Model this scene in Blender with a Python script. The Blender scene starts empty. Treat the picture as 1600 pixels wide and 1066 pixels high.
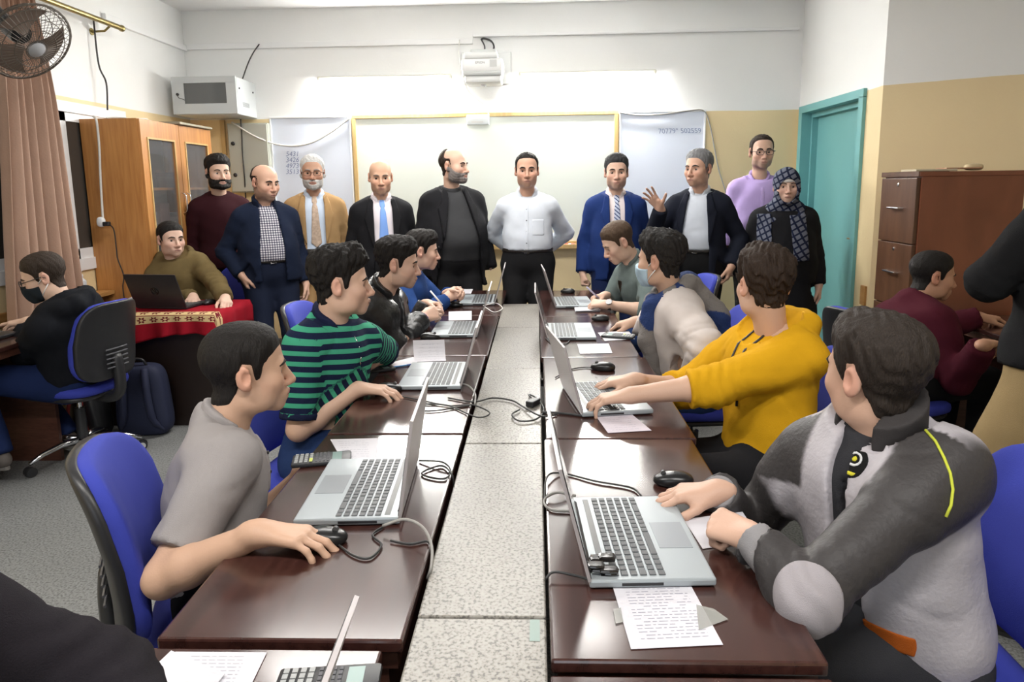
import bpy, bmesh, math, random
import numpy as np
from mathutils import Vector, Matrix

sc = bpy.context.scene
C = sc.collection
R = math.radians

# ------------------------------------------------------------------ camera
F_PX, CX, CY = 1080.0, 800.0, 463.0
PITCH, YAW, ROLL, CAM_Z = R(9.1), R(2.1), R(0.8), 1.5
_f = np.array([-math.sin(YAW)*math.cos(PITCH), math.cos(YAW)*math.cos(PITCH), -math.sin(PITCH)])
_r0 = np.array([math.cos(YAW), math.sin(YAW), 0.0]); _u0 = np.cross(_r0, _f)
_r = _r0*math.cos(ROLL)-_u0*math.sin(ROLL); _u = _u0*math.cos(ROLL)+_r0*math.sin(ROLL)
CAMP = np.array([0.0, 0.0, CAM_Z])
cd = bpy.data.cameras.new('camera'); cam = bpy.data.objects.new('camera', cd); C.objects.link(cam)
cd.sensor_width = 36.0; cd.lens = F_PX/1600*36; cd.shift_y = -(533.0-CY)/1600.0; cd.clip_start = 0.02
cam.matrix_world = Matrix(((_r[0], _u[0], -_f[0], 0), (_r[1], _u[1], -_f[1], 0), (_r[2], _u[2], -_f[2], CAM_Z), (0, 0, 0, 1)))
sc.camera = cam

def ray(x, y): return _f + _r*(x-CX)/F_PX - _u*(y-CY)/F_PX
def PZ(x, y, z):                       # point of a pixel on the level z
    d = ray(x, y); return CAMP + d*(z-CAM_Z)/d[2]
def PY(x, y, Y):                       # point of a pixel at the depth Y
    d = ray(x, y); return CAMP + d*Y/d[1]
def PX(x, y, X):                       # point of a pixel on the plane X
    d = ray(x, y); return CAMP + d*X/d[0]

# ------------------------------------------------------------------ view, world, lights
sc.view_settings.view_transform = 'Standard'; sc.view_settings.look = 'None'
sc.view_settings.gamma = 1.0; sc.view_settings.use_curve_mapping = False
sc.view_settings.exposure = 0.7
w = bpy.data.worlds.new('world'); sc.world = w; w.use_nodes = True
w.node_tree.nodes['Background'].inputs[0].default_value = (0.75, 0.87, 1.0, 1)
w.node_tree.nodes['Background'].inputs[1].default_value = 1.0

def area_light(name, loc, target, sx, sy, power, col=(1, 1, 1)):
    l = bpy.data.lights.new(name, 'AREA'); l.shape = 'RECTANGLE'; l.size = sx; l.size_y = sy; l.energy = power; l.color = col
    o = bpy.data.objects.new(name, l); C.objects.link(o); o.location = loc
    d = Vector(target)-Vector(loc); o.rotation_euler = d.to_track_quat('-Z', 'Y').to_euler()
    return o
# unseen overhead fill lamps added to light the class (fixtures built with the room), daylight from the windows behind
FILL_LAMPS = [(-1.3, 0.5), (0.6, 0.3), (-1.15, 3.9), (-0.1, 4.3)]
for lx, ly in FILL_LAMPS:
    area_light('added_ceiling_fill', (lx, ly, 2.955), (lx, ly, 0), 1.2, 0.12, 27 if ly < 3 else 22, (1.0, 0.97, 0.93))
area_light('window_daylight', (-1.0, -2.85, 1.75), (-0.4, 3.0, 1.0), 3.4, 1.5, 16, (0.96, 0.98, 1.0))

# ------------------------------------------------------------------ materials
MATS = {}
def nodes_of(m): return m.node_tree.nodes, m.node_tree.links
def mat(name, col=(0.8, 0.8, 0.8), rough=0.5, metal=0.0, bump=0.0, bscale=200.0, var=0.0, vscale=8.0, emit=0.0, coat=0.0, alpha=1.0, sheen=0.0, trans=0.0, sss=0.0, spec=0.5, stretch=None):
    if name in MATS: return MATS[name]
    m = bpy.data.materials.new(name); m.use_nodes = True; N, L = nodes_of(m); b = N['Principled BSDF']
    b.inputs['Base Color'].default_value = (*col, 1); b.inputs['Roughness'].default_value = rough; b.inputs['Metallic'].default_value = metal
    b.inputs['Specular IOR Level'].default_value = spec
    if emit: b.inputs['Emission Color'].default_value = (*col, 1); b.inputs['Emission Strength'].default_value = emit
    if coat: b.inputs['Coat Weight'].default_value = coat; b.inputs['Coat Roughness'].default_value = 0.15
    if alpha < 1: b.inputs['Alpha'].default_value = alpha
    if sheen: b.inputs['Sheen Weight'].default_value = sheen
    if trans: b.inputs['Transmission Weight'].default_value = trans
    if sss: b.inputs['Subsurface Weight'].default_value = sss; b.inputs['Subsurface Radius'].default_value = (0.012, 0.005, 0.003); b.inputs['Subsurface Scale'].default_value = 0.6
    co = None
    if bump or var:
        tc = N.new('ShaderNodeTexCoord'); co = tc.outputs['Object']
        if stretch:
            mp = N.new('ShaderNodeMapping'); mp.inputs['Scale'].default_value = stretch; L.new(co, mp.inputs[0]); co = mp.outputs[0]
    if var:
        n = N.new('ShaderNodeTexNoise'); n.inputs['Scale'].default_value = vscale; n.inputs['Detail'].default_value = 4; L.new(co, n.inputs['Vector'])
        mx = N.new('ShaderNodeMix'); mx.data_type = 'RGBA'
        mx.inputs[6].default_value = (*[c*(1-var) for c in col], 1); mx.inputs[7].default_value = (*[min(1, c*(1+var)) for c in col], 1)
        L.new(n.outputs['Fac'], mx.inputs[0]); L.new(mx.outputs[2], b.inputs['Base Color'])
    if bump:
        n = N.new('ShaderNodeTexNoise'); n.inputs['Scale'].default_value = bscale; n.inputs['Detail'].default_value = 3; L.new(co, n.inputs['Vector'])
        bp = N.new('ShaderNodeBump'); bp.inputs['Strength'].default_value = bump; bp.inputs['Distance'].default_value = 0.01; L.new(n.outputs['Fac'], bp.inputs['Height']); L.new(bp.outputs[0], b.inputs['Normal'])
    MATS[name] = m; return m

def wood_mat(name, c1, c2, rough=0.35, scale=(1, 1, 1), coat=0.0, freq=6.0):
    if name in MATS: return MATS[name]
    m = mat(name, c1, rough, coat=coat); N, L = nodes_of(m); b = N['Principled BSDF']
    tc = N.new('ShaderNodeTexCoord'); mp = N.new('ShaderNodeMapping'); mp.inputs['Scale'].default_value = scale; L.new(tc.outputs['Object'], mp.inputs[0])
    n = N.new('ShaderNodeTexNoise'); n.inputs['Scale'].default_value = freq; n.inputs['Detail'].default_value = 6; n.inputs['Distortion'].default_value = 0.4; L.new(mp.outputs[0], n.inputs['Vector'])
    cr = N.new('ShaderNodeValToRGB'); cr.color_ramp.elements[0].position = 0.3; cr.color_ramp.elements[1].position = 0.72
    cr.color_ramp.elements[0].color = (*c1, 1); cr.color_ramp.elements[1].color = (*c2, 1); L.new(n.outputs['Fac'], cr.inputs[0]); L.new(cr.outputs[0], b.inputs['Base Color'])
    bp = N.new('ShaderNodeBump'); bp.inputs['Strength'].default_value = 0.05; bp.inputs['Distance'].default_value = 0.004; L.new(n.outputs['Fac'], bp.inputs['Height']); L.new(bp.outputs[0], b.inputs['Normal'])
    return m

def terrazzo_mat(name, base, dark, light, scale=120.0, rough=0.45, joint=0.0):
    m = mat(name, base, rough); N, L = nodes_of(m); b = N['Principled BSDF']
    tc = N.new('ShaderNodeTexCoord')
    v = N.new('ShaderNodeTexNoise'); v.inputs['Scale'].default_value = scale; v.inputs['Detail'].default_value = 2.0; L.new(tc.outputs['Object'], v.inputs['Vector'])
    cr = N.new('ShaderNodeValToRGB'); e = cr.color_ramp.elements
    e[0].position = 0.36; e[0].color = (*dark, 1); e[1].position = 0.47; e[1].color = (*base, 1); q = e.new(0.62); q.color = (*light, 1)
    L.new(v.outputs['Fac'], cr.inputs[0])
    n2 = N.new('ShaderNodeTexNoise'); n2.inputs['Scale'].default_value = 2.2; n2.inputs['Detail'].default_value = 5; L.new(tc.outputs['Object'], n2.inputs['Vector'])
    mr = N.new('ShaderNodeMapRange'); mr.inputs[3].default_value = 0.82; mr.inputs[4].default_value = 1.12; L.new(n2.outputs['Fac'], mr.inputs[0])
    mx = N.new('ShaderNodeMix'); mx.data_type = 'RGBA'; mx.blend_type = 'MULTIPLY'; mx.inputs[0].default_value = 1.0
    L.new(cr.outputs[0], mx.inputs[6]); L.new(mr.outputs[0], mx.inputs[7]); L.new(mx.outputs[2], b.inputs['Base Color'])
    return m

# ------------------------------------------------------------------ mesh helpers
class MB:
    """collects simple shapes for one mesh object"""
    def __init__(s): s.v = []; s.f = []; s.mi = []
    def add(s, V, F, mi=0):
        o = len(s.v); s.v += [tuple(map(float, p)) for p in V]; s.f += [[i+o for i in f] for f in F]; s.mi += [mi]*len(F); return s
    def box(s, lo, hi, mi=0, bev=0.0):
        (x0, y0, z0), (x1, y1, z1) = lo, hi
        if bev > 0:
            bm = bmesh.new(); bmesh.ops.create_cube(bm, size=1.0)
            bmesh.ops.scale(bm, vec=(x1-x0, y1-y0, z1-z0), verts=bm.verts); bmesh.ops.translate(bm, vec=((x0+x1)/2, (y0+y1)/2, (z0+z1)/2), verts=bm.verts)
            bmesh.ops.bevel(bm, geom=bm.edges[:], offset=bev, segments=2, affect='EDGES', profile=0.5)
            V = [v.co[:] for v in bm.verts]; bm.verts.index_update(); F = [[v.index for v in f.verts] for f in bm.faces]; bm.free()
            return s.add(V, F, mi)
        V = [(x0, y0, z0), (x1, y0, z0), (x1, y1, z0), (x0, y1, z0), (x0, y0, z1), (x1, y0, z1), (x1, y1, z1), (x0, y1, z1)]
        return s.add(V, [[0, 3, 2, 1], [4, 5, 6, 7], [0, 1, 5, 4], [1, 2, 6, 5], [2, 3, 7, 6], [3, 0, 4, 7]], mi)
    def tube(s, pts, r, n=8, mi=0, caps=True):
        P = [np.array(p, float) for p in pts]; rr = r if hasattr(r, '__len__') else [r]*len(P)
        V = []; up = None
        for i, p in enumerate(P):
            t = P[min(i+1, len(P)-1)]-P[max(i-1, 0)]; t = t/(np.linalg.norm(t)+1e-12)
            if up is None: up = np.array([0, 0, 1.]) if abs(t[2]) < 0.9 else np.array([1., 0, 0])
            a = np.cross(up, t); a /= (np.linalg.norm(a)+1e-12); b = np.cross(t, a); up = b
            for k in range(n):
                q = 2*math.pi*k/n; V.append(p+rr[i]*(a*math.cos(q)+b*math.sin(q)))
        F = []
        for i in range(len(P)-1):
            for k in range(n): F.append([i*n+k, i*n+(k+1) % n, (i+1)*n+(k+1) % n, (i+1)*n+k])
        if caps: F.append(list(range(n))[::-1]); F.append([(len(P)-1)*n+k for k in range(n)])
        return s.add(V, F, mi)
    def cyl(s, a, b, r, n=16, mi=0, r2=None): return s.tube([a, b], [r, r if r2 is None else r2], n, mi)
    def lathe(s, prof, n=20, mi=0, c=(0, 0, 0), cap=True):
        V = []; F = []
        for (r, z) in prof:
            for k in range(n): q = 2*math.pi*k/n; V.append((c[0]+r*math.cos(q), c[1]+r*math.sin(q), c[2]+z))
        for i in range(len(prof)-1):
            for k in range(n): F.append([i*n+k, i*n+(k+1) % n, (i+1)*n+(k+1) % n, (i+1)*n+k])
        if cap: F.append(list(range(n))[::-1]); F.append([(len(prof)-1)*n+k for k in range(n)])
        return s.add(V, F, mi)
    def prism(s, poly, axis, a, b, mi=0):
        """polygon (2D) extruded along an axis; poly coords fill the other two axes in order"""
        def P(q, t):
            q = list(q); q.insert(axis, t); return tuple(q)
        n = len(poly); V = [P(q, a) for q in poly]+[P(q, b) for q in poly]
        F = [list(range(n))[::-1], list(range(n, 2*n))]+[[i, (i+1) % n, n+(i+1) % n, n+i] for i in range(n)]
        return s.add(V, F, mi)
    def grid(s, fn, nu, nv, mi=0):
        V = [fn(i/(nu-1), j/(nv-1)) for i in range(nu) for j in range(nv)]
        F = [[i*nv+j, (i+1)*nv+j, (i+1)*nv+j+1, i*nv+j+1] for i in range(nu-1) for j in range(nv-1)]
        return s.add(V, F, mi)
    def mesh(s, name, mats, smooth=False):
        me = bpy.data.meshes.new(name); me.from_pydata(s.v, [], s.f); me.validate(); 
        for m in (mats if isinstance(mats, (list, tuple)) else [mats]): me.materials.append(m)
        if len(me.polygons) == len(s.mi): me.polygons.foreach_set('material_index', s.mi)
        bm = bmesh.new(); bm.from_mesh(me); bmesh.ops.recalc_face_normals(bm, faces=bm.faces); bm.to_mesh(me); bm.free()
        if smooth: me.polygons.foreach_set('use_smooth', [True]*len(me.polygons)); 
        if smooth == 'auto':
            try: me.set_sharp_from_angle(angle=R(38))
            except Exception: pass
        me.update(); return me
    def build(s, name, mats, parent=None, smooth=False, loc=None, rotz=0.0):
        o = bpy.data.objects.new(name, s.mesh(name, mats, smooth)); C.objects.link(o)
        if parent is not None: o.parent = parent
        if loc is not None: o.location = loc
        if rotz: o.rotation_euler[2] = rotz
        return o
def tag(o, label, cat, group=None, kind=None):
    if label: o['label'] = label
    if cat: o['category'] = cat
    if group: o['group'] = group
    if kind: o['kind'] = kind
    return o
def struct(o): o['kind'] = 'structure'; return o
def thing(name, label, cat, loc=(0, 0, 0), rotz=0.0, group=None):
    o = bpy.data.objects.new(name, None); C.objects.link(o); o.location = loc; o.rotation_euler[2] = rotz; o.empty_display_size = 0.05
    return tag(o, label, cat, group)
def copy_tree(o, loc, rotz, label=None, parent=None):
    c = o.copy(); C.objects.link(c); c.parent = parent
    if loc is not None: c.location = loc
    if rotz is not None: c.rotation_euler[2] = rotz
    if label: c['label'] = label
    for ch in o.children: copy_tree(ch, None, None, None, c)
    return c
def spline(pts, n=10):
    """Catmull-Rom through the points"""
    P = [np.array(p, float) for p in pts]; P = [2*P[0]-P[1]]+P+[2*P[-1]-P[-2]]; out = []
    for i in range(1, len(P)-2):
        for k in range(n):
            t = k/n; a, b, c_, d = P[i-1:i+3]
            out.append(0.5*((2*b)+(-a+c_)*t+(2*a-5*b+4*c_-d)*t*t+(-a+3*b-3*c_+d)*t**3))
    out.append(P[-2]); return out
# ================================================================== THE ROOM
YB, XL, XR, ZC, ZS = 6.40, -3.16, 2.34, 3.08, 2.13
def wall_mat():
    m = mat('wall_paint', (0.8, 0.8, 0.8), 0.55); N, L = nodes_of(m); b = N['Principled BSDF']
    tc = N.new('ShaderNodeTexCoord'); sp = N.new('ShaderNodeSeparateXYZ'); L.new(tc.outputs['Object'], sp.inputs[0])
    n = N.new('ShaderNodeTexNoise'); n.inputs['Scale'].default_value = 3.0; n.inputs['Detail'].default_value = 5; L.new(tc.outputs['Object'], n.inputs['Vector'])
    ad = N.new('ShaderNodeMath'); ad.operation = 'MULTIPLY_ADD'; ad.inputs[1].default_value = 0.012; L.new(n.outputs['Fac'], ad.inputs[0]); L.new(sp.outputs['Z'], ad.inputs[2])
    gt = N.new('ShaderNodeMath'); gt.operation = 'GREATER_THAN'; gt.inputs[1].default_value = ZS+0.006; L.new(ad.outputs[0], gt.inputs[0])
    def tint(c1, c2):
        x = N.new('ShaderNodeMix'); x.data_type = 'RGBA'; x.inputs[6].default_value = (*c1, 1); x.inputs[7].default_value = (*c2, 1); L.new(n.outputs['Fac'], x.inputs[0]); return x.outputs[2]
    mx = N.new('ShaderNodeMix'); mx.data_type = 'RGBA'; L.new(gt.outputs[0], mx.inputs[0])
    L.new(tint((0.74, 0.59, 0.34), (0.80, 0.65, 0.38)), mx.inputs[6]); L.new(tint((0.80, 0.81, 0.80), (0.84, 0.85, 0.84)), mx.inputs[7]); L.new(mx.outputs[2], b.inputs['Base Color'])
    n3 = N.new('ShaderNodeTexNoise'); n3.inputs['Scale'].default_value = 60; L.new(tc.outputs['Object'], n3.inputs['Vector'])
    bp = N.new('ShaderNodeBump'); bp.inputs['Strength'].default_value = 0.08; bp.inputs['Distance'].default_value = 0.01; L.new(n3.outputs['Fac'], bp.inputs['Height']); L.new(bp.outputs[0], b.inputs['Normal'])
    return m
WALL = wall_mat()
FLOOR = terrazzo_mat('floor_terrazzo', (0.205, 0.21, 0.205), (0.115, 0.117, 0.115), (0.27, 0.275, 0.27), 110.0, 0.42)
WHITE = mat('white_plastic', (0.82, 0.83, 0.83), 0.35)
ALU = mat('white_aluminium', (0.80, 0.81, 0.82), 0.4)
CHROME = mat('chrome', (0.75, 0.75, 0.76), 0.18, 1.0)
BRASS = mat('brass', (0.30, 0.24, 0.10), 0.35, 1.0)
BLACKP = mat('black_plastic', (0.02, 0.02, 0.022), 0.4)
BLACKC = mat('black_cable', (0.025, 0.025, 0.025), 0.5)
WHITEC = mat('white_cable', (0.65, 0.64, 0.60), 0.5)
GREYC = mat('grey_cable', (0.30, 0.29, 0.27), 0.5)
TEAL = mat('teal_paint', (0.155, 0.40, 0.405), 0.45, bump=0.04, bscale=30, var=0.06, vscale=3)
GLASSD = mat('dark_glass', (0.055, 0.05, 0.045), 0.06)
CREAMWOOD = wood_mat('frame_oak', (0.50, 0.33, 0.13), (0.62, 0.43, 0.19), 0.4, (6, 6, 1))

struct(MB().box((-3.6, -3.2, -0.1), (4.2, 6.6, 0.0)).build('floor', FLOOR))
struct(MB().box((-3.6, -3.2, ZC), (4.2, 6.6, ZC+0.1)).build('ceiling', mat('ceiling_paint', (0.78, 0.78, 0.78), 0.7)))
struct(MB().box((XL-0.2, YB, 0), (XR+0.3, YB+0.15, ZC)).build('wall_back', WALL))
struct(MB().box((XL-0.2, YB-0.012, 0), (XR, YB, 0.085)).build('baseboard_back', terrazzo_mat('skirting_terrazzo', (0.10, 0.10, 0.10), (0.04, 0.04, 0.04), (0.2, 0.2, 0.2), 150, 0.5)))
# left wall with a window opening (Y 3.55-5.35, z 0.96-2.10)
wl = MB()
wl.box((XL-0.2, -3.2, 0), (XL, 3.55, ZC)); wl.box((XL-0.2, 5.35, 0), (XL, YB, ZC))
wl.box((XL-0.2, 3.55, 0), (XL, 5.35, 0.96)); wl.box((XL-0.2, 3.55, 2.10), (XL, 5.35, ZC))
struct(wl.build('wall_left', WALL))
struct(MB().box((XL, -3.0, 0.72), (XL+0.025, 4.80, 0.80), bev=0.006).build('trim_1', wood_mat('rail_wood', (0.35, 0.17, 0.05), (0.48, 0.26, 0.09), 0.4, (8, 1, 8))))
# right wall: door bay, then the wall that turns towards the class
q = PZ(1600, 116, ZS); d2 = np.array([q[0]-XR, q[1]-4.90]); d2 /= np.linalg.norm(d2)
E1 = (XR+d2[0]*2.2, 4.90+d2[1]*2.2)
DY0, DY1, DZ1 = 5.20, 6.29, 2.09
wr = MB()
wr.box((XR, 4.90, 0), (XR+0.2, DY0, ZC)); wr.box((XR, DY1, 0), (XR+0.2, YB, ZC)); wr.box((XR, DY0, DZ1), (XR+0.2, DY1, ZC))
struct(wr.build('wall_right', WALL))
struct(MB().prism([(XR, 4.90), (XR+0.2, 4.90), (E1[0]+0.2, E1[1]), (E1[0], E1[1])], 2, 0, ZC).build('wall_right_turned', WALL))
struct(MB().box((E1[0], -3.2, 0), (E1[0]+0.2, E1[1]+0.05, ZC)).build('wall_right_front', WALL))
struct(MB().box((XR-0.018, 4.93, 0.62), (XR, 5.0, 0.76), bev=0.004).build('trim_2', MATS['rail_wood']))
# rear wall behind the viewer with wide windows
rw = MB(); rw.box((-3.4, -3.2, 0), (4.0, -3.0, 0.95)); rw.box((-3.4, -3.2, 2.55), (4.0, -3.0, ZC)); rw.box((-3.4, -3.2, 0.95), (-2.8, -3.0, 2.55)); rw.box((0.9, -3.2, 0.95), (4.0, -3.0, 2.55))
struct(rw.build('wall_rear', WALL))
# ---- window on the left wall
wn = struct(MB().box((XL-0.06, 3.55, 0.96), (XL+0.02, 5.35, 1.04)).box((XL-0.06, 3.55, 2.03), (XL+0.02, 5.35, 2.10)).box((XL-0.06, 3.55, 1.04), (XL+0.02, 3.62, 2.03)).box((XL-0.06, 5.28, 1.04), (XL+0.02, 5.35, 2.03)).build('window_1', ALU))
for (a, b, dx) in ((3.62, 4.66, -0.035), (4.60, 5.28, -0.005)):
    s = MB()
    s.box((XL+dx-0.015, a, 1.04), (XL+dx+0.012, b, 1.11)).box((XL+dx-0.015, a, 1.97), (XL+dx+0.012, b, 2.03)).box((XL+dx-0.015, a, 1.04), (XL+dx+0.012, a+0.06, 2.03)).box((XL+dx-0.015, b-0.06, 1.04), (XL+dx+0.012, b, 2.03))
    sh = s.build('sash', ALU, wn)
    MB().box((XL+dx-0.006, a+0.05, 1.09), (XL+dx+0.002, b-0.05, 1.99)).build('pane', GLASSD, sh)
MB().box((XL+0.007, 4.615, 1.06), (XL+0.02, 4.635, 1.10), bev=0.003).build('latch', BLACKP, wn)
struct(MB().box((XL-0.19, 3.5, 0.9), (XL-0.12, 5.4, 2.2)).build('wall_outside', mat('outside_brick', (0.10, 0.065, 0.045), 0.9, var=0.3, vscale=12)))
# ---- door
dr = struct(MB().box((XR-0.025, DY0-0.07, 0), (XR+0.16, DY0, DZ1+0.0)).box((XR-0.025, DY1-0.02, 0), (XR+0.16, DY1+0.055, DZ1)).box((XR-0.025, DY0-0.07, DZ1-0.005), (XR+0.16, DY1+0.055, DZ1+0.055)).build('door_1', TEAL))
MB().box((XR+0.06, DY0, DZ1-0.045), (XR+0.16, DY1, DZ1-0.005)).box((XR+0.06, DY1-0.045, 0), (XR+0.16, DY1-0.002, DZ1-0.04)).build('door_stop', TEAL, dr)
MB().box((XR+0.11, DY0, 0.008), (XR+0.155, DY1-0.03, DZ1-0.04)).build('door_leaf', TEAL, dr)
hp = PX(1318, 371, XR+0.06)
MB().box((XR+0.098, DY0+0.06, hp[2]-0.09), (XR+0.11, DY0+0.10, hp[2]+0.09), bev=0.004).tube([(XR+0.11, DY0+0.08, hp[2]), (XR+0.06, DY0+0.08, hp[2]), (XR+0.05, DY0+0.10, hp[2]), (XR+0.05, DY0+0.20, hp[2])], 0.009).build('door_handle', CHROME, dr, 'auto')
# ---- trunking along the walls
struct(MB().box((XL, YB-0.02, 2.745), (-0.55, YB, 2.795), bev=0.004).build('trim_3', WHITE))
struct(MB().box((-0.55, YB-0.03, 2.80), (XR-0.04, YB, 2.825), bev=0.006).build('trim_4', WHITE))
struct(MB().box((XL, 5.2, 2.735), (XL+0.03, YB, 2.785), bev=0.004).build('trim_5', WHITE))

pa, pb_ = PY(345, 188, YB), PY(356, 242, YB); struct(MB().box((pa[0], YB-0.03, pb_[2]), (pb_[0], YB, pa[2]), bev=0.004).build('trim_7', CREAMWOOD))
# ---- fixtures of the added ceiling fill lamps, out of view
FILL_TUBE = mat('fill_tube', (1.0, 0.98, 0.94), 0.3, emit=9.0)
for (lx, ly), cl in zip(FILL_LAMPS, ('above the viewer\'s left', 'above the viewer\'s right', 'between the red cloth table and the left desks', 'above the far end of the partition')):
    t = thing('added_fill_batten', 'added unseen fill batten on the ceiling '+cl, 'lamp', (lx, ly, ZC-0.06), group='added fill battens')
    MB().box((-0.62, -0.05, 0), (0.62, 0.05, 0.06), bev=0.008).build('housing', WHITE, t)
    MB().cyl((-0.6, 0, -0.02), (0.6, 0, -0.02), 0.014, 12).build('tube', FILL_TUBE, t, 'auto')
# ---- two fluorescent battens on the back wall
WTUBE = mat('lit_wall_tube', (1.0, 0.985, 0.95), 0.3, emit=185.0)
FIX = mat('batten_paint', (0.55, 0.53, 0.44), 0.5)
for a, b, lab in (((497, 128), (705, 120), 'lit fluorescent tube batten on the wall between grey rack and projector'), ((811, 119), (1025, 115), 'lit fluorescent tube batten on the wall between projector and teal door')):
    A = PY(*a, YB-0.06); B = PY(*b, YB-0.06); z = (A[2]+B[2])/2; L_ = B[0]-A[0]
    t = thing('wall_batten', lab, 'lamp', (A[0], YB-0.06, z), group='battens on the back wall')
    MB().box((0, -0.028, -0.004), (L_, 0.06, 0.030), bev=0.006).build('housing', FIX, t)
    for xx in (0.012, L_-0.024): MB().box((xx, -0.03, -0.045), (xx+0.012, 0.0, 0.004), bev=0.003).build('lamp_holder', WHITE, t)
    MB().cyl((0.03, -0.018, -0.026), (L_-0.03, -0.018, -0.026), 0.018, 14).build('tube', WTUBE, t, 'auto')

# ---- boards
def text_mesh(name, body, size, mat_, parent=None, loc=(0, 0, 0), rot=(math.pi/2, 0, 0), align='LEFT', extrude=0.0003, shear=0.0):
    cu = bpy.data.curves.new(name, 'FONT'); cu.body = body; cu.size = size; cu.extrude = extrude; cu.align_x = align; cu.resolution_u = 3; cu.shear = shear
    tmp = bpy.data.objects.new(name+'_tmp', cu); C.objects.link(tmp); bpy.context.view_layer.update()
    me = bpy.data.meshes.new_from_object(tmp.evaluated_get(bpy.context.evaluated_depsgraph_get()))
    bpy.data.objects.remove(tmp); bpy.data.curves.remove(cu)
    me.materials.clear(); me.materials.append(mat_); o = bpy.data.objects.new(name, me); C.objects.link(o); o.parent = parent; o.location = loc; o.rotation_euler = rot; return o
INK = mat('marker_ink', (0.22, 0.28, 0.45), 0.6)
def board(name, label, x0, x1, z0, z1, face, frame, fw, yy, dp=0.025):
    t = thing(name, label, 'whiteboard', ((x0+x1)/2, yy, z0)); hw = (x1-x0)/2; h = z1-z0
    MB().box((-hw+fw*0.5, -dp*0.5, fw*0.5), (hw-fw*0.5, -0.002, h-fw*0.5)).build('writing_surface', face, t)
    for i, (lo, hi) in enumerate((((-hw, 0), (hw, fw)), ((-hw, h-fw), (hw, h)), ((-hw, fw), (-hw+fw, h-fw)), ((hw-fw, fw), (hw, h-fw)))):
        MB().box((lo[0], -dp, lo[1]), (hi[0], -0.001, hi[1]), bev=0.003).build('frame_rail', frame, t)
    return t
mb = board('main_whiteboard', 'large greenish white board in a pale wood frame behind the standing men', -1.665, 0.74, 0.955, 2.15, mat('board_greenish', (0.70, 0.74, 0.68), 0.22), CREAMWOOD, 0.035, YB)
MB().box((-1.2, -0.10, -0.03), (1.2, -0.0, -0.005), bev=0.004).box((-1.2, -0.105, -0.03), (1.2, -0.09, 0.01), bev=0.003).build('marker_tray', CREAMWOOD, mb)
BW = mat('board_bluish', (0.73, 0.79, 0.90), 0.25)
lb = board('side_whiteboard', 'bluish whiteboard with a column of faint numbers beside grey electrical panel', -2.42, -1.675, 0.93, 2.145, BW, ALU, 0.014, YB)
rb = board('side_whiteboard', 'bluish whiteboard with one line of digits near the teal door', 0.75, 1.515, 0.93, 2.14, BW, ALU, 0.014, YB)
for k, s in enumerate(('5431', '3426 -', '4973', '3513')):
    p = PY(446, 240+k*9.3, YB-0.014); text_mesh('handwriting', s, 0.062, INK, lb, (p[0]-lb.location[0], -0.014, p[2]-0.93-0.025), shear=0.2)
p = PY(1029, 207, YB-0.014); text_mesh('handwriting', '70779\u00b0 502559', 0.062, INK, rb, (p[0]-rb.location[0], -0.014, p[2]-0.93-0.01), shear=-0.15)
for k, cx in enumerate((878, 888)):
    p = PY(cx, 382, YB-0.06); mk = thing('marker_pen', ('red marker pen on the board tray, nearer the white shirt', 'red marker pen on the board tray, nearer the blue suit')[k], 'marker', (p[0]-0.05, YB-0.06, 0.958-0.001+0.004), group='markers on the tray')
    MB().cyl((0, 0, 0), (0.075, 0, 0), 0.0085, 10).build('barrel', WHITE, mk, 'auto'); MB().cyl((0.075, 0, 0), (0.11, 0, 0), 0.009, 10).build('cap', mat('red_plastic', (0.5, 0.03, 0.04), 0.4), mk, 'auto')
# ---- projector
GREYP = mat('grey_plastic', (0.50, 0.52, 0.51), 0.4); LGREY = mat('light_grey_plastic', (0.68, 0.70, 0.69), 0.4)
pj = thing('projector', 'white ultra short throw projector on a wall bracket above the big board', 'projector', (-0.445, YB, 2.36))
MB().box((-0.215, -0.02, 0.03), (0.235, 0, 0.315), bev=0.012).build('wall_plate', mat('plate_white', (0.72, 0.74, 0.73), 0.3), pj)
MB().box((-0.10, -0.36, 0.235), (0.12, -0.01, 0.275), bev=0.01).build('bracket_arm', GREYP, pj)
bod = MB().box((-0.175, -0.40, 0.085), (0.175, -0.10, 0.20), bev=0.028).build('body', mat('projector_white', (0.80, 0.81, 0.80), 0.35), pj, 'auto')
MB().box((-0.150, -0.405, 0.190), (0.135, -0.16, 0.245), bev=0.018).build('top_cover', LGREY, pj, 'auto')
MB().box((-0.168, -0.395, 0.055), (0.168, -0.12, 0.10), bev=0.015).build('lower_band', GREYP, pj, 'auto')
MB().box((-0.150, -0.38, 0.0), (0.160, -0.12, 0.06), bev=0.02).build('lens_hood', LGREY, pj, 'auto')
MB().box((0.065, -0.404, 0.125), (0.125, -0.399, 0.18)).build('vent_grille', mat('grille', (0.55, 0.56, 0.55), 0.6), bod)
MB().lathe([(0.0, -0.02), (0.022, -0.012), (0.026, 0.008), (0.018, 0.012)], 14, c=(0.0, -0.25, -0.005)).build('lens_knob', WHITE, pj, 'auto')
text_mesh('logo', 'EPSON', 0.026, mat('logo_grey', (0.12, 0.12, 0.13), 0.5), bod, (-0.015, -0.4015, 0.15), align='CENTER')
for pts, r_ in (([(0.0, -0.06, 0.30), (0.0, -0.04, 0.36), (-0.03, -0.025, 0.42)], 0.007), ([(0.055, -0.10, 0.27), (0.085, -0.07, 0.34), (0.06, -0.035, 0.40), (0.0, -0.025, 0.425), (-0.03, -0.025, 0.42)], 0.008), ([(0.06, -0.36, 0.235), (0.10, -0.38, 0.232), (0.13, -0.37, 0.2)], 0.008)):
    MB().tube(spline(pts, 6), r_, 6).build('cable', BLACKC, pj, True)
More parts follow.
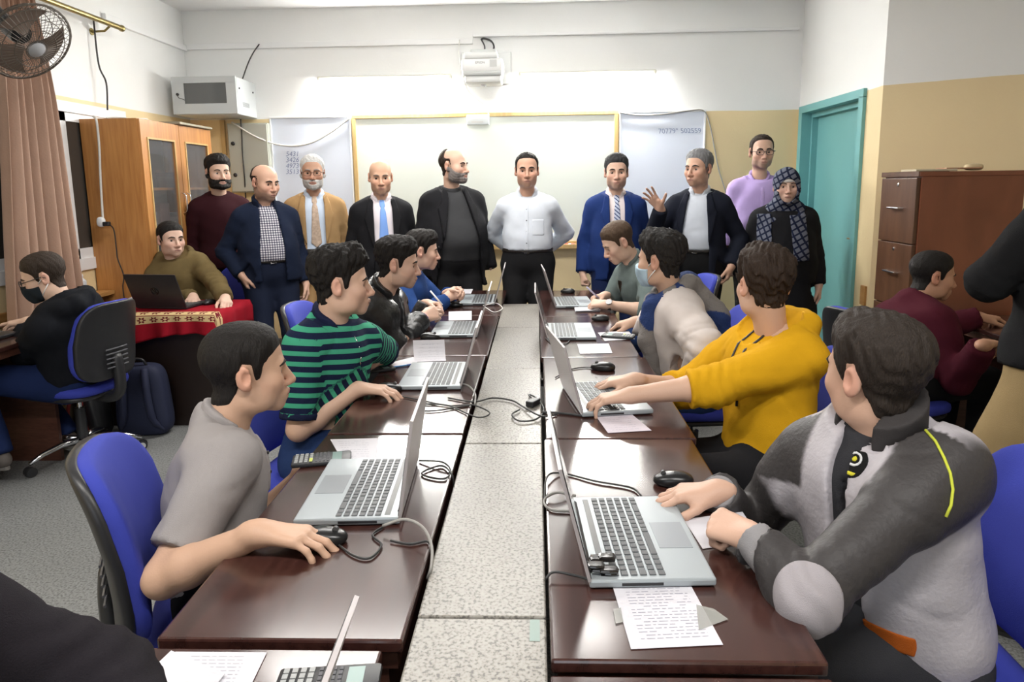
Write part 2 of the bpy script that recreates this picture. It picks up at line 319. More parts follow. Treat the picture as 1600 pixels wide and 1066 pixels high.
# ---- white receiver box under the projector
p = PY(747, 188, YB-0.05)
bx = thing('receiver_box', 'small white wall box hung over the top rail of the big board', 'box', (p[0], YB-0.03, p[2]))
MB().box((-0.10, -0.07, -0.042), (0.10, 0.0, 0.046), bev=0.008).build('case', mat('box_white', (0.74, 0.79, 0.80), 0.35), bx, 'auto'); MB().box((-0.055, -0.0715, -0.026), (0.05, -0.069, -0.012)).build('slot_strip', LGREY, bx)
# ---- wall rack for network gear
rk = thing('network_rack', 'grey wall-mounted network cabinet with dark glass door in the corner', 'cabinet', (-2.81, YB, 2.135))
RK = mat('rack_grey', (0.52, 0.55, 0.56), 0.45); RK2 = mat('rack_grey_light', (0.60, 0.63, 0.64), 0.45)
MB().box((-0.275, -0.395, 0), (0.275, 0, 0.31), bev=0.006).build('body', RK2, rk)
rd = MB().box((-0.285, -0.415, 0.006), (0.27, -0.395, 0.112-0.02)).box((-0.285, -0.415, 0.262), (0.27, -0.395, 0.315)).box((-0.285, -0.415, 0.09), (-0.18, -0.395, 0.264)).box((0.185, -0.415, 0.09), (0.27, -0.395, 0.264)).build('door', RK, rk)
MB().box((-0.19, -0.408, 0.085), (0.19, -0.40, 0.268)).build('pane', mat('smoked_glass', (0.10, 0.105, 0.105), 0.08), rd)
MB().cyl((-0.235, -0.425, 0.17), (-0.235, -0.41, 0.17), 0.012, 10).build('lock', BLACKP, rd); MB().tube(spline([(-0.235, -0.43, 0.165), (-0.22, -0.43, 0.14), (-0.19, -0.43, 0.13), (-0.17, -0.425, 0.12)], 5), 0.003, 5).build('key', BLACKC, rd)
for k in range(5): MB().box((0.2745, -0.30, 0.075+k*0.008), (0.2775, -0.17, 0.079+k*0.008)).build('vent_slot', mat('slot_dark', (0.35, 0.37, 0.38), 0.6), rk)
for yy in (-0.36, -0.07): MB().cyl((0.272, yy, 0.22), (0.281, yy, 0.22), 0.008, 8).build('side_lock', BLACKP, rk)
# ---- electrical panel
ep = thing('electrical_panel', 'flat sage grey electrical panel box with black knobs beside the left whiteboard', 'panel', (-2.59, YB, 1.47))
MB().box((-0.20, -0.075, 0), (0.17, 0, 0.62), bev=0.004).build('box', mat('panel_sage', (0.42, 0.43, 0.37), 0.45), ep)
MB().box((-0.19, -0.088, 0.01), (0.165, -0.075, 0.61), bev=0.003).build('door', mat('panel_sage2', (0.47, 0.48, 0.42), 0.4), ep)
for z in (0.16, 0.44): MB().lathe([(0.018, 0), (0.018, 0.008), (0.009, 0.012), (0.009, 0.022)], 12).build('knob', BLACKP, ep, 'auto', (-0.15, -0.088, z)).rotation_euler = (math.pi/2, 0, 0)
# ---- loose wall cables
def cable(name, label, pts, r_, m, n=8):
    return tag(MB().tube(spline(pts, n), r_, 6).build(name, m, None, True), label, 'cable')
Yc = YB-0.03
cable('wall_cable', 'thick white cable sagging across the top of the left whiteboard', [PY(362, 191, Yc-0.08), PY(400, 214, Yc-0.08), PY(440, 227, Yc), PY(480, 225, Yc), PY(515, 208, Yc), PY(548, 183, Yc)], 0.008, WHITEC)
cable('wall_cable', 'black cable from ceiling trunking down to the grey rack', [PY(405, 69, Yc), PY(396, 82, Yc-0.03), PY(388, 98, Yc-0.06), PY(379, 123, Yc-0.12)], 0.006, BLACKC)
cable('wall_cable', 'black cable hanging below the rack over the electrical panel', [PY(376, 186, Yc-0.08), PY(378, 215, Yc-0.08), PY(379, 240, Yc-0.08), PY(382, 275, Yc-0.08), PY(384, 310, Yc-0.02)], 0.006, BLACKC)
cable('wall_cable', 'grey cable along the top of the right whiteboard and down the cream wall', [PY(968, 176, Yc), PY(1000, 180, Yc), PY(1040, 178, Yc), PY(1075, 173, Yc), PY(1099, 173, Yc), PY(1109, 195, Yc), PY(1116, 230, Yc), PY(1123, 265, Yc), PY(1134, 300, Yc), PY(1142, 330, Yc)], 0.0055, GREYC)
cable('wall_cable', 'thin white cable from projector down to the white receiver box', [PY(718, 62, Yc), PY(717, 85, Yc-0.05), PY(724, 120, Yc-0.1), PY(732, 142, Yc), PY(745, 154, Yc), PY(758, 165, Yc), PY(764, 180, Yc-0.05)], 0.0045, WHITEC)
# ================================================================== FURNITURE
OAK = wood_mat('wardrobe_oak', (0.40, 0.165, 0.045), (0.56, 0.27, 0.085), 0.38, (14, 14, 1.0), freq=3.0)
MAHO = wood_mat('desk_mahogany', (0.030, 0.011, 0.009), (0.062, 0.024, 0.019), 0.20, (14, 1.2, 14), coat=0.4, freq=3.0)
MAHOE = wood_mat('desk_edge', (0.06, 0.022, 0.015), (0.10, 0.04, 0.026), 0.35, (3, 3, 14))
CABW = wood_mat('cabinet_side', (0.17, 0.055, 0.03), (0.25, 0.085, 0.045), 0.30, (2, 10, 1.0), freq=2.5)
CABF = wood_mat('cabinet_drawer', (0.075, 0.033, 0.016), (0.12, 0.055, 0.027), 0.38, (8, 8, 1.2), freq=3)
FABB = mat('chair_fabric', (0.030, 0.045, 0.36), 0.85, bump=0.25, bscale=700, sheen=0.0)
TERR = terrazzo_mat('slab_terrazzo', (0.245, 0.228, 0.20), (0.085, 0.078, 0.07), (0.30, 0.285, 0.255), 150.0, 0.33)

# ---- low terrazzo wall between the two desk rows
lw = tag(MB().box((-0.205, 0.25, 0), (-0.012, 4.52, 0.675)).build('partition_core', mat('partition_plaster', (0.32, 0.30, 0.27), 0.8)), None, None)
lw.name = 'low_partition'; tag(lw, 'low terrazzo topped partition running between the two rows of desks', 'partition')
js = [0.20, 1.155, 2.02, 2.90, 3.78, 4.545]
for i in range(5): MB().box((-0.225, js[i]+0.0018, 0.675), (0.012, js[i+1]-0.0018, 0.719), bev=0.004).build('slab', TERR, lw)
tp = PZ(840, 985, 0.7195)
MB().box((tp[0]-0.014, tp[1]-0.03, 0.7192), (tp[0]+0.004, tp[1]+0.03, 0.7198)).build('tape_scrap', mat('teal_tape', (0.28, 0.36, 0.33), 0.5), lw)

# ---- desks
def desk(x0, x1, y0, y1, label, inner, z=0.73, group='brown desks', name='desk'):
    t = thing(name, label, 'desk', ((x0+x1)/2, (y0+y1)/2, 0), group=group); hx = (x1-x0)/2; hy = (y1-y0)/2
    MB().box((-hx, -hy, z-0.026), (hx, hy, z), bev=0.005).build('top', MAHO, t)
    MB().box((-hx+0.012, -hy+0.012, z-0.062), (hx-0.012, hy-0.012, z-0.026)).build('apron', MAHOE, t)
    for s in (-1, 1): MB().box((-hx+0.03, s*(hy-0.03)-0.012, 0.0), (hx-0.03, s*(hy-0.03)+0.012, z-0.06)).build('side_panel', MAHOE, t)
    MB().box((inner*(hx-0.045)-0.009, -hy+0.045, 0.18), (inner*(hx-0.045)+0.009, hy-0.045, z-0.06)).build('modesty_panel', MAHOE, t)
    return t
LX0, LX1, RX0, RX1 = -0.668, -0.236, 0.018, 0.468
edges = [1.068, 2.075, 3.09, 4.085, 5.10]
LD = ['brown desk under the grey polo boy\'s laptop and calculator', 'brown desk of the boy in green striped polo', 'brown desk of the boy in black leather jacket', 'brown desk of the boy in blue sweater']
RD = ['brown desk of the boy in grey and silver jacket', 'brown desk of the boy in yellow hoodie', 'brown desk of the boy with the striped scarf', 'brown desk of the boy writing in grey-green shirt']
lox = [0, -0.002, 0.006, 0.012]; rox = [0, 0.006, -0.003, 0.0]
for i in range(4):
    desk(LX0+lox[i], LX1+lox[i], edges[i]+0.003, edges[i+1]-0.008, LD[i], 1, 0.73)
    desk(RX0+rox[i], RX1+rox[i]+(0.01 if i == 1 else 0), edges[i]-0.045+0.003, edges[i+1]-0.045-0.003, RD[i], -1, 0.73)
desk(-0.70, -0.268, 0.06, 1.06, 'brown desk at the bottom left below the grey polo boy', 1, 0.722)
desk(0.016, 0.466, 0.02, 1.012, 'brown desk at the bottom edge in front of the silver jacket boy', -1, 0.715)
desk(-3.13, -2.66, 2.50, 3.66, 'brown desk by the curtain where the masked boy works', -1, 0.74, name='side_desk')
desk(2.27, 2.90, 2.75, 3.92, 'dark desk beside the filing cabinet with a paper on it', 1, 0.74, name='side_desk')

# ---- swivel chairs
def superell(a, b, c, e1=0.35, e2=0.35, n=28, m=14, warp=None):
    sp = lambda x, e: math.copysign(abs(x)**e, x); V = []; F = []
    for i in range(m+1):
        ph = -math.pi/2+math.pi*i/m
        for k in range(n):
            th = 2*math.pi*k/n; p = (a*sp(math.cos(ph), e1)*sp(math.cos(th), e2), b*sp(math.cos(ph), e1)*sp(math.sin(th), e2), c*sp(math.sin(ph), e1))
            V.append(warp(*p) if warp else p)
    for i in range(m):
        for k in range(n): F.append([i*n+k, i*n+(k+1) % n, (i+1)*n+(k+1) % n, (i+1)*n+k])
    return V, F
def make_chair():
    t = thing('swivel_chair', 'blue fabric swivel chair', 'chair', group='blue swivel chairs')
    V, F = superell(0.225, 0.215, 0.035, 0.5, 0.55, 32, 12, lambda x, y, z: (x, y, z+0.43+0.25*x*x-(0.6*(y-0.1)**2 if y > 0.1 else 0)))
    MB().add(V, F).build('seat', FABB, t, True)
    V, F = superell(0.21, 0.20, 0.02, 0.5, 0.5, 24, 8, lambda x, y, z: (x, y, z+0.395+0.2*x*x))
    MB().add(V, F).build('seat_pan', BLACKP, t, True)
    def bw(off, wide):
        def f(x, y, z):            # plate in x,z curved round the sitter, tapering upward
            tz = (z+0.21)/0.42; ww = 1.0-0.16*abs(tz-0.42)**2*2-0.10*max(0, tz-0.6)
            return (x*ww, y-0.215-off+0.9*x*x-0.10*(tz-0.35)**2*1.2-0.03*tz, z+0.70)
        return f
    def plate(a, b, c):
        V, F = superell(a, c, b, 0.5, 0.55, 36, 16); return [(x, z, y) for x, y, z in V], F
    V, F = superell(0.215, 0.03, 0.215, 0.45, 0.5, 36, 18)
    V = [bw(0.0, 0)(x, y, z) for x, y, z in V]; MB().add(V, F).build('backrest', FABB, t, True)
    V, F = superell(0.213, 0.022, 0.213, 0.4, 0.5, 36, 18)
    V = [bw(0.026, 0)(x, y, z) for x, y, z in V]; sh = MB().add(V, F).build('back_shell', BLACKP, t, True)
    for k in range(5): MB().tube([(x, -0.215-0.054+0.9*x*x-0.02, 0.555+k*0.025) for x in np.linspace(-0.075, 0.075, 5)], 0.004, 5).build('rib', mat('shell_rib', (0.10, 0.10, 0.11), 0.4), sh)
    MB().tube(spline([(0, -0.05, 0.385), (0, -0.2, 0.37), (0, -0.275, 0.41), (0, -0.285, 0.52), (0, -0.275, 0.62)], 5), [0.03]*20+[0.025], 8).build('back_bracket', BLACKP, t, True)
    MB().cyl((0, 0, 0.10), (0, 0, 0.30), 0.028, 16).build('lift_sleeve', BLACKP, t, 'auto'); MB().cyl((0, 0, 0.29), (0, 0, 0.39), 0.014, 12).build('gas_lift', CHROME, t, 'auto')
    MB().lathe([(0.035, 0.075), (0.045, 0.085), (0.045, 0.12), (0.03, 0.13)], 18).build('base_hub', CHROME, t, 'auto')
    for k in range(5):
        a = R(72*k+20); c, s = math.cos(a), math.sin(a)
        lg = MB().tube([(c*u, s*u, z) for u, z in ((0.03, 0.115), (0.12, 0.118), (0.22, 0.098), (0.29, 0.07))], [0.019, 0.017, 0.014, 0.011], 10).build('base_leg', CHROME, t, True)
        w_ = MB(); 
        for d in (-0.013, 0.013): w_.cyl((c*0.29-s*(d-0.008), s*0.29+c*(d-0.008), 0.027), (c*0.29-s*(d+0.008), s*0.29+c*(d+0.008), 0.027), 0.0268, 14)
        w_.build('caster', BLACKP, lg, 'auto')
        cp = MB(); cp.cyl((c*0.29+s*0.022, s*0.29-c*0.022, 0.027), (c*0.29+s*0.024, s*0.29-c*0.024, 0.027), 0.018, 12).build('caster_cap', mat('cap_grey', (0.5, 0.5, 0.5), 0.4), lg)
    return t
proto = make_chair(); CH_N = [0]
def chair(x, y, theta, label):
    """theta: heading of the sitter, degrees clockwise from +Y"""
    rz = -R(theta)
    if CH_N[0] == 0: proto.location = (x, y, 0); proto.rotation_euler[2] = rz; proto['label'] = label; CH_N[0] = 1; return proto
    return copy_tree(proto, (x, y, 0), rz, label)

# ---- laptops
SILV = mat('laptop_silver', (0.36, 0.395, 0.415), 0.36, 0.25, spec=0.5); LIDM = mat('laptop_lid', (0.42, 0.39, 0.39), 0.4, 0.2)
KEYM = mat('laptop_key', (0.085, 0.09, 0.095), 0.5); SCRM = mat('laptop_screen', (0.012, 0.013, 0.015), 0.12); BEZ = mat('laptop_bezel', (0.02, 0.02, 0.022), 0.4)
PADM = mat('touchpad', (0.27, 0.29, 0.31), 0.32, 0.25); DARKL = mat('dark_laptop', (0.045, 0.045, 0.05), 0.35, 0.4)
LW, LD_, LT = 0.362, 0.245, 0.019
KEY_ME = {}
def key_mesh(w_):
    k = round(w_, 4)
    if k not in KEY_ME: KEY_ME[k] = MB().box((-w_/2, -0.0068, 0), (w_/2, 0.0068, 0.0022), bev=0.0011).mesh('key', KEYM)
    return KEY_ME[k]
def laptop(x, y, z, rotz, label, openang=108, keys='stuff', dark=False, logo=False):
    """rotz = heading (clockwise from +Y) in which the user looks at the screen"""
    t = thing('laptop', label, 'laptop', (x, y, z), -R(rotz), 'laptops')
    sm = DARKL if dark else SILV
    b = MB().box((-LW/2, -LD_/2, 0.003), (LW/2, LD_/2, LT), bev=0.004).build('base', sm, t)
    MB().box((-LW/2+0.01, -LD_/2+0.01, 0.0), (LW/2-0.01, LD_/2-0.01, 0.005)).build('base_plate', BLACKP, t)
    MB().box((-LW/2-0.0006, -0.02, 0.007), (-LW/2+0.002, 0.06, 0.013)).build('port_strip', BEZ, b); MB().box((LW/2-0.002, -0.02, 0.007), (LW/2+0.0006, 0.07, 0.013)).build('port_strip', BEZ, b)
    MB().box((-0.065, -0.108, LT), (0.045, -0.038, LT+0.0007)).build('touchpad', PADM, b)
    MB().box((-0.165, 0.085, LT), (0.165, 0.098, LT+0.0006)).build('speaker_strip', BEZ if not dark else BLACKP, b)
    rows = []
    px, py0 = 0.0188, 0.070
    for r_ in range(6):
        yy = py0-r_*0.0182; xx = -0.166; n = 0
        lay = [0.0155]*18
        if r_ == 5: lay = [0.0155, 0.0155, 0.0155, 0.0155, 0.0155+0.0188*4, 0.0155, 0.0155, 0.0155, 0.0155, 0.0155, 0.0155*2+0.0033, 0.0155, 0.0155]
        if r_ == 3: lay = [0.0155+0.0094]+[0.0155]*11+[0.0155+0.0094]+[0.0155]*4
        for w_ in lay:
            rows.append((xx+w_/2, yy, w_)); xx += w_+0.0033
    if keys == 'parts':
        for (kx, ky, w_) in rows:
            o = bpy.data.objects.new('key', key_mesh(w_)); C.objects.link(o); o.parent = b; o.location = (kx, ky, LT)
    else:
        km = MB()
        for (kx, ky, w_) in rows: km.box((kx-w_/2, ky-0.0072, LT), (kx+w_/2, ky+0.0072, LT+0.002))
        km.build('keys', KEYM, b)['kind'] = 'stuff'
    # lid in its own frame: local y up the screen, hinged at the back edge
    a = R(openang); oy, oz = LD_/2-0.004, LT-0.002
    def L(px_, h, d): return (px_, oy-math.cos(a)*h+math.sin(a)*d, oz+math.sin(a)*h+math.cos(a)*d)
    def lbox(x0, x1, h0, h1, d0, d1): 
        V = [L(x_, h, d) for d in (d0, d1) for (x_, h) in ((x0, h0), (x1, h0), (x1, h1), (x0, h1))]
        return V, [[0, 3, 2, 1], [4, 5, 6, 7], [0, 1, 5, 4], [1, 2, 6, 5], [2, 3, 7, 6], [3, 0, 4, 7]]
    lid = MB().add(*lbox(-LW/2, LW/2, 0.0, 0.236, 0.0, 0.0065)).build('lid', DARKL if dark else LIDM, t)
    MB().add(*lbox(-LW/2+0.004, LW/2-0.004, 0.004, 0.232, -0.0015, 0.0)).build('bezel', BEZ, lid)
    MB().add(*lbox(-0.168, 0.168, 0.022, 0.212, -0.0019, -0.0015)).build('screen', SCRM, lid)
    MB().cyl((-0.15, oy, oz), (0.15, oy, oz), 0.0065, 8).build('hinge', BEZ, t, 'auto')
    if logo:
        ring = [L(0.024*math.cos(q), 0.118+0.024*math.sin(q), 0.0072) for q in np.linspace(0, 2*math.pi, 25)]
        lm = mat('logo_dark', (0.012, 0.012, 0.013), 0.25); g = MB().tube(ring, 0.0035, 6)
        for sx in (-0.006, 0.006): g.tube([L(sx-0.004, 0.10, 0.0072), L(sx+0.004, 0.136, 0.0072)], 0.0025, 5)
        g.build('logo', lm, lid)
    return t
def mouse(x, y, z, heading, label, m=None):
    t = thing('computer_mouse', label, 'mouse', (x, y, z), -R(heading), 'black mice')
    V, F = superell(0.030, 0.052, 0.019, 0.8, 0.85, 24, 12, lambda x_, y_, z_: (x_*(1-0.12*(y_/0.052)), y_, max(z_, -0.010)*(1.25 if z_ > 0 else 1)*(1-0.22*(y_/0.052 if y_ > 0 else 0))+0.0105))
    MB().add(V, F).build('shell', m or mat('mouse_black', (0.012, 0.012, 0.013), 0.28), t, True)
    MB().cyl((-0.004, 0.026, 0.031), (0.004, 0.026, 0.031), 0.007, 10).build('scroll_wheel', mat('wheel_grey', (0.06, 0.06, 0.06), 0.5), t, 'auto')
    return t
PAPER = mat('paper', (0.62, 0.61, 0.65), 0.7); PRINT = mat('print_ink', (0.36, 0.36, 0.42), 0.8)
def paper(name, label, corners, z=0.7315, lines=0, curl=0.0, seed=0, th=0.0006, cat='paper', m=None, pw=0.8):
    """corners: 4 pixels near-left, near-right, far-right, far-left on the level z"""
    P = [PZ(px, py, z) for px, py in corners]; c0 = sum(P)/4
    def f(u, v, dz=0.0):
        p = (1-v)*((1-u)*P[0]+u*P[1])+v*((1-u)*P[3]+u*P[2]); return (p[0]-c0[0], p[1]-c0[1], dz+curl*(v**2.2))
    g = MB().grid(lambda u, v: f(u, v, th), 5, 9); g.grid(lambda u, v: f(u, v, 0.0), 5, 9)
    o = tag(g.build(name, m or PAPER, None, False, (c0[0], c0[1], z)), label, cat, 'papers on the desks')
    if lines:
        rnd = random.Random(seed); g = MB()
        for k in range(lines):
            v0 = 0.12+0.76*k/max(1, lines-1); u = 0.14
            while u < pw:
                w_ = rnd.uniform(0.03, 0.11)
                if rnd.random() < 0.85:
                    g.add([f(u, v0, th+0.0004), f(min(pw, u+w_), v0, th+0.0004), f(min(pw, u+w_), v0+0.009, th+0.0004), f(u, v0+0.009, th+0.0004)], [[0, 1, 2, 3]])
                u += w_+0.025
        g.build('printed_lines', PRINT, o)['kind'] = 'stuff'
    return o
CALC = mat('calc_body', (0.022, 0.023, 0.026), 0.45); CALS = mat('calc_screen', (0.22, 0.32, 0.30), 0.3); CALK = mat('calc_key', (0.35, 0.36, 0.36), 0.5); CALK2 = mat('calc_key_dark', (0.08, 0.08, 0.09), 0.5)
def calculator(x, y, z, heading, label):
    t = thing('calculator', label, 'calculator', (x, y, z), -R(heading), 'calculators')
    MB().box((-0.039, -0.082, 0), (0.039, 0.082, 0.013), bev=0.006).build('body', CALC, t, 'auto')
    MB().box((-0.029, 0.030, 0.0128), (0.029, 0.056, 0.0138)).build('display', CALS, t)
    g = MB(); g2 = MB()
    for r_ in range(4):
        for k in range(5): g.box((-0.032+k*0.0132, -0.073+r_*0.0135, 0.0125), (-0.032+k*0.0132+0.0105, -0.073+r_*0.0135+0.0088, 0.0152))
    for r_ in range(4):
        for k in range(6): g2.box((-0.032+k*0.011, -0.016+r_*0.0105, 0.0125), (-0.032+k*0.011+0.0085, -0.016+r_*0.0105+0.006, 0.0148))
    g.build('number_keys', CALK, t)['kind'] = 'stuff'; g2.build('function_keys', CALK2, t)['kind'] = 'stuff'
    MB().box((0.0075, -0.0325, 0.0150), (0.032, -0.0235, 0.0156)).build('yellow_keys', mat('calc_yellow', (0.55, 0.62, 0.12), 0.5), t)
    return t
# right row laptops: their back corners measured on the desks
def lap_from(pa, pb, side, z=0.7495):
    """pixels of the two corners of the user-side edge (near, far) -> centre and heading"""
    a, b = PZ(*pa, z), PZ(*pb, z); m_ = (a+b)/2; d = b-a; d = d[:2]/np.linalg.norm(d[:2])
    fw = np.array([-d[1], d[0]]) if side < 0 else np.array([d[1], -d[0]])       # towards the screen
    c = m_[:2]+fw*LD_/2; th = math.degrees(math.atan2(fw[0], fw[1])); return c[0], c[1], th
ZD = 0.7305
c = lap_from((1117, 898), (1052, 778), -1); laptop(c[0], c[1], ZD, c[2], 'silver open laptop nearest right, taped hinge, before the silver jacket boy', 104, 'parts')
c = lap_from((1022, 640), (975, 593), -1); laptop(c[0], c[1], ZD, c[2], 'silver open laptop under the yellow hoodie boy\'s hand', 105)
c = lap_from((933, 528), (923, 503), -1); laptop(c[0], c[1], ZD, c[2], 'silver open laptop before the boy with striped scarf', 105)
c = lap_from((930, 478), (917, 462), -1); laptop(c[0], c[1], ZD, c[2], 'silver open laptop before the boy in grey-green shirt', 107)
c = lap_from((462, 805), (513, 722), 1); laptop(c[0], c[1], ZD, c[2], 'silver open laptop before the grey polo boy beside a calculator', 99, 'parts')
c = lap_from((621, 602), (643, 567), 1); laptop(c[0], c[1], ZD, c[2], 'silver open laptop before the boy in green striped polo', 106)
c = lap_from((671, 523), (684, 502), 1); laptop(c[0], c[1], ZD, c[2], 'silver open laptop before the boy in leather jacket', 106)
c = lap_from((714, 474), (722, 460), 1); laptop(c[0], c[1], ZD, c[2], 'silver open laptop before the boy in blue sweater', 106)
c = PZ(500, 1075, 0.735); laptop(-0.440, 0.655, 0.7225, 88, 'half seen laptop at the bottom edge below the grey polo boy', 110)

# ---- wardrobe
wd = thing('wardrobe', 'tall orange oak wardrobe with two glass doors against the left wall', 'wardrobe', (-3.15, 4.80, 0))
WX, WY, WZ = 0.40, 1.06, 1.995
MB().box((0, 0, 0), (WX, 0.02, WZ)).build('side_panel', OAK, wd); MB().box((0, WY-0.02, 0), (WX, WY, WZ)).build('side_panel', OAK, wd)
MB().box((0, 0.02, WZ-0.02), (WX, WY-0.02, WZ)).build('top_panel', OAK, wd); MB().box((0, 0.02, 0.0), (0.01, WY-0.02, WZ-0.02)).build('back_panel', mat('wardrobe_inside', (0.10, 0.06, 0.035), 0.7), wd)
for z in (0.10, 0.86, 1.18, 1.52): MB().box((0.01, 0.02, z-0.018), (WX-0.03, WY-0.02, z)).build('shelf', OAK, wd)
GLW = mat('wardrobe_glass', (0.22, 0.22, 0.22), 0.05, alpha=0.28)
for k in range(2):
    y0, y1 = 0.004+k*WY/2, WY/2-0.004+k*WY/2; dz0, dz1 = 0.06, WZ-0.004; g0, g1 = 0.96, 1.86; fw = 0.085
    d = MB().box((WX, y0, dz0), (WX+0.02, y0+fw, dz1)).box((WX, y1-fw, dz0), (WX+0.02, y1, dz1)).box((WX, y0+fw, g1), (WX+0.02, y1-fw, dz1)).box((WX, y0+fw, dz0), (WX+0.02, y1-fw, g0)).build('door', OAK, wd)
    MB().box((WX+0.006, y0+fw-0.004, g0-0.004), (WX+0.011, y1-fw+0.004, g1+0.004)).build('pane', GLW, d)
    MB().box((WX+0.018, y0+fw-0.012, g0-0.012), (WX+0.026, y0+fw, g1+0.012)).box((WX+0.018, y1-fw, g0-0.012), (WX+0.026, y1-fw+0.012, g1+0.012)).box((WX+0.018, y0+fw, g1), (WX+0.026, y1-fw, g1+0.012)).box((WX+0.018, y0+fw, g0-0.012), (WX+0.026, y1-fw, g0)).build('bead', CREAMWOOD, d)
    hy = (y1-0.03) if k == 0 else (y0+0.03)
    MB().tube(spline([(WX+0.02, hy, 1.32), (WX+0.05, hy, 1.34), (WX+0.055, hy, 1.40), (WX+0.05, hy, 1.46), (WX+0.02, hy, 1.48)], 5), 0.005, 6).build('handle', CHROME, d, True)
MB().box((0.02, 0.02, 0), (WX, WY-0.02, 0.06)).build('plinth', OAK, wd)
# contents behind the glass
fn = thing('desk_fan', 'black round desk fan on the wardrobe shelf behind the near glass door', 'fan', (-2.93, 5.07, 1.52))
MB().lathe([(0.10, 0), (0.09, 0.015), (0.02, 0.02), (0.015, 0.10)], 16).build('base', BLACKP, fn, 'auto'); MB().add(*superell(0.05, 0.12, 0.12, 0.9, 0.9, 20, 12, lambda x_, y_, z_: (x_, y_, z_+0.19))).build('fan_head', BLACKP, fn, True)
for k, (yy, z, sx, hh, col) in enumerate(((5.05, 1.18, 0.20, 0.16, (0.25, 0.24, 0.23)), (5.27, 1.18, 0.13, 0.22, (0.18, 0.08, 0.07)), (5.55, 1.18, 0.16, 0.14, (0.5, 0.5, 0.5)), (5.6, 1.52, 0.18, 0.12, (0.3, 0.3, 0.32)))):
    b = thing('carton', ('grey carton on the wardrobe middle shelf under the desk fan', 'maroon carton on the wardrobe middle shelf', 'pale carton on the wardrobe middle shelf behind the far door', 'slate carton on the wardrobe upper shelf behind the far door')[k], 'box', (-2.95, yy, z), group='cartons in the wardrobe')
    MB().box((-0.09, -sx/2, 0), (0.09, sx/2, hh), bev=0.004).build('carton_body', mat('carton_%d' % k, col, 0.7), b); MB().box((-0.09, -sx/2-0.001, hh-0.03), (0.0905, sx/2+0.001, hh+0.001)).build('flap', mat('carton_flap_%d' % k, tuple(x_*0.8 for x_ in col), 0.7), b)
# on top of it
tag(MB().box((-2.98, 5.30, 1.996), (-2.70, 5.84, 2.012), bev=0.003).box((-2.98, 5.30, 2.012), (-2.715, 5.84, 2.016)).build('flat_panel', mat('panel_olive', (0.30, 0.27, 0.20), 0.6)), 'flat grey-brown panel lying on top of the wardrobe', 'panel')
rnd = random.Random(3); pts = []
for k in range(40):
    t_ = k/39; a = t_*26; pts.append((-3.0+0.10*math.cos(a)*(0.6+0.4*math.sin(a*0.37))+0.1*t_, 4.95+0.75*t_+0.07*math.sin(a*1.1), 2.004+0.022*abs(math.sin(a*0.7))))
cable('coiled_cable', 'tangled cream cable lying on top of the wardrobe', pts, 0.006, WHITEC, 4)
# extension cord down the side panel
Yw = 4.79
ex = thing('extension_socket', 'white round socket on a cord hanging on the wardrobe side', 'socket', tuple(PY(158, 347, Yw-0.03)))
P0 = np.array(ex.location)
def rel(p): return tuple(np.array(p)-P0)
MB().tube(spline([rel(PY(146, 182, Yw-0.005)), rel(PY(151, 190, Yw-0.02)), rel(PY(155, 230, Yw-0.015)), rel(PY(157, 280, Yw-0.015)), rel(PY(160, 330, Yw-0.02)), rel(PY(161, 343, Yw-0.03))], 8), 0.008, 8).build('cord', WHITEC, ex, True)
MB().add(*superell(0.030, 0.018, 0.036, 0.8, 0.8, 18, 10)).build('socket_shell', WHITE, ex, True)
MB().box((0.018, -0.02, -0.028), (0.065, 0.01, 0.002), bev=0.006).build('plug', BLACKP, ex)
MB().tube(spline([(0.06, -0.005, -0.015)]+[rel(PY(px, py, Yw-0.012)) for px, py in ((178, 360), (182, 390), (184, 405), (193, 430), (192, 448), (194, 466))], 8), 0.004, 6).build('lead', BLACKC, ex, True)
# ---- filing cabinet
fc = thing('filing_cabinet', 'reddish brown wooden filing cabinet with chrome pulls by the right wall', 'cabinet', (2.13, 3.98, 0))
FX, FY, FZ = 0.58, 0.41, 1.545
MB().box((0.02, 0, 0), (FX, FY, FZ-0.028)).build('carcass', CABW, fc); MB().box((0.0, -0.006, FZ-0.028), (FX+0.006, FY+0.006, FZ), bev=0.004).build('top', CABW, fc)
MB().box((-0.004, -0.004, FZ-0.026), (0.16, FY+0.004, FZ+0.002)).build('top_edge', CABF, fc)
for k in range(4):
    z1 = FZ-0.034-k*0.378; z0 = z1-0.372
    d = MB().box((-0.004, 0.012, z0), (0.02, FY-0.005, z1), bev=0.003).build('drawer', CABF, fc)
    MB().tube([(-0.004, 0.14, z0+0.20), (-0.028, 0.14, z0+0.20), (-0.028, 0.27, z0+0.20), (-0.004, 0.27, z0+0.20)], 0.006, 8).build('pull', CHROME, d, 'auto')
    MB().lathe([(0.011, 0), (0.011, 0.004), (0.006, 0.006)], 12, c=(0, 0, 0)).build('lock', CHROME, d, 'auto', (-0.004, 0.205, z0+0.335)).rotation_euler = (0, -math.pi/2, 0)
pk = thing('paper_packet', 'pale paper packets on top of the filing cabinet', 'papers', (2.24, 4.12, FZ+0.002))
MB().box((-0.09, -0.07, 0), (0.14, 0.10, 0.012), bev=0.003).build('envelope', mat('envelope', (0.55, 0.48, 0.34), 0.7), pk); MB().box((0.10, -0.03, 0.012), (0.30, 0.08, 0.02), bev=0.003).build('folded_sheet', mat('folded', (0.45, 0.25, 0.15), 0.7), pk); MB().add(*superell(0.05, 0.03, 0.02, 0.7, 0.7, 14, 8, lambda x_, y_, z_: (x_+0.28, y_+0.02, z_+0.022))).build('tape_ball', mat('tape', (0.62, 0.50, 0.30), 0.5), pk, True)
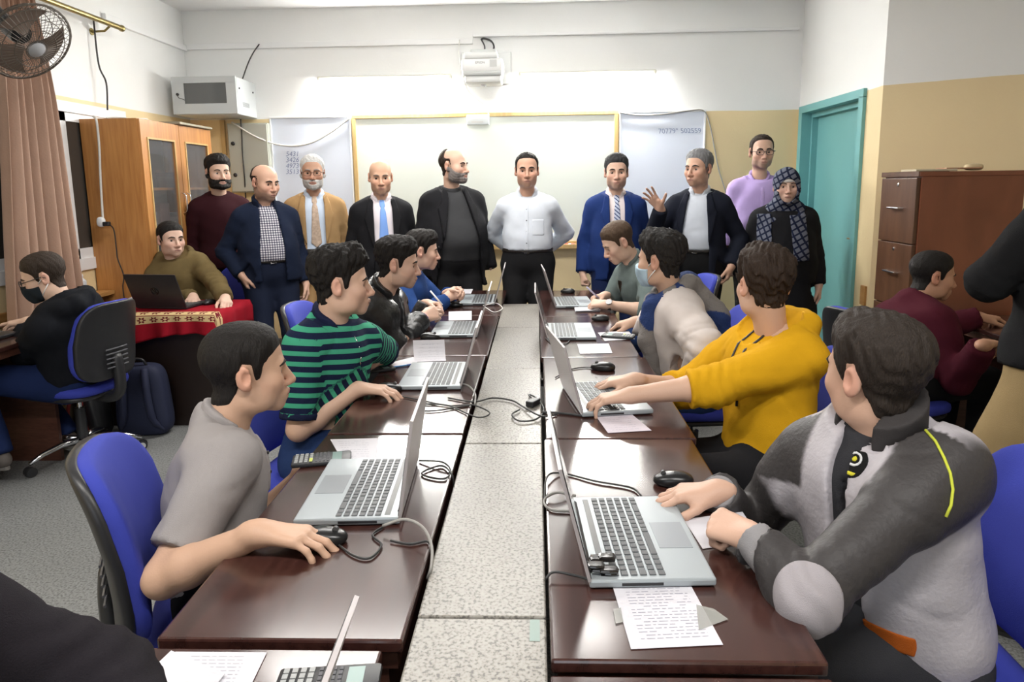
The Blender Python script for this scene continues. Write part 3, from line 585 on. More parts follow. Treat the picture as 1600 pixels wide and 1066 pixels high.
# ---- table with the red cloth
rt = thing('cloth_table', 'dark table hidden under the red patterned cloth', 'table', (-2.53, 4.40, 0))
MB().box((-0.40, -0.24, 0.71), (0.53, 0.24, 0.735), bev=0.004).build('top', MAHO, rt); MB().box((-0.36, -0.20, 0), (0.49, -0.18, 0.71)).build('front_panel', mat('table_dark', (0.018, 0.010, 0.008), 0.4), rt)
for s in (-0.36, 0.47): MB().box((s, -0.20, 0), (s+0.02, 0.22, 0.71)).build('end_panel', MATS['table_dark'], rt)
def cloth_mat():
    m = mat('red_cloth', (0.22, 0.008, 0.016), 0.9, spec=0.1); N, L = nodes_of(m); b = N['Principled BSDF']
    at = N.new('ShaderNodeAttribute'); at.attribute_name = 'rest'; sp = N.new('ShaderNodeSeparateXYZ'); L.new(at.outputs['Vector'], sp.inputs[0])
    def M(op, a, b_=None):
        n = N.new('ShaderNodeMath'); n.operation = op
        for i, v in enumerate((a, b_)):
            if v is None: continue
            if isinstance(v, (int, float)): n.inputs[i].default_value = v
            else: L.new(v, n.inputs[i])
        return n.outputs[0]
    s, t_ = sp.outputs['X'], sp.outputs['Y']          # s along the band, t across it
    band = M('MULTIPLY', M('GREATER_THAN', t_, 0.0), M('LESS_THAN', t_, 0.135))
    fx = M('SUBTRACT', M('FRACT', M('DIVIDE', s, 0.075)), 0.5); fy = M('SUBTRACT', M('FRACT', M('DIVIDE', t_, 0.0675)), 0.5)
    r2 = M('SQRT', M('ADD', M('MULTIPLY', fx, fx), M('MULTIPLY', fy, fy))); ang = M('ARCTAN2', fy, fx)
    pet = M('ADD', 0.30, M('MULTIPLY', 0.09, M('COSINE', M('MULTIPLY', ang, 6.0))))
    fl = M('MULTIPLY', M('LESS_THAN', r2, pet), M('GREATER_THAN', r2, 0.13))
    edge = M('GREATER_THAN', M('ABSOLUTE', fy), 0.45)
    dark = M('MAXIMUM', fl, edge)
    mx = N.new('ShaderNodeMix'); mx.data_type = 'RGBA'; mx.inputs[6].default_value = (0.58, 0.43, 0.22, 1); mx.inputs[7].default_value = (0.13, 0.012, 0.018, 1); L.new(dark, mx.inputs[0])
    m2 = N.new('ShaderNodeMix'); m2.data_type = 'RGBA'; m2.inputs[6].default_value = (0.27, 0.008, 0.018, 1); L.new(mx.outputs[2], m2.inputs[7]); L.new(band, m2.inputs[0]); L.new(m2.outputs[2], b.inputs['Base Color'])
    return m
def cloth():
    # sheet: v=0 hem of the front drape .. top .. back edge ; u across
    prof = []
    nu, nv = 90, 44; V = []; Rr = []
    for i in range(nu):
        u = i/(nu-1)
        for j in range(nv):
            v = j/(nv-1)*0.74-0.22                      # metres from the front edge (negative = hanging)
            xx = -2.94+0.99*u
            dr = 0.16+0.05*math.sin(u*5.0+0.5)+0.05*max(0, u-0.55)
            if v < 0:
                k = -v/0.22; y = 4.145-0.012-0.02*math.sin(u*34+math.sin(u*9)*2)*k-0.012*k; z = 0.742-dr*k
            else: y = 4.15+v; z = 0.742
            if u > 0.955: z -= (u-0.955)/0.045*0.16; xx = -2.94+0.99*0.955+0.012*(1+0.4*math.sin(v*40))*min(1, (u-0.955)/0.01)
            V.append((xx, y, z)); Rr.append((0.99*u, v-0.002+0.085, 0))
    F = [[i*nv+j, (i+1)*nv+j, (i+1)*nv+j+1, i*nv+j+1] for i in range(nu-1) for j in range(nv-1)]
    g = MB().add(V, F); o = g.build('tablecloth', cloth_mat(), None, True); me = o.data
    a = me.attributes.new('rest', 'FLOAT_VECTOR', 'POINT'); a.data.foreach_set('vector', np.array(Rr, 'f').ravel())
    sol = o.modifiers.new('thick', 'SOLIDIFY'); sol.thickness = 0.003; sol.offset = 1
    return tag(o, 'dark red tablecloth with gold flower border under the black laptop', 'tablecloth')
cloth()
laptop(-2.40, 4.42, 0.746, 195+180-182+6, 'dark grey laptop seen from behind on the red cloth', 112, 'stuff', True, True).rotation_euler[2] = -R(188)
tag(MB().box((-2.92, 4.28, 0.746), (-2.62, 4.40, 0.772), bev=0.006).build('keyboard_case', BLACKP), 'black flat keyboard on the red cloth by the wardrobe', 'keyboard')
paper('loose_sheet', 'white sheet on the red cloth behind the dark laptop', ((192, 470), (226, 480), (226, 466), (206, 464)), 0.748)
# ---- bags on the floor
NAVY = mat('bag_navy', (0.010, 0.014, 0.042), 0.75, bump=0.15, bscale=300)
bp_ = thing('backpack', 'navy blue backpack standing against the dark table', 'backpack', (-2.44, 4.05, 0), R(4))
MB().add(*superell(0.155, 0.075, 0.225, 0.42, 0.5, 28, 18, lambda x_, y_, z_: (x_*(1-0.12*(z_/0.225)), y_, z_+0.225))).build('body', NAVY, bp_, True)
for s in (-0.075, 0.075): MB().tube(spline([(s*0.7, -0.065, 0.43), (s*0.9, -0.10, 0.36), (s*1.0, -0.105, 0.24), (s*1.2, -0.095, 0.12), (s*1.75, -0.055, 0.04)], 5), [0.022]*15+[0.018]*3+[0.010]*3, 8).build('strap', NAVY, bp_, True)
MB().tube(spline([(-0.05, -0.03, 0.445), (-0.03, -0.04, 0.485), (0.03, -0.04, 0.485), (0.05, -0.03, 0.445)], 5), 0.008, 6).build('top_handle', BLACKP, bp_, True)
MB().add(*superell(0.12, 0.03, 0.10, 0.45, 0.5, 20, 12, lambda x_, y_, z_: (x_, y_+0.065, z_+0.13))).build('front_pocket', NAVY, bp_, True)
b2 = thing('black_bag', 'black bag with red straps on the floor beside the navy backpack', 'bag', (-2.78, 4.02, 0), R(-10))
MB().add(*superell(0.12, 0.08, 0.18, 0.5, 0.55, 24, 14, lambda x_, y_, z_: (x_*(1-0.3*(z_/0.18)), y_, z_+0.18))).build('body', BLACKP, b2, True)
REDS = mat('red_strap', (0.16, 0.012, 0.010), 0.7)
for s in (-0.05, 0.045): MB().tube(spline([(s*0.5, -0.06, 0.31), (s, -0.098, 0.2), (s*1.4, -0.09, 0.05)], 6), 0.012, 6).build('strap', REDS, b2, True)
# ---- curtain, rod, fan on the left wall
def curt(u, v):
    yc0, yc1 = 3.98+(3.78-3.98)*v, 4.33+(4.42-4.33)*v-0.10*max(0, 0.28-v)   # gathers towards the top
    amp = 0.028+0.022*v
    y = yc0+(yc1-yc0)*u; return (-3.02+amp*math.sin(u*38+1.6*math.sin(v*2.2)+v*1.2)+0.012*math.sin(u*11), y+0.014*math.cos(u*38+v), 2.66-2.1*v)
ct = tag(MB().grid(curt, 130, 40).build('curtain', mat('curtain_velvet', (0.33, 0.205, 0.145), 0.75, bump=0.12, bscale=90, var=0.16, vscale=5, sheen=0.15), None, True), 'pinkish beige velvet curtain hanging in folds at the left window', 'curtain')
ct.modifiers.new('thick', 'SOLIDIFY').thickness = 0.003
rod = thing('curtain_rod', 'brass curtain rod on the white wall above the window', 'curtain rod', (-3.02, 5.2, 2.675))
MB().cyl((0, -2.0, 0), (0, 0, 0), 0.019, 14).build('pole', BRASS, rod, 'auto'); MB().add(*superell(0.024, 0.03, 0.024, 1, 1, 14, 8)).build('finial', BRASS, rod, True)
MB().tube([(-0.14, -0.14, -0.05), (-0.05, -0.13, -0.045), (0, -0.12, 0)], 0.008, 8).cyl((-0.14, -0.14, -0.05), (-0.135, -0.14, -0.05), 0.025, 12).build('bracket', BRASS, rod, 'auto')
cable('twisted_cord', 'black and white twisted cord hanging from the curtain rod to the wardrobe', [(-3.13, 5.05, 2.70), (-3.12, 5.04, 2.4), PX(166, 130, -3.1), PX(168, 172, -3.1)], 0.006, BLACKC)
# wall fan
fc_ = PY(45, 66, 3.45); wf = thing('wall_fan', 'dark wall fan with round wire cage in front of the curtain', 'fan', tuple(fc_))
nrm = Vector((0.74, -0.22, -0.64)).normalized(); wf.rotation_mode = 'QUATERNION'; wf.rotation_quaternion = nrm.to_track_quat('Z', 'Y')
FAND = mat('fan_wire', (0.10, 0.085, 0.07), 0.45, 0.3); FANB = mat('fan_blade', (0.13, 0.095, 0.075), 0.35)
RF = 0.205; g = MB()
for rr, zz in ((0.05, 0.062), (0.10, 0.055), (0.15, 0.04), (0.19, 0.018), (RF, 0.0), (0.19, -0.03), (0.15, -0.055), (0.10, -0.07)): g.tube([(rr*math.cos(a), rr*math.sin(a), zz) for a in np.linspace(0, 2*math.pi, 33)], 0.0022 if rr < RF else 0.006, 5)
g.build('cage_rings', FAND, wf); g = MB()
for k in range(48):
    a = 2*math.pi*k/48; c, s = math.cos(a), math.sin(a); g.tube([(c*r_, s*r_, z) for r_, z in ((0.04, 0.064), (0.10, 0.055), (0.15, 0.04), (0.19, 0.018), (RF, 0), (0.19, -0.03), (0.13, -0.062), (0.07, -0.075))], 0.0014, 4)
g.build('cage_wires', FAND, wf)
for k in range(3):
    a0 = 2*math.pi*k/3
    MB().grid(lambda u, v: ((0.03+0.145*u)*math.cos(a0+(v-0.5)*(0.7+0.9*u)), (0.03+0.145*u)*math.sin(a0+(v-0.5)*(0.7+0.9*u)), 0.012*(v-0.5)*(1.5+u)-0.01), 8, 10).build('blade', FANB, wf, True)
MB().lathe([(0.0, 0.07), (0.035, 0.068), (0.045, 0.06)], 20).build('badge', mat('fan_badge', (0.35, 0.36, 0.38), 0.35), wf, 'auto'); MB().lathe([(0.0, -0.05), (0.05, -0.055), (0.055, -0.14), (0.03, -0.16), (0, -0.16)], 18).build('motor', BLACKP, wf, 'auto')
bk = MB().tube([(0, 0, -0.13), (-0.02, 0.02, -0.26)], 0.025, 10).tube(spline([(-0.02, 0.02, -0.26), (-0.06, 0.03, -0.40), (-0.10, 0.03, -0.62)], 5), 0.03, 10).build('arm', BLACKP, wf, True)
# hand gel and roll on the window sill
for k, (px, py) in enumerate(((122, 446), (130, 443))):
    p = PX(px, py, -3.08); bt = thing('pump_bottle', ('clear pump bottle on the ledge, nearer the curtain', 'clear pump bottle on the ledge, nearer the wardrobe')[k], 'bottle', (-3.09, p[1], 0.80), group='pump bottles')
    MB().lathe([(0.0, 0), (0.03, 0.003), (0.03, 0.10), (0.012, 0.12), (0.012, 0.13)], 16).build('body', mat('gel_bottle', (0.70, 0.73, 0.76), 0.15), bt, 'auto'); MB().lathe([(0.013, 0.13), (0.013, 0.145), (0.005, 0.147), (0.005, 0.165)], 12).box((-0.006, -0.03, 0.163), (0.006, 0.01, 0.172), bev=0.002).build('pump', WHITE, bt)
sl = struct(MB().box((XL, 4.3, 0.775), (XL+0.14, 4.79, 0.80)).build('trim_6', MATS['rail_wood']))
tr = thing('paper_roll', 'white paper roll on the ledge behind the masked boy', 'roll', (-3.08, 4.42, 0.80)); MB().lathe([(0.02, 0), (0.05, 0), (0.05, 0.1), (0.02, 0.1), (0.02, 0)], 20, cap=False).build('roll_body', WHITE, tr, 'auto'); MB().cyl((0, 0, 0.0), (0, 0, 0.101), 0.0195, 12).build('core', mat('card', (0.4, 0.3, 0.2), 0.8), tr)
# ================================================================== PEOPLE: distance fields -> one smooth surface
f32 = np.float32
def v3(*a): return np.array(a, float)
def nz(v): v = np.asarray(v, float); return v/(np.linalg.norm(v)+1e-12)
def cone(a, b, r1, r2, k=0.02, sub=False, flat=None): return dict(t='c', a=np.asarray(a, float), b=np.asarray(b, float), r1=r1, r2=r2, k=k, sub=sub, flat=flat)
def ell(c, r, M=None, k=0.02, sub=False): return dict(t='e', c=np.asarray(c, float), r=np.asarray(r, float), M=M, k=k, sub=sub)
def prim_d(p, P):
    if p['t'] == 'c':
        a = p['a'].astype(f32); ab = (p['b']-p['a']).astype(f32); Q = P-a
        t = np.clip((Q@ab)/max(1e-9, float(ab@ab)), 0, 1); D = Q-t[..., None]*ab
        if p['flat'] is not None:
            n, s = p['flat']; n = n.astype(f32); cmp_ = D@n; D = D+(cmp_*(1/s-1))[..., None]*n
            return (np.sqrt(np.einsum('...i,...i->...', D, D))-(p['r1']+(p['r2']-p['r1'])*t))*(s**0.5)
        return np.sqrt(np.einsum('...i,...i->...', D, D))-(p['r1']+(p['r2']-p['r1'])*t)
    Q = P-p['c'].astype(f32)
    if p['M'] is not None: Q = Q@p['M'].astype(f32)
    r = p['r'].astype(f32); A = Q/r; k0 = np.sqrt(np.einsum('...i,...i->...', A, A)); B = A/r; k1 = np.sqrt(np.einsum('...i,...i->...', B, B))
    return k0*(k0-1)/np.maximum(k1, 1e-6)
def smin(a, b, k):
    h = np.clip(0.5+0.5*(b-a)/k, 0, 1); return b*(1-h)+a*h-k*h*(1-h)
def grow(prims, off): 
    out = []
    for p in prims:
        q = dict(p)
        if p['t'] == 'c': q['r1'] = p['r1']+off; q['r2'] = p['r2']+off
        else: q['r'] = p['r']+off
        out.append(q)
    return out
class Layer:
    def __init__(s, prims, region=None, extra=None): s.p = prims; s.region = region; s.extra = extra
    def full(s, P):
        d = np.full(P.shape[:-1], 9.0, f32)
        for p in s.p:
            if not p['sub']: d = smin(d, prim_d(p, P), p['k'])
        for p in s.p:
            if p['sub']: d = -smin(-d, prim_d(p, P), p['k'])
        if s.extra is not None: d = s.extra(P, d)
        if s.region is not None: d = np.maximum(d, s.region(P))
        return d
    def blocks(s, P, cen, rad):
        Dc = [prim_d(p, cen) for p in s.p]; Dm = np.min([d for d, p in zip(Dc, s.p) if not p['sub']], axis=0)
        out = np.full(P.shape[:2], 9.0, f32)
        for ps in (False, True):
            for d, p in zip(Dc, s.p):
                if p['sub'] != ps: continue
                m = np.nonzero(d < (Dm+2.2*rad+p['k'] if not ps else 1.6*rad+p['k']))[0]
                if not len(m): continue
                e = prim_d(p, P[m])
                out[m] = smin(out[m], e, p['k']) if not ps else -smin(-out[m], e, p['k'])
        if s.extra is not None: out = s.extra(P, out)
        if s.region is not None: out = np.maximum(out, s.region(P))
        return out
    def bounds(s):
        lo = np.full(3, 9.); hi = -lo
        for p in s.p:
            if p['sub']: continue
            if p['t'] == 'c':
                r = max(p['r1'], p['r2']); lo = np.minimum(lo, np.minimum(p['a'], p['b'])-r); hi = np.maximum(hi, np.maximum(p['a'], p['b'])+r)
            else: r = max(p['r']); lo = np.minimum(lo, p['c']-r); hi = np.maximum(hi, p['c']+r)
        return lo, hi
CORN = np.array([(i, j, k) for i in (0, 1) for j in (0, 1) for k in (0, 1)])
EDG = [(a, b) for a in range(8) for b in range(a+1, 8) if np.abs(CORN[a]-CORN[b]).sum() == 1]
def polygonise(layers, h, pad=0.035, box=None):
    B = 8; H = B*h; rad = 0.8661*H
    lo = np.min([l.bounds()[0] for l in layers], 0)-pad; hi = np.max([l.bounds()[1] for l in layers], 0)+pad
    if box is not None: lo = np.maximum(lo, box[0]); hi = np.minimum(hi, box[1])
    nb = np.maximum(1, np.ceil((hi-lo)/H).astype(int))
    I = np.stack(np.meshgrid(*[np.arange(n) for n in nb], indexing='ij'), -1).reshape(-1, 3)
    cen = (lo+(I+0.5)*H).astype(f32)
    d = np.min([l.full(cen) for l in layers], 0); keep = np.abs(d) < rad*1.25+0.006
    I = I[keep]; cen = cen[keep]
    if not len(I): return np.zeros((0, 3)), np.zeros((0, 4), int)
    g = np.stack(np.meshgrid(*[np.arange(B+1)]*3, indexing='ij'), -1).reshape(-1, 3)
    P = ((lo+I*H)[:, None, :]+g[None]*h).astype(f32)
    D = np.full(P.shape[:2], 9.0, f32)
    for l in layers: D = np.minimum(D, l.blocks(P, cen, rad))
    D = D.reshape(-1, B+1, B+1, B+1)
    cv = np.stack([D[:, a:a+B, b:b+B, c:c+B] for a, b, c in CORN], -1)            # n,8,8,8,8
    neg = cv < 0; act = neg.any(-1) & ~neg.all(-1)
    bi, ci, cj, ck = np.nonzero(act); cv = cv[bi, ci, cj, ck]; neg = neg[bi, ci, cj, ck]
    gi = I[bi]*B+np.stack([ci, cj, ck], -1)
    acc = np.zeros((len(gi), 3)); cnt = np.zeros(len(gi))
    for a, b in EDG:
        m = neg[:, a] != neg[:, b]; va, vb = cv[m, a], cv[m, b]; t = (va/(va-vb))[:, None]
        acc[m] += CORN[a]+(CORN[b]-CORN[a])*t; cnt[m] += 1
    V = lo+(gi+acc/cnt[:, None])*h
    n = nb*B+4; key = (gi[:, 0]+1)+(gi[:, 1]+1)*n[0]+(gi[:, 2]+1)*n[0]*n[1]
    o = np.argsort(key); ks = key[o]; st = np.array([1, n[0], n[0]*n[1]])
    Q = []
    for ax in range(3):
        e = np.zeros(3, int); e[ax] = 1; c1 = int(np.nonzero((CORN == e).all(1))[0][0])
        m = neg[:, 0] != neg[:, c1]; b_, c_ = (ax+1) % 3, (ax+2) % 3
        k0 = key[m]; ids = []; ok = np.ones(len(k0), bool)
        for off in (0, st[b_], st[b_]+st[c_], st[c_]):
            kk = k0-off; pos = np.minimum(np.searchsorted(ks, kk), len(ks)-1); ok &= ks[pos] == kk; ids.append(o[pos])
        q = np.stack(ids, -1); fl = ~neg[m, 0]; q[fl] = q[fl][:, ::-1]; Q.append(q[ok])
    return V, np.concatenate(Q)
def mesh_from(name, V, Fq, mats, cols=None, rest=None, mi=None, extraV=None):
    me = bpy.data.meshes.new(name); me.vertices.add(len(V)); me.vertices.foreach_set('co', np.ascontiguousarray(V, f32).ravel())
    me.loops.add(4*len(Fq)); me.loops.foreach_set('vertex_index', np.ascontiguousarray(Fq, np.int32).ravel())
    me.polygons.add(len(Fq)); me.polygons.foreach_set('loop_start', np.arange(0, 4*len(Fq), 4, dtype=np.int32))
    me.polygons.foreach_set('use_smooth', np.ones(len(Fq), bool))
    for m in mats: me.materials.append(m)
    if mi is not None: me.polygons.foreach_set('material_index', np.asarray(mi, np.int32))
    me.update(calc_edges=True)
    if cols is not None:
        a = me.attributes.new('col', 'FLOAT_COLOR', 'POINT'); a.data.foreach_set('color', np.concatenate([cols, np.ones((len(cols), 1))], 1).astype(f32).ravel())
    if rest is not None:
        a = me.attributes.new('rest', 'FLOAT_VECTOR', 'POINT'); a.data.foreach_set('vector', np.ascontiguousarray(rest, f32).ravel())
    return me
def sm(x, a, b):
    t = np.clip((x-a)/(b-a), 0, 1); return t*t*(3-2*t)

def attr_mat(name, rough=0.5, bump=0.0, bscale=250, sss=0.0, sheen=0.0, spec=0.3):
    if name in MATS: return MATS[name]
    m = mat(name, (0.5, 0.5, 0.5), rough, bump=bump, bscale=bscale, sss=sss, sheen=sheen, spec=spec); N, L = nodes_of(m); a = N.new('ShaderNodeAttribute'); a.attribute_name = 'col'
    L.new(a.outputs['Color'], N['Principled BSDF'].inputs['Base Color']); return m
SKINM = attr_mat('skin', 0.48, 0.06, 260, 0.0)
EYEW = mat('eye_white', (0.62, 0.58, 0.55), 0.2); IRIS = mat('eye_iris', (0.022, 0.012, 0.008), 0.12)
LIPL = mat('mouth_line', (0.12, 0.035, 0.03), 0.6)
def hair_mat(col, rough=0.55):
    k = 'hair_%.3f_%.3f_%.3f' % col
    return mat(k, col, 0.7, bump=0.5, bscale=75, var=0.45, vscale=70, stretch=(3.5, 3.5, 0.6), spec=0.25)
def cloth_m(name, col, rough=0.9, bump=0.25, bscale=500, var=0.06, vscale=20, sheen=0.0, spec=0.12, **kw): return mat(name, col, rough, bump=bump, bscale=bscale, var=var, vscale=vscale, sheen=sheen, spec=spec, **kw)

CURL = {'mouse': ((20, 26, 16), (16, 26, 16), (16, 28, 16), (20, 30, 18)), 'flat': ((6, 10, 8), (6, 10, 8), (6, 12, 8), (8, 12, 8)), 'relaxed': ((25, 32, 22), (30, 36, 24), (34, 38, 26), (38, 40, 26)),
        'fist': ((78, 95, 55), (80, 97, 55), (80, 97, 55), (80, 95, 55)), 'clasp': ((40, 55, 35), (42, 58, 35), (44, 60, 35), (46, 60, 35)), 'pen': ((48, 50, 25), (58, 62, 35), (66, 72, 40), (70, 76, 40)),
        'open': ((-4, 10, 8), (0, 14, 10), (4, 16, 10), (6, 18, 10)), 'type': ((22, 42, 22), (20, 40, 22), (20, 42, 22), (22, 40, 22))}
SPR = {'mouse': (7, 1, -5, -13), 'open': (12, 3, -6, -16), 'flat': (6, 1, -4, -10), 'type': (7, 2, -4, -10)}
THB = {'mouse': (38, 18, 12), 'open': (58, 5, 5), 'fist': (30, 40, 55), 'pen': (30, 38, 30), 'clasp': (34, 25, 25)}
def hand_prims(W, D, Bk, side, pose='relaxed', s=1.0):
    D = nz(D); Bk = nz(np.asarray(Bk, float)-D*np.dot(D, Bk)); lat = np.cross(D, Bk)*(-1 if side > 0 else 1)
    g = lambda x, y, z=0.0: W+s*(D*x+lat*y+Bk*z)
    pr = []; bases = ((0.090, 0.027), (0.094, 0.008), (0.089, -0.012), (0.080, -0.030)); lens = ((0.043, 0.026, 0.021), (0.047, 0.029, 0.022), (0.043, 0.027, 0.021), (0.034, 0.021, 0.019)); rads = (0.0088, 0.0090, 0.0086, 0.0076)
    for i, (bx_, by) in enumerate(bases): pr.append(cone(g(0.008, by*0.45, 0), g(bx_, by, 0.002), 0.0165*s, 0.0118*s, 0.014))
    pr.append(cone(g(-0.02, 0, 0), g(0.012, 0, 0), 0.0245*s, 0.0225*s, 0.02, flat=(Bk, 0.80)))
    pr.append(cone(g(0.022, 0.018, -0.008), g(0.062, 0.030, -0.010), 0.0175*s, 0.0125*s, 0.014))
    for i, (bx_, by) in enumerate(bases):
        p = g(bx_, by, 0.002); ang = 0.0; sp = R(SPR.get(pose, (3, 1, -2, -5))[i])
        d0 = nz(D*math.cos(sp)+lat*math.sin(sp)); r = rads[i]*s
        for j in range(3):
            ang += R(CURL[pose][i][j]); d = d0*math.cos(ang)-Bk*math.sin(ang); q = p+d*lens[i][j]*s
            pr.append(cone(p, q, r*(1.06-0.06*j), r*(0.98-0.09*j), 0.0035 if j else 0.007)); p = q
    o, dn, bend = THB.get(pose, (34, 22, 18)); p = g(0.024, 0.020, -0.008); a = R(o); d = nz(D*math.cos(a)+lat*math.sin(a)-Bk*math.sin(R(dn))*0.8)
    q = p+d*0.044*s; pr.append(cone(p, q, 0.0155*s, 0.0118*s, 0.012)); p = q
    for j, l in enumerate((0.033, 0.027)):
        a -= R(bend); d = nz(D*math.cos(a)+lat*math.sin(a)-Bk*math.sin(R(dn))*0.8); q = p+d*l*s; pr.append(cone(p, q, (0.0112-0.001*j)*s, (0.0105-0.002*j)*s, 0.005)); p = q
    return pr

def head_prims(fat=1.0):
    """head in its own frame: x lateral, y forward, z up, origin between the ears"""
    p = [ell((0, -0.010, 0.045), (0.075, 0.092, 0.078), k=0.02), ell((0, 0.030, 0.040), (0.063, 0.060, 0.066), k=0.03), ell((0, 0.034, -0.020), (0.061*fat, 0.058, 0.070), k=0.03),
         ell((0, 0.032, -0.064), (0.053*fat, 0.053, 0.045), k=0.03), ell((0, 0.074, -0.097), (0.024*fat, 0.019, 0.018), k=0.025)]
    for s in (-1, 1):
        p += [ell((s*0.043*fat, 0.060, -0.024), (0.024, 0.026, 0.024), k=0.03), ell((s*0.047*fat, 0.015, -0.070), (0.016, 0.036, 0.026), k=0.03)]
    p += [cone((-0.034, 0.082, 0.020), (0.034, 0.082, 0.020), 0.0115, 0.0115, 0.018), ell((0, 0.083, -0.068), (0.028, 0.018, 0.022), k=0.018)]
    for s in (-1, 1): p.append(ell((s*0.032, 0.101, -0.001), (0.0185, 0.0155, 0.0125), k=0.014, sub=True))
    p += [cone((0, 0.090, 0.014), (0, 0.1145, -0.034), 0.0075, 0.0115, 0.012), ell((0, 0.1125, -0.037), (0.0125, 0.0115, 0.010), k=0.006)]
    for s in (-1, 1): p.append(ell((s*0.0135, 0.1005, -0.0405), (0.0085, 0.012, 0.0085), k=0.006))
    p += [cone((-0.019, 0.0955, -0.0650), (0, 0.1025, -0.0625), 0.0045, 0.0058, 0.006), cone((0.019, 0.0955, -0.0650), (0, 0.1025, -0.0625), 0.0045, 0.0058, 0.006), cone((-0.014, 0.0955, -0.0755), (0.014, 0.0955, -0.0755), 0.0062, 0.0062, 0.007)]
    for s in (-1, 1):                                                             # lids, ears
        for zz, yy in ((0.0078, 0.0895), (-0.0085, 0.0875)): p.append(cone((s*0.019, yy-0.002, zz*0.55), (s*0.032, yy+0.0015, zz), 0.0042, 0.0046, 0.006)); p.append(cone((s*0.032, yy+0.0015, zz), (s*0.046, yy-0.0075, zz*0.4), 0.0046, 0.004, 0.006))
        c, sn = math.cos(R(22)), math.sin(R(22)); M = np.array([[c, -s*sn*-1, 0], [s*-sn, c, 0], [0, 0, 1.]])
        p.append(ell((s*0.0795, -0.012, 0.002), (0.0085, 0.020, 0.033), M, k=0.007)); p.append(ell((s*0.0885, -0.006, 0.004), (0.0075, 0.0105, 0.018), M, k=0.005, sub=True)); p.append(ell((s*0.076, -0.004, -0.022), (0.008, 0.011, 0.012), k=0.006))
    return p
def xform(prims, H, Rm, sc_):
    """to world; sc_ = uniform scale"""
    out = []
    for p in prims:
        q = dict(p); q['k'] = p['k']*sc_
        if p['t'] == 'c': q['a'] = H+Rm@(p['a']*sc_); q['b'] = H+Rm@(p['b']*sc_); q['r1'] *= sc_; q['r2'] *= sc_
        else: q['c'] = H+Rm@(p['c']*sc_); q['r'] = p['r']*sc_; q['M'] = Rm if p['M'] is None else Rm@p['M']
        out.append(q)
    return out
def waves(P, amp, fr=1.0, seed=0):
    x, y, z = P[..., 0]*fr, P[..., 1]*fr, P[..., 2]*fr; s = seed*1.7
    a = np.sin(33*z+11*x+2.2*np.sin(17*x+9*y+s)+s)*0.5+np.sin(26*x-31*y+14*z+1.8*np.sin(13*z+s))*0.35+np.sin(58*z-20*x+24*y+1.5*np.sin(29*y+s))*0.25
    c = np.abs(np.sin(19*z+14*x+2.4*np.sin(9*y+7*x+s)+0.6*s)); c2 = np.abs(np.sin(24*x+16*z-9*y+2.0*np.sin(8*z+s*1.3)))
    a = a*0.8+0.75*np.exp(-(c/0.16)**2)*(0.5+0.5*np.sin(15*x+12*y+s))+0.6*np.exp(-(c2/0.14)**2)*(0.5+0.5*np.sin(13*z+s*2))
    return (amp*a).astype(f32)
def ik(S, W, l1, l2, pole):
    d = W-S; L = np.linalg.norm(d)
    if L > (l1+l2)*0.995: s = L/((l1+l2)*0.995); l1 *= s; l2 *= s
    a = (l1*l1-l2*l2+L*L)/(2*L); hh = math.sqrt(max(1e-6, l1*l1-a*a)); u = d/L; p = np.asarray(pole, float); p = nz(p-u*np.dot(u, p)); return S+u*a+p*hh
def hd(t): t = R(t); return v3(math.sin(t), math.cos(t), 0)
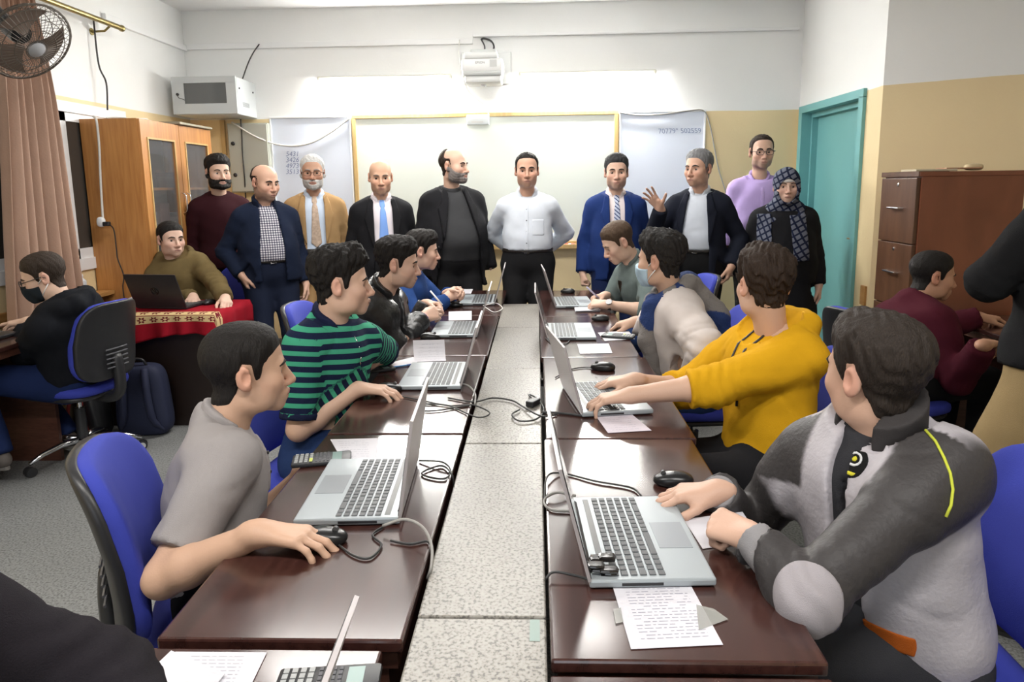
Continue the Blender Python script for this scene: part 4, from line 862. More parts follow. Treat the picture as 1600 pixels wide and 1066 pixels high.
class Person:
    """pelvis P, neck base N, head centre H (world), headings in degrees clockwise from +Y"""
    def __init__(s, label, P, N, H, torso, head, hpitch=0, hroll=0, girth=1.0, belly=0.0, sh=1.0, hs=1.0, fat=1.0, skin=(0.50, 0.29, 0.19), hh=0.0053, ch=0.0135, bow=0.0, tall=1.0, category='person', seed=0):
        s.label = label; s.P = np.asarray(P, float); s.N = np.asarray(N, float); s.H = np.asarray(H, float); s.g = girth; s.belly = belly; s.sh = sh; s.hs = hs; s.fat = fat; s.skin = np.array(skin)*np.array([1.14, 1.24, 1.32]); s.hh = hh; s.ch = ch; s.bow = bow; s.tall = tall; s.seed = seed
        s.u = nz(s.N-s.P); s.T = np.linalg.norm(s.N-s.P); f0 = hd(torso); s.r = nz(np.cross(f0, s.u)); s.f = np.cross(s.u, s.r); s.M = np.stack([s.r, s.f, s.u], 1)
        fh = hd(head); p, ro = R(hpitch), R(hroll); rh = nz(np.cross(fh, v3(0, 0, 1))); fw = fh*math.cos(p)-v3(0, 0, 1)*math.sin(p); uh = np.cross(rh, fw)
        s.Rh = np.stack([rh*math.cos(ro)+uh*math.sin(ro), fw, uh*math.cos(ro)-rh*math.sin(ro)], 1)
        s.base = v3(s.P[0], s.P[1], 0); s.arms = {}; s.legs = {}; s.obj = None; s.q = []
    def L(s, Pw): return (Pw-s.N.astype(f32))@s.M.astype(f32)          # torso frame, origin at neck
    def HL(s, Pw): return (Pw-s.H.astype(f32))@s.Rh.astype(f32)/f32(s.hs)
    def pt(s, x, y, z): return s.N+s.M@v3(x, y, z)
    def hp(s, x, y, z): return s.H+s.Rh@(v3(x, y, z)*s.hs)
    def spine(s, t): return s.P+(s.N-s.P)*t-s.f*s.bow*math.sin(math.pi*t)
    def torso(s, off=0.0, skirt=False):
        g, b, k = s.g, s.belly, s.sh; q = s.T/0.52; M = s.M; S = s.spine
        p = [ell(S(0.02)+s.f*0.1*b, (0.165*g+0.2*b, 0.118*g+0.25*b, 0.125), M, 0.05), ell(S(0.28)+s.f*0.55*b, (0.148*g+0.35*b, 0.104*g+0.75*b, 0.15*q), M, 0.07), ell(S(0.48)+s.f*0.35*b, (0.152*g*k**0.5+0.2*b, 0.106*g+0.35*b, 0.15*q), M, 0.07),
             ell(S(0.70)+s.f*0.008, (0.163*k, 0.110*g**0.5+0.1*b, 0.155*q), M, 0.06), cone(s.pt(-0.118*k, -0.012, -0.075), s.pt(0.118*k, -0.012, -0.075), 0.062, 0.062, 0.05)]
        for e in (-1, 1): p.append(cone(s.pt(e*0.015, -0.018, 0.022), s.pt(e*0.130*k, -0.012, -0.064), 0.050, 0.046, 0.04))
        for e in (1, -1):
            if e in s.arms: p.append(cone(s.arms[e]['S'], s.arms[e]['S']+(s.arms[e]['E']-s.arms[e]['S'])*0.3, 0.058*k**0.3, 0.052, 0.035))
        return grow(p, off)
    def arm(s, side, W, D=None, B=(0, 0, 1), pose='relaxed', pole=None, fwd=0.0, up=0.0, hand=True, hscale=1.0, E=None):
        """side +1 = the person's right arm"""
        S = s.pt(side*0.160*s.sh, -0.008+fwd, -0.078+up); W = np.asarray(W, float)
        if pole is None: pole = s.r*side*0.5-v3(0, 0, 1)*0.8-s.f*0.4
        E = ik(S, W, 0.285*s.tall, 0.25*s.tall, pole) if E is None else np.asarray(E, float)
        D = nz(W-E) if D is None else nz(np.asarray(D, float))
        s.arms[side] = dict(S=S, E=E, W=W, D=D, B=np.asarray(B, float), pose=pose, hand=hand, hs=hscale); return s
    def arm_prims(s, side, off=0.0, off2=None):
        a = s.arms[side]; off2 = off if off2 is None else off2; k = s.g**0.5
        return [cone(a['S'], a['E'], 0.051*k+off, 0.0415*k+off, 0.02), cone(a['E'], a['W'], 0.0435*k+off, 0.0285+off2, 0.018)]
    def fore_skin(s, side):
        a = s.arms[side]; d = a['W']-a['E']; m = a['E']+d*0.25
        return [cone(a['S'], a['E'], 0.050, 0.040, 0.03), cone(a['E'], m, 0.041, 0.0425, 0.02), cone(m, a['W']-0.01*nz(d), 0.0425, 0.027, 0.02)]
    def leg(s, side, foot, knee_dir, off=(0.092, 0.0)):
        A = np.asarray(foot, float); Hj = s.P+s.r*side*off[0]-v3(0, 0, 0.05)+s.f*off[1]
        K = ik(Hj, A, 0.43*s.tall, 0.42*s.tall, knee_dir); s.legs[side] = dict(H=Hj, K=K, A=A); return s
    def leg_prims(s, side, off=0.0, off2=None):
        l = s.legs[side]; off2 = off if off2 is None else off2; g = s.g
        return [cone(l['H'], l['K'], 0.083*g+off, 0.058+off, 0.03), cone(l['K'], l['A'], 0.058+off, 0.040+off2, 0.02)]
    # ---------------------------------------------------------------- building
    def add(s, name, layers, m, h=None, col=None, rest=False, box=None, lab=None, pad=0.03):
        V, Q = polygonise(layers, h or s.ch, pad, box)
        if not len(Q): return None
        cols = None if col is None else col(V.astype(f32))
        rs = None
        if rest:
            q = s.L(V.astype(f32)).astype(float); rs = q.copy()
            for e, a in s.arms.items():                      # sleeves carry their own coordinate along the arm
                for (A, Bp, o, rr) in ((a['S'], a['E'], 0.0, 0.085), (a['E'], a['W'], np.linalg.norm(a['E']-a['S']), 0.075)):
                    ab = Bp-A; t = ((V-A)@ab)/(ab@ab); dist = np.linalg.norm(V-A-np.clip(t, 0, 1)[:, None]*ab, axis=1)
                    out = (np.abs(q[:, 0]) > 0.165*s.sh) | (t > 0.35) | (o > 0)
                    m_ = (dist < rr) & out & (t > -0.1)
                    rs[m_, 2] = -(o+t[m_]*np.linalg.norm(ab))-0.06
        me = mesh_from(name, V-s.base, Q, [m], cols, rs); o = bpy.data.objects.new(name, me); C.objects.link(o)
        if s.obj is None: o.location = s.base
        else: o.parent = s.obj
        if lab: o['label'] = lab
        return o
    def mb(s, name, mbd, m, smooth=True, parent=None):
        mbd.v = [tuple(np.array(v)-s.base) for v in mbd.v]; o = mbd.build(name, m, parent or s.obj, smooth); return o
    def wrist_cut(s, side, back=0.0):
        a = s.arms[side]; d = nz(a['W']-a['E']); c = a['W']-d*back
        def f(P):
            q = P-c.astype(f32); t = q@d.astype(f32); r2 = np.einsum('...i,...i->...', q, q); return np.where(r2 < 0.0144, t, f32(-1.0)).astype(f32)
        return f
    def sleeve_cut(s, side, frac):
        """keep the sleeve up to frac of the whole arm (short sleeves)"""
        a = s.arms[side]; d = nz(a['E']-a['S']); c = a['S']+(a['E']-a['S'])*frac
        def f(P):
            q = P-c.astype(f32); t = q@d.astype(f32); r2 = np.einsum('...i,...i->...', q, q); return np.where(r2 < 0.02, t, f32(-1.0)).astype(f32)
        return f
    def headfield(s): return xform(head_prims(s.fat), s.H, s.Rh, s.hs)
    def neckp(s, off=0.0): return [cone(s.N-s.u*0.03-s.f*0.012, s.hp(0, -0.022, -0.045), 0.058*s.fat**0.7+off, 0.053*s.fat**0.7+off, 0.03)]
    def body(s, stubble=0.0, lips=(0.40, 0.20, 0.165), legs=True, tint=None, bare=()):
        hp_ = s.headfield()+s.neckp()
        hl = Layer(hp_); zcut = s.N+s.u*-0.02
        def colf(V):
            q = s.HL(V); x, y, z = np.abs(q[:, 0]), q[:, 1], q[:, 2]; c = np.tile(s.skin, (len(V), 1)).astype(float)
            near = np.linalg.norm(q, axis=1) < 0.19
            ear = near*sm(x, 0.072, 0.082); c *= (1-ear[:, None]*0.10*np.array([-0.6, 1.0, 1.0]))
            chk = near*np.exp(-((x-0.042)**2+(z+0.03)**2)/0.0007)*(y > 0.03); c *= 1+chk[:, None]*np.array([0.06, -0.05, -0.05])
            nose = near*np.exp(-(x**2/0.0003+(z+0.036)**2/0.0003))*(y > 0.09); c *= 1+nose[:, None]*np.array([0.05, -0.05, -0.05])
            lm = near*(y > 0.083)*sm(-np.sqrt((x/0.0235)**2+((z+0.0695)/0.0115)**2), -1.12, -0.85); c = c*(1-lm[:, None]*0.65)+np.array(lips)*np.minimum(1, s.skin[0]/0.45)*lm[:, None]*0.65
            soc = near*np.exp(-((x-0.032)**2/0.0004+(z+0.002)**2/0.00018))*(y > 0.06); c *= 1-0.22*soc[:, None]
            if stubble > 0:
                zb = np.interp(y, [-0.02, 0.02, 0.05, 0.085, 0.12], [0.005, -0.025, -0.042, -0.050, -0.050]); bd = near*sm(zb-z, 0.0, 0.02)*(y > -0.015)*(1-lm)*sm(z, -0.135, -0.11)
                c = c*(1-stubble*bd[:, None])+np.array([0.045, 0.035, 0.032])*stubble*bd[:, None]
            if tint is not None: c = tint(s, V, q, c)
            return c
        Vs, Qs, n = [], [], 0
        def add(layers, h, box=None, keep=None):
            nonlocal n
            V, Q = polygonise(layers, h, 0.02, box); Vs.append(V); Qs.append(Q+n); n += len(V)
        add([hl], s.hh)
        core = s.torso(-0.014)+[p for e in s.arms for p in s.arm_prims(e, -0.005)]+([p for e in s.legs for p in s.leg_prims(e, -0.005)] if legs else [])
        add([Layer(core)], 0.030)
        for e, a in s.arms.items():
            if not a['hand']: continue
            pr = hand_prims(a['W'], a['D'], a['B'], e, a['pose'], a['hs']); fs = s.fore_skin(e); fs[0] = cone(a['S']+(a['E']-a['S'])*0.55, a['E'], 0.045, 0.040, 0.03); pr += fs[0 if e in bare else 2:]
            add([Layer(pr)], min(s.hh*0.92, 0.0046))
        V = np.concatenate(Vs); Q = np.concatenate(Qs); me = mesh_from('person', V-s.base, Q, [SKINM], colf(V.astype(f32)))
        o = bpy.data.objects.new('person', me); C.objects.link(o); o.location = s.base; s.obj = o; tag(o, s.label, 'person'); s.hl = hl; return o
    def face_y(s, x, z):
        """surface of the face in the head frame"""
        y = np.linspace(0.13, 0.02, 90); P = np.array([s.hp(x, t, z) for t in y]).astype(f32); d = s.hl.full(P); i = np.argmax(d < 0)
        if i == 0: return 0.09
        return y[i-1]+(y[i]-y[i-1])*d[i-1]/(d[i-1]-d[i]+1e-9)
    def face(s, brow=(0.02, 0.015, 0.012), gaze=(0, 0), bw=0.0042, mouth=True, browlift=0.0, eyes=True):
        if eyes:
            for e in (-1, 1):
                c = v3(e*0.0322, 0.0748, -0.0008); g = nz(v3(math.sin(R(gaze[0])), math.cos(R(gaze[0])), math.sin(R(gaze[1])))); V, F = superell(0.0128, 0.0128, 0.0128, 1, 1, 14, 10); V = np.array(V)
                t1 = nz(np.cross(g, v3(0, 0, 1))); t2 = np.cross(t1, g); Vw = [s.hp(*(c+t1*v[0]+t2*v[1]+g*v[2])) for v in V]; b = MB()
                for fidx in F: 
                    zc = np.mean([V[i][2] for i in fidx]); b.f.append(list(fidx)); b.mi.append(1 if zc > 0.0108 else 0)
                b.v = [tuple(v) for v in Vw]; s.mb('eye', b, [EYEW, IRIS])
        hm = hair_mat(brow)
        for e in (-1, 1):
            pts = []
            for x, z in ((0.013, 0.0195), (0.022, 0.0235), (0.033, 0.0255), (0.044, 0.0225), (0.051, 0.017)): z += browlift; pts.append(s.hp(e*x, s.face_y(e*x, z)+0.0006, z))
            s.mb('eyebrow', MB().tube(pts, [bw*0.8*s.hs, bw*s.hs, bw*s.hs, bw*0.8*s.hs, bw*0.4*s.hs], 6), hm)
        if mouth:
            pts = [s.hp(x, s.face_y(x, -0.0695)+0.0004, -0.0692-abs(x)*0.03) for x in (-0.021, -0.011, 0, 0.011, 0.021)]
            s.mb('mouth_line', MB().tube(pts, 0.0014*s.hs, 5), LIPL)
    HAIRBASE = None
    def hairlayer(s, tf, noise=0.0025, fr=1.0):
        pr = xform([p for p in head_prims(s.fat)[:5]], s.H, s.Rh, s.hs)+s.neckp(-0.002)
        def ex(P, d):
            q = s.HL(P); n = np.sin(q[..., 0]*230*fr+q[..., 2]*60+3*np.sin(q[..., 1]*90))*0.5+np.sin(q[..., 1]*190*fr-q[..., 2]*120+2.5*np.sin(q[..., 0]*110+s.seed))*0.5
            t = tf(q[..., 0], q[..., 1], q[..., 2]); return (d-(t+np.where(t > 0.003, noise*n, 0))*s.hs).astype(f32)
        lo, hi = s.H-0.19*s.hs, s.H+0.19*s.hs
        return Layer(pr, None, ex), (lo, hi)
    def hair(s, col=(0.012, 0.010, 0.009), top=0.016, side=0.006, front=0.070, quiff=0.0, bald=None, nape=-0.075, noise=0.0028, temple=0.0, rough=0.5, fr=1.0, sideburn=-0.012, slope=0.3):
        yk = [-0.13, -0.075, -0.045, -0.030, -0.022, -0.014, 0.010, 0.017, 0.030, 0.037, 0.052, 0.072, 0.13]; zk = [nape, nape, nape+0.004, nape+0.03, -0.02, 0.036, 0.036, sideburn, sideburn+0.004, 0.028, 0.052+temple, front, front+0.004]
        def tf(x, y, z):
            ax = np.abs(x); zl = np.interp(y, yk, zk); zl = zl+np.where(y > 0.045, sm(ax, 0.03, 0.055)*(-0.006+temple*1.2), 0)
            tm = np.interp(z, [-0.08, -0.02, 0.03, 0.07, 0.105], [side*0.6, side*0.8, side, (side+top)*0.5, top])
            t = np.minimum(tm, (z-zl)*slope)
            if quiff: t = t+quiff*sm(y, 0.015, 0.075)*sm(z, 0.062, 0.095)*(1-0.5*sm(ax, 0.03, 0.065))
            if bald is not None: 
                yb, zb = bald; t = t-0.05*sm(y, 0.016, 0.03)*sm(z, -0.006, 0.01); t = t-0.05*sm(y, yb-0.025, yb+0.01)*sm(z, zb-0.012, zb+0.012)
            return np.where(z > 0.02, t, np.where(y > 0.045, -0.02, t))
        l, bx_ = s.hairlayer(tf, noise, fr); return s.add('hair', [l], hair_mat(col, rough), max(0.0036, s.hh), box=bx_)
    def beard(s, col=(0.015, 0.012, 0.010), t=0.008, chin=0.004, mous=True, noise=0.0022):
        def tf(x, y, z):
            ax = np.abs(x); zb = np.interp(y, [-0.03, -0.005, 0.02, 0.05, 0.075, 0.13], [-0.2, 0.0, -0.012, -0.036, -0.047, -0.047 if mous else -0.075]); ins = zb-z
            lip = np.sqrt((ax/0.027)**2+((z+0.0705)/0.0115)**2)-1
            tt = np.minimum(t+chin*sm(-z, 0.07, 0.11), ins*0.45); tt = np.minimum(tt, np.where(y > 0.07, lip*0.012, 1)); tt = np.minimum(tt, (z+0.135)*0.5); tt = np.minimum(tt, (y+0.01)*0.4)
            return tt
        pr = s.headfield()
        def ex(P, d):
            q = s.HL(P); n = np.sin(q[..., 0]*260+q[..., 2]*140)*np.sin(q[..., 1]*230+q[..., 2]*90); return (d-(tf(q[..., 0], q[..., 1], q[..., 2])+noise*n)*s.hs).astype(f32)
        c = s.hp(0, 0.04, -0.06); return s.add('beard', [Layer(pr, None, ex)], hair_mat(col), max(0.0036, s.hh), box=(c-0.11, c+0.11))
    def glasses(s, m, half=True, size=1.0):
        g = MB(); rim = 0.0021*s.hs
        for e in (-1, 1):
            ring = [s.hp(e*0.0335+0.0255*size*math.copysign(abs(math.cos(a))**0.7, math.cos(a)), 0.110-0.10*abs(abs(e*0.0335+0.0255*math.cos(a))-0.01)**1.4, -0.002+0.0175*size*math.copysign(abs(math.sin(a))**0.75, math.sin(a))) for a in np.linspace(0, 2*math.pi, 25)]
            g.tube(ring, rim, 6); g.tube([s.hp(e*0.060, 0.104, 0.004), s.hp(e*0.077, 0.085, 0.008), s.hp(e*0.083, 0.0, 0.014), s.hp(e*0.082, -0.018, 0.002)], rim, 6)
        g.tube([s.hp(-0.009, 0.1125, 0.002), s.hp(0, 0.116, 0.004), s.hp(0.009, 0.1125, 0.002)], rim, 6)
        return s.mb('glasses', g, m)
    def mask(s, m, lo=-0.115, hi=-0.012, off=0.006, strap=True, straps=None):
        pr = grow(s.headfield()[:-0 or None], 0)
        pr = [p for p in pr if not p['sub']]
        def reg(P):
            q = s.HL(P); zt = hi-0.25*np.abs(q[..., 0]); return np.maximum.reduce([q[..., 2]-zt, (lo-q[..., 2]), 0.030-q[..., 1]]).astype(f32)*s.hs
        lay = Layer(xform(grow([p for p in head_prims(s.fat) if not p['sub']][:9]+[ell((0, 0.095, -0.04), (0.03, 0.022, 0.045), k=0.03)], off), s.H, s.Rh, s.hs), reg)
        c = s.hp(0, 0.06, -0.06); o = s.add('face_mask', [lay], m, max(0.003, s.hh*0.8), box=(c-0.13, c+0.13))
        if strap:
            for e in (-1, 1):
                g = MB()
                for z0, z1 in ((-0.022, 0.018), (-0.085, -0.028)): g.tube([s.hp(e*0.063, 0.034, z0), s.hp(e*0.074, 0.012, (z0+z1)/2), s.hp(e*0.082, -0.015, z1)], 0.0022*s.hs, 5)
                s.mb('mask_loop', g, straps or WHITE)
        return o
    # ---------------------------------------------------------------- clothes
    def zl(s, t): return -s.T*(1-t)                       # local z of spine fraction t
    def top(s, name, m, off=0.010, hem=-0.02, sleeves='long', open_w=None, amp=0.0035, hood=None, cuff=0.012, puff=0.0, neck=0.0, rest=False, col=None, h=None, slv=None, extra_prims=(), neckcut=True, skirt=0.0, lab=None, cutback=0.0, hemflare=0.0):
        """a garment over torso and arms; open_w = [(z, half width)...] removed at the front"""
        pr = s.torso(off)
        if skirt:
            g = s.g+s.belly; 
            for e in (-1, 1): pr.append(cone(s.pt(e*0.055, 0.0, -s.T+0.02), s.pt(e*0.062, 0.005, -s.T-skirt), 0.112*s.g+off+0.3*s.belly, 0.112*s.g+off+hemflare+0.25*s.belly, 0.06))
        frac = {'long': None, 'short': 0.78}.get(sleeves, sleeves)
        cuts = []
        so = off if slv is None else slv
        for e in s.arms:
            ap = s.arm_prims(e, so+0.004, so+cuff*0.6)
            if frac is None: pr += ap; cuts.append(s.wrist_cut(e, 0.004+cutback))
            elif frac <= 1.0: pr.append(ap[0]); cuts.append(s.sleeve_cut(e, frac))
            else:
                a = s.arms[e]; w_ = a['W']; pr += ap; d = nz(w_-a['E']); cpt = a['E']+(w_-a['E'])*(frac-1); 
                def f(P, cpt=cpt, d=d, FR=frac, L_=np.linalg.norm(w_-a['E'])):
                    q = P-cpt.astype(f32); t = q@d.astype(f32); dist = np.linalg.norm(q-t[..., None]*d.astype(f32), axis=-1); return np.where((dist < 0.074) & (t < L_*(2-FR)+0.07), t, f32(-1)).astype(f32)
                cuts.append(f)
        if hood:
            hood *= 1.06
            for a0, a1 in ((-150, -110), (-110, -70), (-70, -30), (-30, 10), (-190, -150)):
                A = [s.pt(hood*1.0*math.cos(R(t)), -0.035+hood*0.85*math.sin(R(t)), 0.012+0.025*math.sin(-R(t))) for t in (a0, a1)]; pr.append(cone(A[0], A[1], 0.040, 0.040, 0.03))
            pr.append(ell(s.pt(0, -0.115, -0.07), (0.10, 0.045, 0.09), s.M, 0.05))
        pr += list(extra_prims)
        zh = -s.T+hem*1.0-skirt
        def reg(P):
            q = s.L(P); r_ = (zh-q[..., 2]).astype(f32)
            far = np.abs(q[..., 0]) > 0.25*s.sh+s.belly                     # arms hang free of the hem
            if True:
                near_arm = np.zeros(q.shape[:-1], bool)
                for e, a in s.arms.items():
                    for A, Bp in ((a['S'], a['E']), (a['E'], a['W'])):
                        ab = (Bp-A).astype(f32); Q = P-A.astype(f32); t = np.clip((Q@ab)/float(ab@ab), 0, 1); dd = np.linalg.norm(Q-t[..., None]*ab, axis=-1); near_arm |= dd < 0.058+so
                r_ = np.where(near_arm, np.minimum(r_, -0.02), r_)
            for c in cuts: r_ = np.maximum(r_, c(P))
            if neckcut:
                nd = s.neckp(0.0)[0]; a = nd['a'].astype(f32); ax = nz(nd['b']-nd['a']).astype(f32); qq = P-a; t = qq@ax; dist = np.linalg.norm(qq-t[..., None]*ax, axis=-1)
                r_ = np.maximum(r_, np.where((dist < 0.11) & (t > 0.0), np.minimum(t-0.062-neck+0.30*q[..., 1], 0.2), -1).astype(f32))
            if open_w:
                zz = [a for a, b in open_w][::-1]; ww = [b for a, b in open_w][::-1]; w_ = np.interp(q[..., 2], zz, ww); rd = np.maximum(np.abs(q[..., 0])-w_, -q[..., 1]); r_ = np.maximum(r_, -rd)
            return r_.astype(f32)
        def ex(P, d):
            q = s.L(P); n = waves(q, amp, 1.0, s.seed)
            for e, a in s.arms.items():                         # folds gathered at the elbows
                dv = P-a['E'].astype(f32); r2 = np.einsum('...i,...i->...', dv, dv); ax = nz(a['W']-a['S']).astype(f32); n = n+(amp*0.9*np.exp(-r2/0.010)*np.sin((dv@ax)*150+2.5*np.sin(q[..., 0]*35+q[..., 2]*20))).astype(f32)
            return d+n
        lay = Layer(pr, reg, ex); s.toplay = lay
        return s.add(name, [lay], m, h, col, rest, lab=lab)
    def collar(s, m, off=0.010, h0=0.012, h1=0.050, notch=0.018, spread=0.55, name='collar', tilt=0.35, h=None, th=0.0, flare=0.0):
        nd = s.neckp(0.0)[0]; a = nd['a']; ax = nz(nd['b']-nd['a']); pr = [cone(a, a+ax*0.16, nd['r1']+off+flare, nd['r1']+off-flare*0.3, 0.01)]
        def reg(P):
            q = s.L(P); t = (P-a.astype(f32))@ax.astype(f32); top_ = t+tilt*q[..., 1]-h1-0.03; bot = h0+0.03-t-tilt*1.05*q[..., 1]-0.012
            rd = np.maximum(np.abs(q[..., 0])-notch-spread*np.maximum(0, t+tilt*q[..., 1]-h0-0.03), -q[..., 1]); return np.maximum.reduce([top_, bot, -rd]).astype(f32)
        return s.add(name, [Layer(pr, reg)], m, h or min(s.ch*0.7, 0.0075))
    def patch(s, name, m, off, inside, h=None, col=None, rest=False, lay=None, lab=None):
        """a thin piece lying on the last top garment where inside(local coords, world) < 0"""
        L0 = lay or s.toplay
        lay2 = Layer(L0.p, lambda P: np.maximum(inside(s.L(P), P), L0.region(P)).astype(f32) if L0.region is not None else inside(s.L(P), P).astype(f32), (lambda P, d: L0.extra(P, d)-f32(off)) if L0.extra else (lambda P, d: d-f32(off)))
        return s.add(name, [lay2], m, h or min(s.ch*0.75, 0.0075), col, rest, lab=lab)
    def front_patch(s, name, m, off, z0, z1, wfun, h=None, x0=0.0, base=None, rest=False):
        """strip on the shirt front: |x-x0(z)| < wfun(z)"""
        lay = base
        def reg(P):
            q = s.L(P); w_ = wfun(q[..., 2]); return np.maximum.reduce([np.abs(q[..., 0]-x0)-w_, z0-q[..., 2], q[..., 2]-z1, -q[..., 1]]).astype(f32)
        l2 = Layer(s.torso(off), reg, lambda P, d: d+waves(s.L(P), 0.002, 1, s.seed)); return s.add(name, [l2], m, h or min(s.ch*0.75, 0.0075), None, rest)
    def trousers(s, m, off=0.016, waist=0.10, cuff=0.03, name='trousers', amp=0.003, h=0.017, rest=False):
        lp = [p for e in s.legs for p in s.leg_prims(e, off, off+0.008)]
        pp = grow([ell(s.P-s.u*0.0, (0.165*s.g+0.2*s.belly, 0.118*s.g+0.3*s.belly, 0.125), s.M, 0.05), ell(s.P+s.u*0.10+s.f*0.2*s.belly, (0.150*s.g+0.25*s.belly, 0.106*s.g+0.45*s.belly, 0.10), s.M, 0.05)], off-0.003)+[cone(s.legs[e]['H'], s.legs[e]['H']+(s.legs[e]['K']-s.legs[e]['H'])*0.3, 0.083*s.g+off, 0.075*s.g+off, 0.06) for e in s.legs]
        wp = (s.P+s.u*waist).astype(f32); cuts = [(s.legs[e]['A'], nz(s.legs[e]['A']-s.legs[e]['K'])) for e in s.legs]
        ex = lambda P, d: d+waves(P-s.P.astype(f32), amp, 0.8, s.seed+3)
        def regl(P):
            r_ = np.full(P.shape[:-1], -1, f32)
            for A, d in cuts:
                q = P-A.astype(f32); r2 = np.einsum('...i,...i->...', q, q); r_ = np.maximum(r_, np.where(r2 < 0.02, q@d.astype(f32)-0.01, -1))
            return r_.astype(f32)
        return s.add(name, [Layer(lp, regl, ex), Layer(pp, lambda P: ((P-wp)@s.u.astype(f32)).astype(f32), ex)], m, h)
    def belt(s, m, z=0.085, off=0.022, w_=0.018, buckle=True):
        lay = Layer(grow([ell(s.P+s.u*0.10+s.f*0.2*s.belly, (0.150*s.g+0.25*s.belly, 0.106*s.g+0.45*s.belly, 0.10), s.M, 0.05), ell(s.P, (0.165*s.g+0.2*s.belly, 0.118*s.g+0.3*s.belly, 0.125), s.M, 0.05)], off), lambda P: (np.abs((P-s.P.astype(f32))@s.u.astype(f32)-z)-w_).astype(f32))
        o = s.add('belt', [lay], m, 0.010)
        if buckle:
            y = 0.106*s.g+0.45*s.belly+off+0.2*s.belly; c = s.P+s.u*z+s.f*(y-0.002); g = MB(); k = 0.018
            g.tube([c+s.r*k*a+s.u*k*b for a, b in ((-1, -1), (1, -1), (1, 1), (-1, 1), (-1, -1))], 0.003, 5); s.mb('buckle', g, CHROME)
        return o
    def shoes(s, m, dirs, sole=None, h=0.013):
        for e, l in s.legs.items():
            A = l['A']; d = dirs if isinstance(dirs, np.ndarray) else dirs[e]; z0 = A[2]-0.045; lat = np.cross(d, v3(0, 0, 1))
            pr = [cone(A+v3(0, 0, -0.02), A+v3(0, 0, -0.03)+d*0.03, 0.042, 0.042, 0.03), cone(A-d*0.03+v3(0, 0, -0.038), A+d*0.10+v3(0, 0, -0.045), 0.036, 0.038, 0.03), cone(A+d*0.10+v3(0, 0, -0.045), A+d*0.165+v3(0, 0, -0.052), 0.040, 0.028, 0.02)]
            zf = A[2]-0.08; o = s.add('shoe', [Layer(pr, lambda P: (zf-P[..., 2]).astype(f32))], m, h)
            so = MB(); n = 20; ring = [(A+d*(0.065+0.125*math.cos(a))+lat*0.044*math.sin(a)*(1.0 if math.cos(a) > 0 else 0.85)) for a in np.linspace(0, 2*math.pi, n, endpoint=False)]
            V = [(p[0], p[1], zf) for p in ring]+[(p[0], p[1], zf+0.018) for p in ring]; so.add(V, [list(range(n))[::-1], list(range(n, 2*n))]+[[i, (i+1) % n, n+(i+1) % n, n+i] for i in range(n)]); s.mb('sole', so, sole or BLACKP, False, None)
    def buttons(s, m, zs, off, r=0.0055, x=0.0):
        for z in zs:
            P = np.array([s.pt(x, t, z) for t in np.linspace(0.35, 0.02, 200)]).astype(f32); d = Layer(s.torso(off)).full(P); i = max(1, int(np.argmax(d < 0))); c = P[i].astype(float)
            V, F = superell(r, r, r*0.6, 1, 1, 8, 6); s.mb('button', MB().add([c+s.r*a+s.u*b+s.f*c_ for a, b, c_ in V], F), m)

def standing(label, px, top_y, Y, theta, head, height=None, **kw):
    """feet on the floor under the pixel column of the head; height from the top of the head"""
    tp = PY(px, top_y, Y); ht = tp[2]; q = ht/1.72; x = tp[0]
    off = kw.pop('lean', 0.0); hs = kw.pop('hs', 1.0); f = hd(theta); c = v3(x, Y, 0)
    P = c+v3(0, 0, 0.925*q); N = c+v3(0, 0, 1.408*q)-f*0.015; H = v3(x, Y, ht-0.123*hs)+hd(head)*0.005+f*0.012
    p = Person(label, P, N, H, theta, head, tall=q, hs=hs, **kw); 
    st = kw.get('girth', 1)
    for e in (1, -1): p.leg(e, c+p.r*e*0.11+v3(0, 0, 0.08)+f*0.01, f)
    return p
def seated(label, px, top_y, Y, theta, head, pel, lean=None, **kw):
    tp = PY(px, top_y, Y); hs = kw.get('hs', 1.0); hp_ = kw.get('hpitch', 0)
    H = v3(tp[0], tp[1], tp[2]-0.126*hs); nf = kw.pop('nf', 0.03); nd = kw.pop('nd', 0.150)
    N = H-v3(0, 0, nd*hs)-hd(head)*0.0-hd(theta)*nf
    if kw.pop('nx', None) is not None: pass
    p = Person(label, pel, N, H, theta, head, **kw); return p
# ================================================================== THE PEOPLE
def attr_math(m):
    N, L = nodes_of(m); at = N.new('ShaderNodeAttribute'); at.attribute_name = 'rest'; sp = N.new('ShaderNodeSeparateXYZ'); L.new(at.outputs['Vector'], sp.inputs[0])
    def M(op, a, b_=None):
        n = N.new('ShaderNodeMath'); n.operation = op
        for i, v in enumerate((a, b_)):
            if v is None: continue
            if isinstance(v, (int, float)): n.inputs[i].default_value = v
            else: L.new(v, n.inputs[i])
        return n.outputs[0]
    def mixc(fac, c1, c2):
        x = N.new('ShaderNodeMix'); x.data_type = 'RGBA'; L.new(fac, x.inputs[0])
        for i, c in ((6, c1), (7, c2)):
            if isinstance(c, tuple): x.inputs[i].default_value = (*c, 1)
            else: L.new(c, x.inputs[i])
        return x.outputs[2]
    return sp.outputs, M, mixc, (lambda c: L.new(c, N['Principled BSDF'].inputs['Base Color']))
def stripe_mat(name, c1, c2, period, duty=0.5, slope=0.0):
    m = cloth_m(name, c1, var=0.0); (X, Y, Z), M, mix, out = attr_math(m); s = M('ADD', Z, M('MULTIPLY', X, slope)); out(mix(M('LESS_THAN', M('FRACT', M('DIVIDE', M('ADD', s, 5.0), period)), duty), c1, c2)); return m
